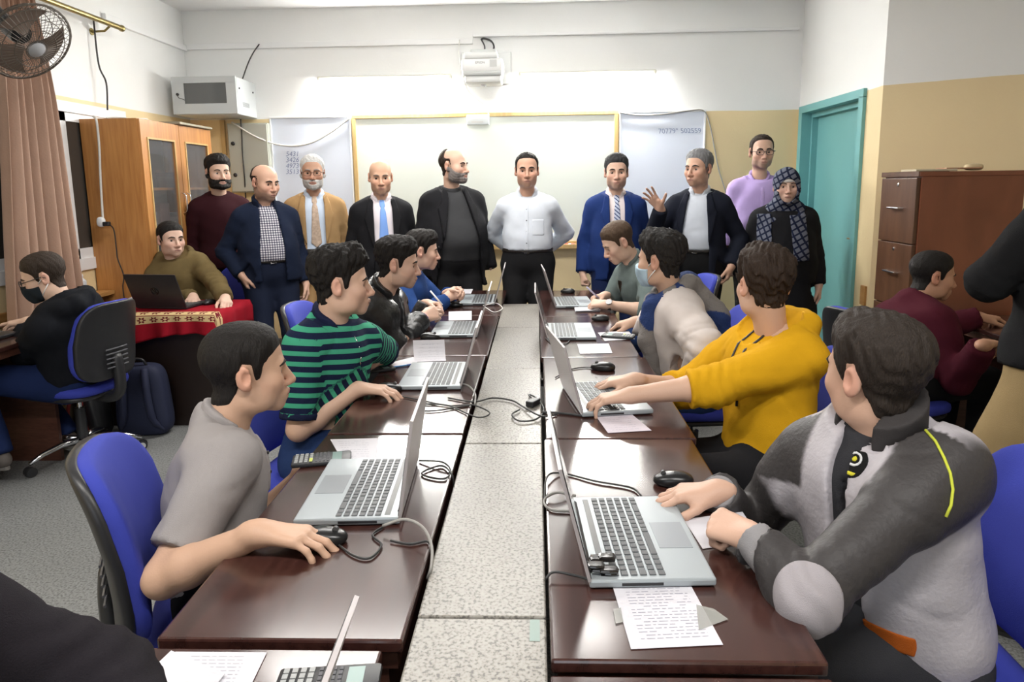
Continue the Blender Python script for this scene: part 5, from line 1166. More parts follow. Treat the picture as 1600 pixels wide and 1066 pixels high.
def check_mat(name, c0, c1, c2, period):
    m = cloth_m(name, c0, var=0.0); (X, Y, Z), M, mix, out = attr_math(m); a = M('LESS_THAN', M('FRACT', M('DIVIDE', M('ADD', X, 5.0), period)), 0.5); b = M('LESS_THAN', M('FRACT', M('DIVIDE', M('ADD', Z, 5.0), period)), 0.5)
    out(mix(b, mix(a, c0, c1), mix(a, c1, c2))); return m
BLK = cloth_m('suit_black', (0.012, 0.012, 0.014)); TRB = cloth_m('trousers_black', (0.012, 0.012, 0.013)); LEA = mat('shoe_leather', (0.015, 0.012, 0.010), 0.35)
JEAN = cloth_m('jeans_blue', (0.022, 0.045, 0.13), var=0.25, vscale=14); HB = (0.010, 0.008, 0.007); HBR = (0.022, 0.013, 0.009)
SUIT_OPEN = [(0.06, 0.058), (-0.05, 0.070), (-0.18, 0.070), (-0.36, 0.070), (-0.55, 0.085), (-0.85, 0.12)]
def hang(p, e, out=0.075, fw=0.03, dz=-0.10, pose='relaxed', hand=True, hscale=1.0):
    W = p.pt(e*(0.16*p.sh+out+0.35*p.belly), fw, -p.T+dz); return p.arm(e, W, D=(0.02*e, 0, -1)+p.f*0.15, B=p.r*e, pose=pose, pole=-p.f*1.0+p.r*e*0.35, hand=hand, hscale=hscale)
def lapels(p, m, inner, width=0.068, zlow=-0.36, off=0.014):
    zz = [a for a, b in inner][::-1]; ww = [b for a, b in inner][::-1]
    p.patch('lapel', m, off, lambda q, P: np.maximum.reduce([np.abs(q[..., 0])-np.interp(q[..., 2], zz, ww)-width*np.interp(q[..., 2], [zlow, zlow+0.06, -0.12, -0.10, 0.02], [0.0, 0.35, 1.0, 0.82, 0.5]), zlow-q[..., 2], q[..., 2]-0.03, -q[..., 1]]))
def suit(p, jm, shm, tm, tie=None, inner=SUIT_OPEN, skirt=0.13, wtie=0.036, off=0.020, shirt=True, collar=True, lap=True, rest=False):
    if shirt:
        p.top('shirt', shm, 0.008, hem=0.085, sleeves=0.35, amp=0.002, rest=rest)
        if collar: p.collar(shm, off=0.015, h0=0.0, h1=0.056, notch=0.008, spread=0.55, flare=0.006)
    if tie is not None:
        zt = -p.T+0.11
        p.front_patch('tie', tie, 0.0145, zt, 0.012, lambda z: np.interp(z, [zt, zt+0.035, -0.075, -0.045, -0.035, 0.01], [0.0, wtie, wtie*0.55, 0.012, 0.021, 0.017]), rest=True)
    p.top('jacket', jm, off, open_w=inner, skirt=skirt, amp=0.003, slv=0.013, cuff=0.02)
    if lap: lapels(p, jm, inner)
    p.trousers(tm); p.shoes(LEA, p.f)

# ---- S1 bearded man in a dark maroon sweater, behind
p = standing('bearded man in dark maroon sweater standing behind the boy with the dark laptop', 338, 245, 5.42, 152, 138, hs=1.05, skin=(0.50, 0.31, 0.22), seed=1)
for e in (1, -1): hang(p, e)
p.body(); p.face(gaze=(-10, 0)); p.hair(HB, top=0.026, side=0.006, quiff=0.012, front=0.066); p.beard(HB, 0.010, 0.008)
p.top('sweater', cloth_m('sweater_maroon', (0.030, 0.007, 0.010)), 0.016, skirt=0.04, amp=0.004, neck=0.008); p.trousers(TRB); p.shoes(LEA, p.f)
# ---- S2 balding man in navy zip jacket
p = standing('balding man in navy zip jacket over checked shirt, hand in pocket', 410, 258, 5.02, 148, 122, hs=1.05, fat=1.08, hpitch=8, girth=1.14, belly=0.045, skin=(0.50, 0.28, 0.19), seed=2)
p.arm(1, p.pt(0.205, 0.06, -p.T-0.01), D=p.f*0.1-p.r*0.35-v3(0, 0, 1), B=p.r, pose='relaxed', pole=-p.f+p.r*0.8); hang(p, -1)
p.body(stubble=0.5); p.face(gaze=(5, -5), bw=0.005); p.hair(HBR, top=0.006, side=0.006, front=0.105, bald=(-0.035, 0.058), temple=0.02)
cm = check_mat('shirt_check', (0.70, 0.70, 0.72), (0.22, 0.21, 0.26), (0.05, 0.05, 0.08), 0.017)
IN2 = [(0.06, 0.045), (-0.05, 0.058), (-0.3, 0.085), (-0.5, 0.085), (-0.85, 0.07)]
p.top('shirt', cm, 0.008, hem=0.08, sleeves=0.35, amp=0.002, rest=True); p.collar(cm, off=0.009, h1=0.05, notch=0.016)
NAVYJ = cloth_m('jacket_navy', (0.009, 0.014, 0.032)); p.top('zip_jacket', NAVYJ, 0.022, open_w=IN2, skirt=0.05, amp=0.004, slv=0.015); p.collar(NAVYJ, off=0.022, h1=0.075, notch=0.042, spread=0.2, name='stand_collar')
p.trousers(cloth_m('trousers_navy', (0.010, 0.014, 0.030))); p.belt(LEA); p.shoes(LEA, p.f)
# ---- S3 white haired man in tan suit
p = standing('white haired man with glasses in tan suit and patterned tie', 487, 244, 5.32, 162, 164, hs=1.06, skin=(0.36, 0.19, 0.12), seed=3)
for e in (1, -1): hang(p, e, hand=(e == 1))
p.body(); WHH = (0.50, 0.50, 0.49); p.face(brow=(0.28, 0.26, 0.25)); p.hair(WHH, top=0.014, side=0.007, front=0.078); p.beard((0.46, 0.45, 0.44), 0.003, 0.002, noise=0.001); p.glasses(mat('glasses_brown', (0.10, 0.035, 0.015), 0.3))
TAN = cloth_m('suit_tan', (0.33, 0.205, 0.095)); tm = cloth_m('tie_paisley', (0.46, 0.35, 0.27), 0.5, var=0.45, vscale=55)
suit(p, TAN, cloth_m('shirt_paleblue', (0.50, 0.58, 0.70), bump=0.1), TAN, tm, wtie=0.040, skirt=0.14); p.belt(LEA)
p.buttons(mat('button_brown', (0.08, 0.03, 0.015), 0.4), (-0.36, -0.45), 0.021, 0.008, 0.085)
# ---- S4 bald man in black suit with light blue tie
p = standing('bald man in black suit with light blue tie and tie clip', 593, 250, 5.22, 163, 166, hs=1.06, hpitch=5, girth=1.04, belly=0.02, skin=(0.50, 0.28, 0.18), seed=4)
for e in (1, -1): hang(p, e, hand=(e == -1))
p.body(stubble=0.12); p.face(brow=(0.14, 0.12, 0.11), bw=0.0036); p.hair((0.22, 0.20, 0.19), bald=(-0.07, 0.045), top=0.004, side=0.004, front=0.12)
tm = stripe_mat('tie_lightblue', (0.16, 0.30, 0.68), (0.22, 0.38, 0.75), 0.012, 0.5, 0.8)
suit(p, BLK, cloth_m('shirt_pinkwhite', (0.66, 0.61, 0.64), bump=0.1), TRB, tm, wtie=0.040); p.belt(LEA)
z = -0.27; Pq = np.array([p.pt(0, t, z) for t in np.linspace(0.3, 0.05, 150)]).astype(f32); i = int(np.argmax(Layer(p.torso(0.0165)).full(Pq) < 0)); c0 = Pq[i].astype(float)
p.mb('tie_clip', MB().tube([c0-p.r*0.032, c0+p.r*0.028+p.u*0.004], 0.0028, 6), CHROME)
# ---- S5 heavy man in black suit looking aside
p = standing('heavy bearded man in open black suit and charcoal pullover looking aside', 706, 233, 5.30, 158, 112, hs=1.06, fat=1.10, girth=1.26, belly=0.085, sh=1.10, skin=(0.50, 0.30, 0.21), seed=5)
p.arm(1, p.pt(0.31, 0.05, -p.T-0.13), D=-v3(0, 0, 1)+p.f*0.2, B=p.r, pose='relaxed', pole=-p.f+p.r*0.5); hang(p, -1, hand=False)
p.body(stubble=0.3); p.face(gaze=(0, 2), bw=0.0045); p.hair(HBR, top=0.008, side=0.010, bald=(-0.02, 0.062), front=0.11); p.beard((0.17, 0.15, 0.14), 0.005, 0.003)
IN5 = [(0.06, 0.055), (-0.05, 0.070), (-0.2, 0.10), (-0.4, 0.145), (-0.55, 0.165), (-0.85, 0.21)]
CHAR = cloth_m('pullover_charcoal', (0.042, 0.043, 0.046)); p.top('pullover', CHAR, 0.008, hem=-0.02, sleeves=0.35, amp=0.002); p.collar(CHAR, off=0.010, h0=0.0, h1=0.05, notch=-0.02, spread=0, name='roll_collar', tilt=0.2)
suit(p, BLK, None, TRB, None, IN5, 0.20, off=0.026, shirt=False); p.buttons(BLACKP, (-0.40, -0.52), 0.028, 0.009, 0.17)
# ---- S6 man in white shirt, hands behind
p = standing('man in pale white shirt and black trousers with hands behind his back', 823, 240, 5.25, 182, 178, hs=1.06, girth=1.06, belly=0.035, skin=(0.46, 0.25, 0.165), seed=6)
for e in (1, -1): p.arm(e, p.pt(e*0.09, -0.20, -p.T+0.05), pole=p.r*e*1.0-p.f*0.25, hand=False)
p.body(stubble=0.18); p.face(bw=0.0052); p.hair(HB, top=0.009, side=0.007, front=0.088, temple=0.014)
SHW = cloth_m('shirt_white', (0.58, 0.62, 0.68), bump=0.1); p.top('shirt', SHW, 0.013, hem=0.085, amp=0.004, slv=0.016, neck=-0.014); p.collar(SHW, off=0.017, h0=-0.006, h1=0.056, notch=0.014, spread=0.8, flare=0.008); p.trousers(TRB, 0.02); p.belt(LEA); p.shoes(LEA, p.f)
p.buttons(mat('button_dark', (0.02, 0.02, 0.03), 0.4), (-0.10, -0.18, -0.26, -0.345, -0.42), 0.014)
p.front_patch('placket', SHW, 0.0155, -p.T+0.09, -0.06, lambda z: 0.016+0*z); p.front_patch('chest_pocket', SHW, 0.0155, -0.29, -0.17, lambda z: 0.045+0*z, x0=-0.085)
# ---- S7 man in blue suit
p = standing('man in bright navy blue suit with diagonally striped tie', 963, 243, 5.38, 181, 184, hs=1.07, girth=1.06, belly=0.03, skin=(0.52, 0.31, 0.22), seed=7)
hang(p, 1, pose='fist', out=0.085); hang(p, -1)
p.body(stubble=0.35); p.face(gaze=(0, -6), bw=0.0045); p.hair((0.03, 0.03, 0.032), top=0.020, side=0.007, quiff=0.006, front=0.074)
BLU = cloth_m('suit_blue', (0.012, 0.030, 0.125)); tm = stripe_mat('tie_striped', (0.020, 0.035, 0.13), (0.45, 0.50, 0.62), 0.030, 0.68, -0.9)
suit(p, BLU, cloth_m('shirt_rosewhite', (0.70, 0.62, 0.62), bump=0.1), cloth_m('trousers_bluesuit', (0.009, 0.016, 0.055)), tm, [(0.06, 0.050), (-0.05, 0.058), (-0.18, 0.056), (-0.36, 0.050), (-0.55, 0.06), (-0.85, 0.09)]); p.belt(LEA)
# ---- S8 grey haired man raising his hand
p = standing('grey haired man in dark suit raising his open hand while talking', 1094, 236, 5.15, 200, 226, hs=1.07, girth=1.06, belly=0.04, skin=(0.50, 0.28, 0.19), seed=8)
p.arm(1, PY(1032, 326, 4.93), D=(-0.62, -0.25, 0.75), B=(0.35, 0.85, 0.35), pose='open', pole=-v3(0, 0, 1)+p.r*0.55-p.f*0.1, fwd=0.02); p.arm(-1, p.pt(-0.25, 0.07, -p.T-0.03), D=-v3(0, 0, 1)+p.r*0.3+p.f*0.3, B=-p.r, pole=-p.f-p.r*0.7, pose='relaxed')
p.body(stubble=0.15); GRH = (0.16, 0.16, 0.165); p.face(brow=(0.05, 0.045, 0.045), bw=0.0045); p.hair(GRH, top=0.018, side=0.009, front=0.074)
p.beard((0.08, 0.07, 0.065), 0.003, -0.004) if False else None
suit(p, cloth_m('suit_midnight', (0.011, 0.013, 0.022)), cloth_m('shirt_lightblue', (0.55, 0.59, 0.66), bump=0.1), TRB, None, [(0.06, 0.050), (-0.05, 0.068), (-0.2, 0.085), (-0.4, 0.10), (-0.55, 0.10), (-0.85, 0.12)]); p.belt(LEA)
# ---- S9 man in lavender shirt
p = standing('tall man with glasses in lavender shirt standing behind the woman', 1190, 212, 5.62, 186, 184, hs=1.08, girth=1.10, belly=0.03, sh=1.05, skin=(0.52, 0.31, 0.22), seed=9)
for e in (1, -1): hang(p, e)
p.body(stubble=0.4); p.face(bw=0.0045); p.hair(HBR, top=0.009, side=0.006, front=0.088, temple=0.012); p.glasses(mat('glasses_dark', (0.02, 0.02, 0.025), 0.3))
LAV = cloth_m('shirt_lavender', (0.46, 0.35, 0.66), bump=0.1); p.top('shirt', LAV, 0.014, hem=0.07, amp=0.004, slv=0.016, neck=-0.014); p.collar(LAV, off=0.018, h0=-0.008, h1=0.056, notch=0.018, spread=0.9, flare=0.009); p.trousers(TRB); p.belt(LEA); p.shoes(LEA, p.f); p.front_patch('placket', LAV, 0.0165, -p.T+0.08, -0.06, lambda z: 0.016+0*z)
c0 = p.pt(-0.09, 0.150, -0.20); p.mb('pocket_pen', MB().tube([c0, c0+p.u*0.05+p.f*0.004], 0.004, 6), BLACKP)
# ---- S10 woman with patterned headscarf
p = standing('woman in black coat and blue-grey plaid headscarf', 1229, 264, 5.10, 190, 190, hs=1.03, fat=1.08, girth=1.14, belly=0.06, sh=0.98, skin=(0.54, 0.33, 0.24), seed=10)
for e in (1, -1): hang(p, e, hand=True)
p.body(); p.face(bw=0.0032, gaze=(0, -3))
def plaid():
    m = cloth_m('scarf_plaid', (0.05, 0.06, 0.10), var=0.0); N, L = nodes_of(m); tc = N.new('ShaderNodeTexCoord'); mp = N.new('ShaderNodeMapping'); mp.inputs['Rotation'].default_value = (0.2, 0.5, 0.6); mp.inputs['Scale'].default_value = (26, 26, 26); L.new(tc.outputs['Object'], mp.inputs[0]); sp = N.new('ShaderNodeSeparateXYZ'); L.new(mp.outputs[0], sp.inputs[0])
    def M(op, a, b=None):
        n = N.new('ShaderNodeMath'); n.operation = op
        for i, v in enumerate((a, b)):
            if v is None: continue
            if isinstance(v, (int, float)): n.inputs[i].default_value = v
            else: L.new(v, n.inputs[i])
        return n.outputs[0]
    l1 = M('LESS_THAN', M('FRACT', M('ADD', sp.outputs['X'], 50)), 0.30); l2 = M('LESS_THAN', M('FRACT', M('ADD', sp.outputs['Z'], 50)), 0.30); a = M('MAXIMUM', l1, l2)
    x = N.new('ShaderNodeMix'); x.data_type = 'RGBA'; x.inputs[6].default_value = (0.13, 0.14, 0.18, 1); x.inputs[7].default_value = (0.010, 0.014, 0.036, 1); L.new(a, x.inputs[0]); L.new(x.outputs[2], N['Principled BSDF'].inputs['Base Color']); return m
PLD = plaid()
hdp = xform(head_prims(p.fat)[:7], p.H, p.Rh, p.hs)
def scarf_reg(P):
    q = p.HL(P); x, y, z = q[..., 0], q[..., 1], q[..., 2]; fc = np.sqrt((x/0.058)**2+((z+0.026)/0.080)**2)-1; cut = np.maximum(fc*0.05, 0.02-y); t = p.L(P); return np.maximum.reduce([-cut*p.hs, -0.42-t[..., 2]+0.9*np.abs(t[..., 0]+0.02), -0.02-t[..., 2]-0.10-0*y]).astype(f32) if False else np.maximum(-cut*p.hs, -0.14-t[..., 2]).astype(f32)
l1 = Layer(grow(hdp, 0.014)+p.neckp(0.022)+[cone(p.pt(-0.07, 0.03, 0.01), p.pt(0.07, 0.03, 0.01), 0.055, 0.055, 0.04), cone(p.pt(-0.09, 0.02, -0.03), p.pt(0.09, 0.02, -0.03), 0.06, 0.06, 0.04), cone(p.pt(-0.10, 0.09, -0.06), p.pt(0.08, 0.10, -0.09), 0.035, 0.04, 0.03)], scarf_reg, lambda P, d: d+waves(p.L(P), 0.004, 1.3, 2))
p.top('coat', cloth_m('coat_black', (0.010, 0.010, 0.012)), 0.028, skirt=0.42, amp=0.004, slv=0.018, hemflare=0.03)
p.add('headscarf', [l1], PLD, 0.006); 
tl = Layer(p.torso(0.045), lambda P: np.maximum.reduce([np.abs(p.L(P)[..., 0]+0.075-0.25*(p.L(P)[..., 2]+0.1)*0.3)-0.055, -0.36-p.L(P)[..., 2], p.L(P)[..., 2]+0.04, -p.L(P)[..., 1]]).astype(f32), lambda P, d: d+waves(p.L(P), 0.004, 1.3, 2))
tr_ = Layer(p.torso(0.04), lambda P: np.maximum.reduce([np.abs(p.L(P)[..., 0]-0.15)-0.045, -0.24-p.L(P)[..., 2], p.L(P)[..., 2]+0.03, -p.L(P)[..., 1]]).astype(f32), lambda P, d: d+waves(p.L(P), 0.004, 1.3, 2))
p.add('scarf_end', [tl, tr_], PLD, 0.007)
ub = Layer(grow(hdp, 0.009), lambda P: np.maximum.reduce([0.030-p.HL(P)[..., 2], p.HL(P)[..., 2]-0.085, 0.03-p.HL(P)[..., 1], np.sqrt((p.HL(P)[..., 0]/0.062)**2+((p.HL(P)[..., 2]+0.02)/0.088)**2)*0.05-0.056]).astype(f32)); p.add('underscarf', [ub], cloth_m('underscarf_white', (0.60, 0.57, 0.54)), 0.005)
p.trousers(TRB); p.shoes(LEA, p.f)
# ---- S11 standing at the right edge, head out of frame
p = Person('person in black jacket and khaki trousers standing at the right edge', v3(1.78, 2.34, 0.90), v3(1.82, 2.38, 1.45), v3(1.84, 2.42, 1.61), -28, -20, girth=1.05, hh=0.008, ch=0.012, seed=11)
p.arm(-1, v3(1.74, 2.52, 1.20), pole=v3(-1.0, -0.35, -0.55), D=(0.3, 0.8, 0.2), pose='clasp'); p.arm(1, v3(1.98, 2.62, 1.20), D=(-0.3, 0.8, 0.3), pose='clasp')
p.leg(-1, v3(1.56, 2.16, 0.08), v3(-0.75, 0.65, 0)); p.leg(1, v3(1.95, 2.12, 0.08), p.f)
p.body(); p.face(); p.hair(HB); p.top('jacket', cloth_m('jacket_plainblack', (0.010, 0.010, 0.011)), 0.028, skirt=0.03, amp=0.005, slv=0.022, hem=-0.01); p.trousers(cloth_m('trousers_khaki', (0.30, 0.215, 0.105)), 0.020); p.shoes(LEA, hd(-40))

# ================================================================== seated
FG = dict(hh=0.0041, ch=0.0095)
def sit_legs(p, theta, fx=0.40, spread=0.12, z=0.08, kz=1.0):
    for e in (1, -1):
        p.leg(e, p.P*v3(1, 1, 0)+hd(theta)*fx+p.r*e*spread+v3(0, 0, z), hd(theta)*0.6+v3(0, 0, kz))
    return p
# ---- L1 grey polo
p = seated('boy in grey polo shirt looking away, hand on mouse, nearest on the left', 378, 508, 1.74, 72, 62, v3(-0.80, 1.60, 0.51), nf=0.055, nd=0.148, hs=1.0, sh=0.94, girth=0.92, skin=(0.50, 0.29, 0.19), bow=0.03, seed=21, **FG)
p.arm(1, PZ(408, 832, 0.775), D=(1, 0.0, -0.12), B=(0, 0.0, 1), pose='mouse', pole=-v3(0, 0, 1)-p.f*0.8+p.r*0.5, fwd=0.03); p.arm(-1, v3(-0.70, 1.93, 0.66), D=(0.5, -0.6, -0.5), B=(0, 0.4, 1), pose='relaxed', pole=-v3(0, 0, 1)-p.f*0.3-p.r*0.3)
sit_legs(p, 80, 0.24); p.body(bare=(1, -1)); p.face(gaze=(8, 4)); p.hair((0.012, 0.010, 0.009), top=0.013, side=0.009, front=0.066, nape=-0.078, noise=0.0012, fr=1.8)
GP = cloth_m('polo_grey', (0.33, 0.305, 0.30), bump=0.35, bscale=700); p.top('polo_shirt', GP, 0.013, hem=-0.05, sleeves=0.80, amp=0.0045, slv=0.022); p.collar(GP, off=0.014, h0=0.0, h1=0.05, notch=0.030, spread=1.0, flare=0.006)
p.front_patch('placket', GP, 0.0165, -0.17, -0.02, lambda z: 0.015+0*z); p.buttons(BLACKP, (-0.07, -0.12), 0.018)
p.patch('chest_emblem', cloth_m('emblem_navy', (0.02, 0.03, 0.12)), 0.002, lambda q, P: np.maximum(np.sqrt(((q[..., 0]+0.085)/0.011)**2+((q[..., 2]+0.11)/0.014)**2)*0.01-0.01, -q[..., 1]), h=0.004)
p.trousers(cloth_m('trousers_dark', (0.014, 0.014, 0.016))); p.shoes(LEA, hd(80)); chair(-0.765, 1.60, 68, 'blue fabric swivel chair under the boy in grey polo')
# ---- L2 green striped polo
p = seated('boy in green and navy striped polo with hand on mouse', 528, 392, 2.50, 112, 74, v3(-0.82, 2.48, 0.53), nf=0.03, hs=1.0, sh=0.95, girth=0.94, skin=(0.52, 0.31, 0.215), seed=22, hh=0.0045, ch=0.010)
p.arm(1, PZ(560, 607, 0.772), D=(1, 0.05, -0.1), pose='mouse', pole=-v3(0, 0, 1)+p.r*0.6-p.f*0.3); p.arm(-1, PZ(578, 566, 0.80), E=PZ(604, 551, 0.785), D=(-0.75, -0.65, -0.25), B=(0.3, -0.3, 1), pose='relaxed', fwd=0.04)
sit_legs(p, 95, 0.24); p.body(bare=(1, -1)); p.face(gaze=(5, 0)); p.hair(HB, top=0.030, side=0.008, quiff=0.020, front=0.064, noise=0.005)
ST = stripe_mat('polo_striped', (0.055, 0.33, 0.20), (0.010, 0.016, 0.045), 0.036, 0.56); NVC = cloth_m('collar_navy', (0.012, 0.016, 0.045))
p.top('polo_shirt', ST, 0.016, hem=-0.06, sleeves=0.86, amp=0.005, slv=0.022, rest=True, h=0.0085); p.collar(NVC, off=0.016, h0=0.0, h1=0.052, notch=0.026, spread=0.7, flare=0.006)
p.front_patch('zip', CHROME, 0.0195, -0.16, -0.03, lambda z: 0.003+0*z)
for e in (1, -1):
    a = p.arms[e]; d = nz(a['E']-a['S']); c1 = a['S']+(a['E']-a['S'])*0.86
    p.add('sleeve_band', [Layer(grow(p.arm_prims(e, 0.0275)[:1], 0), lambda P, c1=c1, d=d: np.maximum((P-c1.astype(f32))@d.astype(f32)-0.003, -0.022-(P-c1.astype(f32))@d.astype(f32)).astype(f32))], NVC, 0.006)
p.trousers(JEAN); p.shoes(LEA, hd(95)); chair(-0.84, 2.46, 98, 'blue fabric swivel chair under the boy in striped polo')
# ---- L3 leather jacket
p = seated('boy in black leather jacket with blue wrist band, hands together', 618, 374, 3.48, 104, 82, v3(-0.93, 3.48, 0.54), nf=0.07, hs=1.02, hpitch=6, skin=(0.52, 0.31, 0.22), seed=23, girth=1.0)
WR = PZ(668, 497, 0.80); p.arm(1, WR+v3(-0.03, -0.02, 0.0), D=(0.75, 0.5, 0.25), B=(0.2, -0.8, 0.5), pose='clasp', pole=-v3(0, 0, 1)+p.r*0.9); p.arm(-1, PZ(672, 482, 0.82)+v3(-0.02, 0.04, 0.02), D=(0.75, -0.45, -0.1), B=(0.2, 0.6, 0.7), pose='clasp', pole=-v3(0, 0, 1)-p.r*0.9)
sit_legs(p, 95); p.body(stubble=0.25); p.face(gaze=(5, 0)); p.hair(HB, top=0.026, side=0.008, quiff=0.012, front=0.062, noise=0.004)
LJ = mat('jacket_leather', (0.012, 0.012, 0.013), 0.34, bump=0.5, bscale=35, var=0.2, vscale=20); p.top('leather_jacket', LJ, 0.026, hem=-0.04, amp=0.006, slv=0.022, open_w=[(0.06, 0.04), (-0.1, 0.02), (-0.3, 0.01), (-0.6, 0.0)], h=0.011); p.collar(LJ, off=0.022, h1=0.062, notch=0.03, spread=0.3); p.top('undershirt', cloth_m('undershirt_dark', (0.03, 0.03, 0.034)), 0.010, sleeves=0.3, hem=0.0)
a = p.arms[1]; d = nz(a['W']-a['E']); p.add('wrist_band', [Layer([cone(a['W']-d*0.07, a['W']+d*0.02, 0.047, 0.040, 0.01)], lambda P: np.maximum((P-a['W'].astype(f32))@d.astype(f32)-0.012, -0.06-(P-a['W'].astype(f32))@d.astype(f32)).astype(f32))], cloth_m('band_blue', (0.012, 0.018, 0.17)), 0.006)
c0 = p.arms[-1]['W']+v3(0.03, -0.01, 0.03); p.mb('held_pen', MB().tube([c0+v3(-0.01, 0, 0.045), c0+v3(0.06, -0.03, -0.03)], 0.005, 8), WHITE)
p.trousers(TRB); p.shoes(LEA, hd(95)); chair(-0.97, 3.48, 92, 'blue fabric swivel chair under the boy in leather jacket')
# ---- L4 blue sweater
p = seated('boy in blue sweater leaning on his elbows, far end on the left', 657, 362, 4.45, 100, 78, v3(-0.95, 4.48, 0.55), nf=0.07, hs=1.02, hpitch=5, skin=(0.52, 0.31, 0.22), seed=24)
p.arm(1, PZ(697, 466, 0.80), D=(0.8, 0.4, 0.35), B=(0.2, -0.8, 0.5), pose='clasp', pole=-v3(0, 0, 1)+p.r); p.arm(-1, PZ(700, 458, 0.82), D=(0.8, -0.35, 0.2), B=(0.2, 0.6, 0.7), pose='clasp', pole=-v3(0, 0, 1)-p.r)
sit_legs(p, 95); p.body(); p.face(); p.hair(HB, top=0.022, side=0.010, quiff=0.012, front=0.058, noise=0.004); p.top('sweater', cloth_m('sweater_blue', (0.020, 0.055, 0.185)), 0.016, hem=-0.05, amp=0.004, neck=0.01)
p.trousers(JEAN); p.shoes(LEA, hd(95)); chair(-0.98, 4.48, 95, 'blue fabric swivel chair under the boy in blue sweater')
# ---- L0 sleeve at the bottom left corner
p = Person('person in black pullover at the bottom left corner, only the arm in view', v3(-0.92, 0.58, 0.52), v3(-0.76, 0.62, 1.04), v3(-0.71, 0.63, 1.19), 86, 92, hh=0.008, ch=0.010, seed=25)
p.arm(1, v3(-0.52, 0.50, 0.76), D=(1, 0.2, -0.1), pose='relaxed', pole=-v3(0, 0, 1)); p.arm(-1, v3(-0.40, 0.66, 0.765), E=PY(150, 1075, 0.83), D=(0.9, 0.1, -0.2), pose='relaxed')
sit_legs(p, 90); p.body(); p.hair(HB); p.face(); p.top('pullover', cloth_m('pullover_black', (0.013, 0.011, 0.014)), 0.028, hem=-0.05, amp=0.006, slv=0.026); p.trousers(TRB); p.shoes(LEA, hd(90)); chair(-0.92, 0.56, 88, 'blue fabric swivel chair at the bottom left corner')
# ---- R1 silver and grey jacket
p = seated('boy in silver and charcoal jacket nearest on the right, seen from behind', 1376, 498, 1.50, -120, -22, v3(0.80, 1.44, 0.51), nf=0.0, nd=0.125, hs=1.04, sh=0.95, girth=0.98, fat=0.95, skin=(0.50, 0.29, 0.20), seed=31, **FG)
p.arm(1, PZ(1122, 768, 0.775), D=(-1, 0.08, -0.12), pose='mouse', pole=-v3(0, 0, 1)+p.r*0.7, fwd=0.03); p.arm(-1, PZ(1178, 842, 0.79), E=PY(1258, 934, 1.19), D=(-0.65, 0.75, 0.0), B=(-0.3, -0.35, 1), pose='fist', fwd=0.01, up=0.02)
sit_legs(p, -85); p.body(); p.face(); p.hair((0.026, 0.019, 0.015), top=0.022, side=0.011, quiff=0.010, front=0.062, noise=0.003, nape=-0.082)
DG = np.array([0.042, 0.038, 0.038]); SV = np.array([0.40, 0.375, 0.40])
def jcol(V):
    q = p.L(V); x, y, z = q[:, 0], q[:, 1], q[:, 2]; m_ = np.zeros(len(V))
    for e, a in p.arms.items():
        for A, B_ in ((a['S']+p.r*e*0.015, a['E']), (a['E'], a['W'])):
            ab = B_-A; t = np.clip(((V-A)@ab)/(ab@ab), 0, 1); dd = np.linalg.norm(V-A-t[:, None]*ab, axis=1); m_ = np.maximum(m_, sm(-dd, -0.088, -0.078))
    yoke = sm(z, -0.115, -0.107)*(y > 0.02)*sm(np.abs(x), 0.095, 0.110); m_ = np.maximum(m_, yoke); return SV*(1-m_[:, None])+DG*m_[:, None]
p.top('undershirt', cloth_m('undershirt_dark', (0.03, 0.03, 0.034)), 0.012, sleeves=0.3, hem=0.0)
JM = attr_mat('jacket_twotone', 0.55, 0.2, 90)
p.top('jacket', JM, 0.032, hem=-0.06, amp=0.004, slv=0.015, open_w=[(0.06, 0.03), (-0.1, 0.022), (-0.3, 0.03), (-0.6, 0.03)], col=jcol, h=0.0080)
DGM = cloth_m('fleece_charcoal', tuple(DG), rough=0.6); p.collar(DGM, off=0.030, h0=-0.005, h1=0.090, notch=0.035, spread=0.25, flare=0.010, h=0.005)
LG = cloth_m('knit_lightgrey', (0.26, 0.25, 0.255)); LGP = cloth_m('patch_lilac', (0.33, 0.305, 0.32), rough=0.6)
for e in (1, -1):
    a = p.arms[e]; d = nz(a['W']-a['E']); p.add('cuff', [Layer([cone(a['W']-d*0.09, a['W']+d*0.03, 0.046, 0.038, 0.01)], lambda P, a=a, d=d: np.maximum((P-a['W'].astype(f32))@d.astype(f32)-0.004, -0.058-(P-a['W'].astype(f32))@d.astype(f32)).astype(f32), lambda P, d_: d_+waves(P, 0.0015, 3, 1))], LG, 0.005)
a = p.arms[-1]; ec = a['E']+nz(a['W']-a['E'])*0.02+v3(0.0, -0.055, 0.01)
p.patch('elbow_patch', LGP, 0.003, lambda q, P: np.linalg.norm((P-ec.astype(f32))*np.array([1, 0.8, 0.9], f32), axis=-1)-0.060, h=0.005)
oc = PY(1378, 1000, 1.13); 
def near_pt(lay, px, py, y0, y1, n=240):
    Pq = np.array([PY(px, py, t) for t in np.linspace(y0, y1, n)]).astype(f32); dd = lay.full(Pq); i = int(np.argmax(dd < 0)); return Pq[max(i-1, 0)].astype(float), i
bc, bi = near_pt(p.toplay, 1334, 722, 0.9, 1.9)
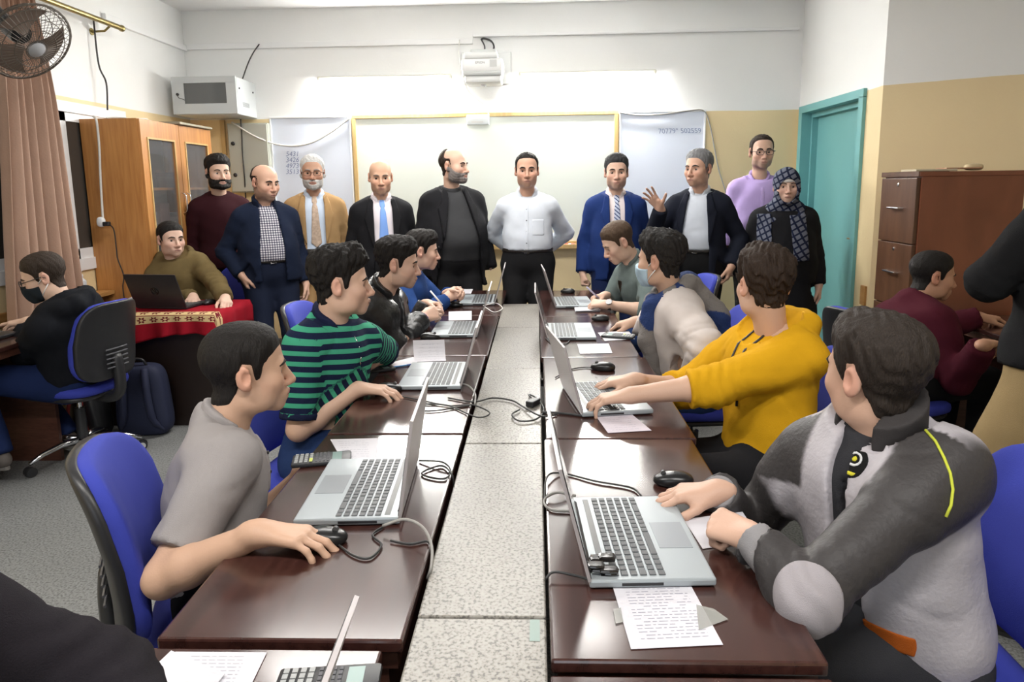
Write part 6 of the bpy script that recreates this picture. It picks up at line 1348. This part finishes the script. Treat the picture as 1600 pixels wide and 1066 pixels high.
if bi > 0:
    bl = lambda P: np.linalg.norm((P-bc.astype(f32))*np.array([1, 1, 0.8], f32), axis=-1)
    b2c = (bc+v3(0, 0, -0.022)).astype(f32)
    p.patch('chest_badge', cloth_m('badge_black', (0.010, 0.010, 0.010)), 0.002, lambda q, P: bl(P)-0.030, h=0.004)
    p.patch('badge_ring', cloth_m('badge_white', (0.6, 0.6, 0.6)), 0.004, lambda q, P: np.abs(np.linalg.norm(P-(bc+v3(0, 0, 0.008)).astype(f32), axis=-1)-0.014)-0.0028, h=0.003)
    p.patch('badge_swirl', cloth_m('badge_yellow', (0.55, 0.50, 0.04)), 0.004, lambda q, P: np.minimum(np.linalg.norm(P-(bc+v3(0, 0, 0.008)).astype(f32), axis=-1)-0.007, np.maximum(np.linalg.norm(P-b2c, axis=-1)-0.018, np.abs(P[..., 2]-b2c[2])-0.004)), h=0.003)
oc, oi = near_pt(p.toplay, 1380, 997, 0.8, 1.6); 
if oi > 0: p.patch('orange_label', cloth_m('label_orange', (0.42, 0.10, 0.015)), 0.003, lambda q, P: np.maximum(np.abs((P-oc.astype(f32))@p.f.astype(f32))-0.030, np.abs((P-oc.astype(f32))[..., 2])-0.019)+0*q[..., 0] if False else np.maximum.reduce([np.abs((P-oc.astype(f32))@p.f.astype(f32))-0.030, np.abs((P-oc.astype(f32))[..., 2])-0.019, np.linalg.norm(P-oc.astype(f32), axis=-1)-0.06]), h=0.004)
pts = []
for px, py in ((1446, 672), (1462, 690), (1475, 715), (1485, 740), (1489, 765), (1486, 790), (1478, 808)):
    c0, i = near_pt(p.toplay, px, py, 1.0, 1.9)
    if i > 0: pts.append(c0)
if len(pts) > 2: p.mb('yellow_piping', MB().tube(pts, 0.003, 6), cloth_m('piping_yellow', (0.52, 0.56, 0.06)))
p.trousers(cloth_m('trousers_grey', (0.04, 0.04, 0.045))); p.shoes(LEA, hd(-85)); chair(0.84, 1.42, -88, 'blue fabric swivel chair under the boy in silver jacket')
# ---- R2 yellow hoodie
p = seated('boy in yellow hoodie with sleeves pushed up, hands at laptop and mouse', 1197, 390, 2.42, -112, -8, v3(0.82, 2.38, 0.53), nf=0.03, nd=0.155, hs=1.02, sh=0.98, girth=1.0, skin=(0.54, 0.32, 0.22), seed=32, **FG)
p.arm(1, PZ(990, 594, 0.775), D=(-1, 0.0, -0.1), pose='mouse', pole=-v3(0, 0, 1)+p.r*0.7); p.arm(-1, PZ(984, 618, 0.800), D=(-1, 0.08, -0.18), pose='type', pole=-v3(0, 0, 1)-p.r*0.6)
sit_legs(p, -95); p.body(bare=(1, -1)); p.face(); p.hair((0.030, 0.018, 0.012), top=0.026, side=0.012, quiff=0.014, front=0.062, noise=0.0055, nape=-0.072)
YEL = cloth_m('hoodie_yellow', (0.68, 0.36, 0.012)); p.top('hoodie', YEL, 0.022, hem=-0.07, sleeves=1.30, hood=0.100, amp=0.006, slv=0.024, h=0.0095, neck=-0.01)
for x0, zend in ((0.022, -0.19), (-0.03, -0.26)):
    pts = []
    for z in np.linspace(0.0, zend, 9):
        Pq = np.array([p.pt(x0-0.02*(z/0.26), t, z) for t in np.linspace(0.32, 0.0, 200)]).astype(f32); dd = p.toplay.full(Pq); i = int(np.argmax(dd < 0)); pts.append(Pq[max(1, i)-1].astype(float)+p.f*0.002) if i > 0 else None
    if len(pts) > 2: p.mb('drawstring', MB().tube(pts, 0.0045 if x0 < 0 else 0.004, 6), BLACKC)
p.patch('chest_emblem', cloth_m('emblem_green', (0.02, 0.16, 0.06)), 0.003, lambda q, P: np.maximum(np.sqrt(((q[..., 0]+0.085)/0.014)**2+((q[..., 2]+0.16)/0.008)**2)*0.008-0.008, np.abs(q[..., 1]-0.11)-0.06), h=0.004)
p.trousers(cloth_m('trousers_dark', (0.014, 0.014, 0.016))); p.shoes(LEA, hd(-90)); chair(0.82, 2.38, -92, 'blue fabric swivel chair under the boy in yellow hoodie')
# ---- R3 white hoodie, scarf and mask
p = seated('boy in white hoodie with blue and grey scarf and pale face mask', 1034, 365, 3.25, -92, -52, v3(0.74, 3.25, 0.54), nf=0.04, nd=0.15, hs=1.05, sh=1.0, girth=1.06, skin=(0.46, 0.27, 0.18), seed=33, hh=0.0046, ch=0.011)
p.arm(1, v3(0.52, 3.62, 0.78), D=(-0.8, 0.2, -0.2), pose='relaxed'); p.arm(-1, v3(0.70, 3.02, 0.66), D=(-0.7, 0.5, -0.3), pose='relaxed', pole=-v3(0, 0, 1)-p.r*0.6-p.f*0.2)
sit_legs(p, -90); p.body(); p.face(mouth=False); p.hair((0.016, 0.014, 0.013), top=0.028, side=0.010, quiff=0.016, front=0.062, noise=0.005); p.mask(cloth_m('mask_blue', (0.42, 0.56, 0.66)))
p.top('hoodie', cloth_m('hoodie_white', (0.62, 0.56, 0.53)), 0.034, hem=-0.06, amp=0.007, slv=0.034, cuff=0.01, neck=-0.01)
def sccol(V):
    q = p.L(V); ang = np.degrees(np.arctan2(q[:, 1]+0.02, q[:, 0])); z = q[:, 2]; nv = np.array([0.020, 0.042, 0.14]); gy = np.array([0.20, 0.185, 0.175]); wh = np.array([0.55, 0.51, 0.47]); b = np.floor((ang+400+z*260)/62).astype(int) % 5; c = np.where((b == 0)[:, None] | (b == 3)[:, None], nv, np.where((b == 1)[:, None], wh, gy)); return c
rp = []
for t0, t1 in [(k*30, k*30+30) for k in range(12)]:
    A = [p.pt(0.092*math.cos(R(t)), -0.012+0.098*math.sin(R(t)), 0.010-0.03*math.sin(R(t))) for t in (t0, t1)]; rp.append(cone(A[0], A[1], 0.040, 0.040, 0.02))
rp += [cone(p.pt(-0.07, 0.11, -0.02), p.pt(-0.085, 0.165, -0.16), 0.042, 0.042, 0.03), cone(p.pt(-0.085, 0.165, -0.16), p.pt(-0.08, 0.17, -0.34), 0.040, 0.036, 0.02), cone(p.pt(-0.02, -0.12, -0.0), p.pt(-0.05, -0.185, -0.14), 0.045, 0.05, 0.03), cone(p.pt(-0.05, -0.185, -0.14), p.pt(-0.06, -0.19, -0.24), 0.05, 0.04, 0.03)]
p.add('scarf', [Layer(rp, None, lambda P, d: d+waves(p.L(P), 0.005, 1.6, 4))], attr_mat('scarf_knit', 0.9, 0.4, 160), 0.007, sccol)
p.trousers(JEAN); p.shoes(LEA, hd(-90)); chair(0.76, 3.28, -94, 'blue fabric swivel chair under the boy in white hoodie')
# ---- R4 grey-green shirt, writing
p = seated('boy in grey-green shirt looking down and writing, far end on the right', 968, 347, 4.42, -112, -100, v3(0.82, 4.45, 0.54), nf=0.09, nd=0.135, hs=1.03, hpitch=28, skin=(0.55, 0.34, 0.24), seed=34)
p.arm(-1, PZ(948, 476, 0.775), D=(-0.85, 0.5, 0.0), B=(-0.1, -0.5, 1), pose='clasp', pole=-v3(0, 0, 1)-p.r*0.8); p.arm(1, PZ(945, 462, 0.79), D=(-0.8, -0.45, -0.1), B=(-0.1, 0.5, 1), pose='pen', pole=-v3(0, 0, 1)+p.r*0.8)
sit_legs(p, -90); p.body(bare=(-1,)); p.face(brow=(0.06, 0.035, 0.02), bw=0.0034, gaze=(0, -12)); p.hair((0.070, 0.043, 0.026), top=0.014, side=0.005, front=0.064, noise=0.0015)
GS = cloth_m('shirt_greygreen', (0.13, 0.165, 0.16)); p.top('shirt', GS, 0.016, hem=-0.06, sleeves=1.25, amp=0.005, slv=0.022); p.collar(GS, off=0.012, h1=0.05, notch=0.018, spread=0.8)
a = p.arms[-1]; d = nz(a['W']-a['E']); p.add('watch_strap', [Layer([cone(a['W']-d*0.04, a['W'], 0.0345, 0.0325, 0.01)], lambda P: (np.abs((P-a['W'].astype(f32))@d.astype(f32)+0.02)-0.011).astype(f32))], BLACKP, 0.004)
c0 = a['W']-d*0.02+v3(-0.01, -0.025, 0.022); nn = nz(v3(-0.2, -0.7, 0.7)); t1 = nz(np.cross(nn, v3(0, 0, 1))); t2 = np.cross(nn, t1); g = MB(); V = [c0+t1*0.019*math.cos(k*math.pi/8)+t2*0.019*math.sin(k*math.pi/8)+nn*h_ for h_ in (0, 0.007) for k in range(16)]; g.add(V, [list(range(16))[::-1], list(range(16, 32))]+[[i, (i+1) % 16, 16+(i+1) % 16, 16+i] for i in range(16)]); p.mb('watch_case', g, CHROME, False)
c0 = PZ(918, 452, 0.80); p.mb('held_pen', MB().tube([PY(917, 449, 4.30), PY(938, 468, 4.36)], 0.0055, 8), cloth_m('pen_lilac', (0.50, 0.48, 0.66), 0.4))
p.trousers(JEAN); p.shoes(LEA, hd(-90)); chair(0.84, 4.46, -96, 'blue fabric swivel chair under the boy in grey-green shirt')
# ---- LL1 masked boy at the left desk
p = seated('boy with glasses and dark face mask in black hoodie at the left desk', 66, 397, 3.52, -86, -118, v3(-2.54, 3.62, 0.54), nf=0.07, nd=0.14, hs=1.0, hpitch=14, girth=1.05, skin=(0.50, 0.31, 0.22), seed=41)
p.arm(-1, PZ(44, 503, 0.785), D=(-0.95, -0.1, -0.1), pose='relaxed', pole=-v3(0, 0, 1)-p.r*0.6); p.arm(1, v3(-2.86, 3.72, 0.785), D=(-1, 0, -0.1), pose='flat')
sit_legs(p, -88, 0.20); l = p.legs[-1]; p.leg(-1, v3(-2.78, 3.30, 0.17), v3(-0.7, 0, 1)); p.body(); p.face(mouth=False); p.hair((0.030, 0.020, 0.014), top=0.016, side=0.007, front=0.064, noise=0.0018); p.glasses(BLACKP, size=1.1); p.mask(cloth_m('mask_black', (0.020, 0.026, 0.032)))
NH = cloth_m('hoodie_black', (0.008, 0.009, 0.012)); p.top('hoodie', NH, 0.028, hem=-0.07, hood=0.105, amp=0.006, slv=0.028); p.trousers(cloth_m('jeans_dark', (0.012, 0.022, 0.075))); p.shoes(mat('sneaker_grey', (0.09, 0.075, 0.065), 0.7), hd(-70), mat('sneaker_sole', (0.16, 0.145, 0.13), 0.8)); chair(-2.58, 3.66, -80, 'blue fabric swivel chair under the masked boy at the left desk')
# ---- LL2 olive hoodie
p = seated('boy in olive camouflage hoodie sitting behind the dark laptop', 264, 347, 4.80, 168, 128, v3(-2.50, 4.92, 0.57), nf=0.02, hs=1.0, sh=0.95, girth=1.0, skin=(0.55, 0.34, 0.25), seed=42)
p.arm(1, v3(-2.33, 4.55, 0.785), D=(0.3, -0.9, -0.2), pose='mouse', pole=-v3(0, 0, 1)+p.r); p.arm(-1, PZ(346, 468, 0.79)+v3(0, 0.06, 0), D=(0.45, -0.9, -0.25), B=(0.4, 0, 1), pose='relaxed', pole=-v3(0, 0, 1)-p.r)
sit_legs(p, 150, 0.34); p.body(); p.face(gaze=(5, 5)); p.hair(HB, top=0.012, side=0.006, front=0.068, noise=0.0015)
p.top('hoodie', cloth_m('hoodie_camo', (0.135, 0.098, 0.042), var=0.6, vscale=6), 0.022, hem=-0.05, hood=0.10, amp=0.006, slv=0.022); p.trousers(cloth_m('trousers_dark', (0.014, 0.014, 0.016))); p.shoes(LEA, hd(150)); chair(-2.40, 5.00, 205, 'blue fabric swivel chair under the boy in olive hoodie')
# ---- RR maroon sweater
p = seated('boy in maroon sweater at the dark desk by the filing cabinet', 1458, 394, 3.48, 72, 96, v3(1.76, 3.36, 0.55), nf=0.08, nd=0.15, hs=0.98, hpitch=5, skin=(0.40, 0.20, 0.12), seed=43)
p.arm(1, PZ(1536, 540, 0.78), D=(0.7, 0.6, 0.0), pose='clasp', pole=-v3(0, 0, 1)+p.r*0.6); p.arm(-1, v3(2.30, 3.62, 0.79), D=(0.9, 0.2, -0.1), pose='relaxed')
sit_legs(p, 75); p.body(); p.face(); p.hair(HB, top=0.012, side=0.006, front=0.066, noise=0.0014); p.top('sweater', cloth_m('sweater_wine', (0.060, 0.008, 0.016)), 0.022, hem=-0.06, amp=0.005, neck=0.01, slv=0.022); p.trousers(TRB); p.shoes(LEA, hd(75)); chair(1.72, 3.32, 68, 'blue fabric swivel chair under the boy in maroon sweater')
# ================================================================== SMALL THINGS ON THE DESKS
def on(px, py, z=0.7305): q = PZ(px, py, z); return q[0], q[1], z
mouse(*on(507, 848), 88, 'black mouse under the hand of the grey polo boy'); mouse(*on(607, 612), 88, 'black mouse under the hand of the striped polo boy')
mouse(*on(672, 530), 95, 'black mouse beside the leather jacket boy\'s elbow'); mouse(*on(711, 479), 92, 'black mouse beside the blue sweater boy\'s hands')
mouse(*on(1052, 757), -86, 'black mouse under the hand of the silver jacket boy'); mouse(*on(942, 578), -80, 'black mouse under the yellow hoodie boy\'s far hand')
mouse(*on(938, 501), -92, 'black mouse beside the laptop of the scarf boy'); mouse(*on(887, 458), -85, 'black mouse beside the far right laptop'); mouse(-2.185, 4.47, 0.7462, 190, 'black mouse on the red cloth under the olive hoodie boy\'s hand')
paper('exam_sheet', 'printed exam sheet taped to the desk by the silver jacket boy', ((986, 1015), (1130, 1008), (1076, 909), (956, 912)), 0.7312, 17, 0, 1, pw=0.9)
for k, cs in enumerate((((962, 975), (974, 972), (970, 950), (958, 952)), ((1092, 985), (1138, 968), (1116, 952), (1088, 945)))):
    q = [PZ(x, y, 0.7322) for x, y in cs]; c0 = sum(q)/4; tag(MB().add([v-c0 for v in q]+[v-c0+v3(0, 0, 0.0004) for v in q], [[0, 3, 2, 1], [4, 5, 6, 7], [0, 1, 5, 4], [1, 2, 6, 5], [2, 3, 7, 6], [3, 0, 4, 7]]).build('tape_strip', mat('clear_tape', (0.45, 0.45, 0.42), 0.1, alpha=0.45), None, False, tuple(c0)), ('clear tape strip at the left edge of the taped exam sheet', 'crumpled clear tape at the right edge of the taped exam sheet')[k], 'tape')
paper('blank_sheet', 'white sheet under the fist of the silver jacket boy', ((1098, 858), (1190, 846), (1160, 800), (1068, 812)), 0.7312, 0, 0, 2)
paper('exam_sheet', 'pinkish printed sheet beside the yellow hoodie boy\'s laptop', ((950, 677), (1018, 673), (984, 645), (930, 649)), 0.7312, 8, 0, 3, m=mat('paper_pink', (0.68, 0.62, 0.68), 0.7))
paper('note_card', 'small white card on the desk of the scarf boy', ((906, 553), (957, 552), (951, 537), (902, 538)), 0.7312)
paper('answer_sheet', 'white sheet under the calculator of the scarf boy', ((945, 533), (992, 530), (982, 517), (934, 520)), 0.7312)
paper('notebook', 'small notebook on the desk of the boy writing', ((899, 488), (938, 487), (934, 480), (897, 480)), 0.7312, 0, 0, 0, 0.008, 'notebook')
paper('exam_sheet', 'printed sheet behind the grey polo boy\'s calculator', ((536, 722), (588, 722), (591, 685), (516, 687)), 0.7312, 9, 0, 4)
paper('exam_booklet', 'curled printed page standing up on the striped polo boy\'s desk', ((648, 566), (697, 564), (695, 556), (646, 557)), 0.7312, 9, 0.075, 5)
paper('exam_booklet', 'open white booklet page beside the striped polo boy\'s arm', ((598, 580), (652, 566), (646, 558), (618, 565)), 0.7312, 0, 0, 6)
paper('exam_sheet', 'white printed sheet beside the leather jacket boy\'s laptop', ((701, 501), (737, 500), (737, 486), (701, 487)), 0.7312, 6, 0, 7)
paper('exam_sheet', 'white sheet at the far end of the left desks', ((720, 459), (736, 459), (739, 452), (722, 452)), 0.7312)
paper('exam_sheet', 'printed sheet at the bottom left beside the half seen laptop', ((238, 1088), (384, 1088), (417, 1020), (274, 1019)), 0.7235, 10, 0, 8)
paper('folded_sheet', 'folded white sheet lying over the bottom left exam sheet', ((190, 1085), (320, 1090), (352, 1058), (268, 1022)), 0.7248, 0, 0.006, 9)
paper('loose_sheet', 'white sheet on the dark desk before the maroon sweater boy', ((1512, 504), (1548, 503), (1540, 493), (1500, 493)), 0.7412)
calculator(*on(503, 721), 76, 'black scientific calculator on the grey polo boy\'s desk'); calculator(*on(512, 1076, 0.7225), 84, 'black scientific calculator at the bottom edge behind the half seen laptop')
calculator(*on(586, 580), 60, 'black calculator under the striped polo boy\'s wrist'); calculator(*on(966, 527, 0.7322), -70, 'black calculator lying on the scarf boy\'s sheet')
q = PZ(620, 573, 0.735); pn = thing('pen', 'blue pen by the open booklet of the striped polo boy', 'pen', tuple(q), -R(60)); MB().cyl((0, -0.06, 0), (0, 0.06, 0), 0.004, 8).build('barrel', mat('pen_blue', (0.05, 0.22, 0.50), 0.4), pn, 'auto'); MB().cyl((0, 0.045, 0), (0, 0.075, 0), 0.0046, 8).build('cap', mat('pen_cap', (0.02, 0.08, 0.3), 0.4), pn, 'auto')
q = PZ(946, 521, 0.737); pn = thing('pen', 'dark pen on the scarf boy\'s sheet', 'pen', tuple(q), -R(15)); MB().cyl((0, -0.05, 0), (0, 0.05, 0), 0.004, 8).build('barrel', BLACKP, pn, 'auto'); MB().cyl((0, 0.05, 0), (0, 0.062, 0), 0.003, 8, r2=0.001).build('tip', CHROME, pn, 'auto')
laptop(-2.93, 3.40, 0.7405, -88, 'dark laptop before the masked boy at the left desk', 118, 'stuff', True)
# taped hinge of the nearest right laptop
q = PZ(940, 888, 0.755); tb = thing('tape_wad', 'crumpled black tape wad at the hinge of the nearest right laptop', 'tape', tuple(q)); rnd = random.Random(5)
for k in range(6):
    V, F = superell(rnd.uniform(0.012, 0.022), 0.012, rnd.uniform(0.003, 0.007), 0.5, 0.4, 8, 6); dx, dy, dz = rnd.uniform(-0.022, 0.022), rnd.uniform(-0.02, 0.03), rnd.uniform(-0.006, 0.012); MB().add([(x+dx, y+dy, z+dz) for x, y, z in V], F).build('tape_fold', mat('tape_black', (0.02, 0.018, 0.017), 0.15), tb)
# cables: (pixels with heights) on the desks and over the partition
ZT = 0.7345
def dcable(label, pts, r_=0.0026, m=None): return cable('desk_cable', label, [PZ(x, y, ZT+(h[0] if h else 0)) for x, y, *h in pts], r_, m or BLACKC, 7)
dcable('black mouse cable curling beside the grey polo boy\'s mouse', [(527, 850), (552, 868), (578, 872), (596, 852), (582, 836), (600, 822)])
dcable('thin black cable looping behind the grey polo boy\'s laptop', [(655, 720), (690, 722, 0.01), (704, 735), (695, 748), (668, 745), (660, 738), (690, 728), (706, 742), (709, 760, -0.03)])
dcable('grey network cable from the grey polo boy\'s laptop over the desk edge', [(598, 822, 0.012), (632, 812, 0.03), (660, 824, 0.03), (674, 852, 0.015), (674, 885), (668, 905, -0.03)], 0.0036, GREYC)
dcable('black cable below the grey polo boy\'s laptop', [(610, 845), (640, 850), (665, 846), (672, 850)])
dcable('black cable with long loops across the striped polo boy\'s desk', [(614, 617), (650, 624), (700, 634), (738, 633), (765, 645), (745, 652), (700, 634), (660, 632), (650, 640), (680, 642), (735, 633)])
dcable('black cable crossing the terrazzo partition between the rows', [(700, 622), (740, 628), (770, 622, -0.008), (800, 626, -0.008), (818, 636, -0.008), (845, 650, 0.002), (870, 648)], 0.003)
dcable('black cable loop around the power brick on the partition', [(812, 640, -0.008), (800, 648, -0.008), (812, 658, -0.008), (838, 655, -0.008), (850, 640, 0), (838, 622, -0.008), (826, 617, -0.008), (840, 630, -0.005)], 0.003)
dcable('grey cable from the striped polo boy\'s laptop to the partition', [(712, 600, 0.01), (730, 602, 0.015), (742, 615, 0.005), (742, 632)], 0.0034, GREYC)
dcable('black cable looping at the hinge of the nearest right laptop', [(852, 905), (866, 894, 0.01), (900, 900, 0.006), (940, 910), (985, 912), (995, 905, 0.01)], 0.0028)
dcable('thin cable arching behind the nearest right laptop lid', [(850, 790, -0.01), (855, 745, 0.01), (880, 740), (930, 752), (985, 762), (1002, 775)])
dcable('pale cable loop left of the nearest right laptop', [(900, 775), (868, 770, 0.01), (850, 783), (862, 797), (898, 799)], 0.0034, GREYC)
dcable('black cable bundle beside the yellow hoodie boy\'s laptop', [(846, 644, 0), (880, 646), (915, 650), (925, 646)], 0.004)
dcable('thin black mouse cable on the yellow hoodie boy\'s desk', [(868, 590), (890, 578), (915, 574), (932, 577)])
dcable('black cable behind the scarf boy\'s laptop', [(855, 530), (872, 526), (890, 530), (882, 538), (862, 536), (852, 528)])
dcable('white cable at the far end of the left desks', [(755, 478, 0.01), (775, 474, 0.01), (785, 482), (772, 488), (758, 480)], 0.003, WHITEC)
q = PZ(833, 634, 0.719); pb = thing('power_brick', 'small black power brick on the terrazzo partition', 'adapter', (q[0], q[1], 0.7195), -R(30)); MB().box((-0.016, -0.028, 0), (0.016, 0.028, 0.022), bev=0.004).build('case', BLACKP, pb); MB().cyl((0, 0.028, 0.011), (0, 0.045, 0.011), 0.006, 8).build('strain_relief', BLACKC, pb)
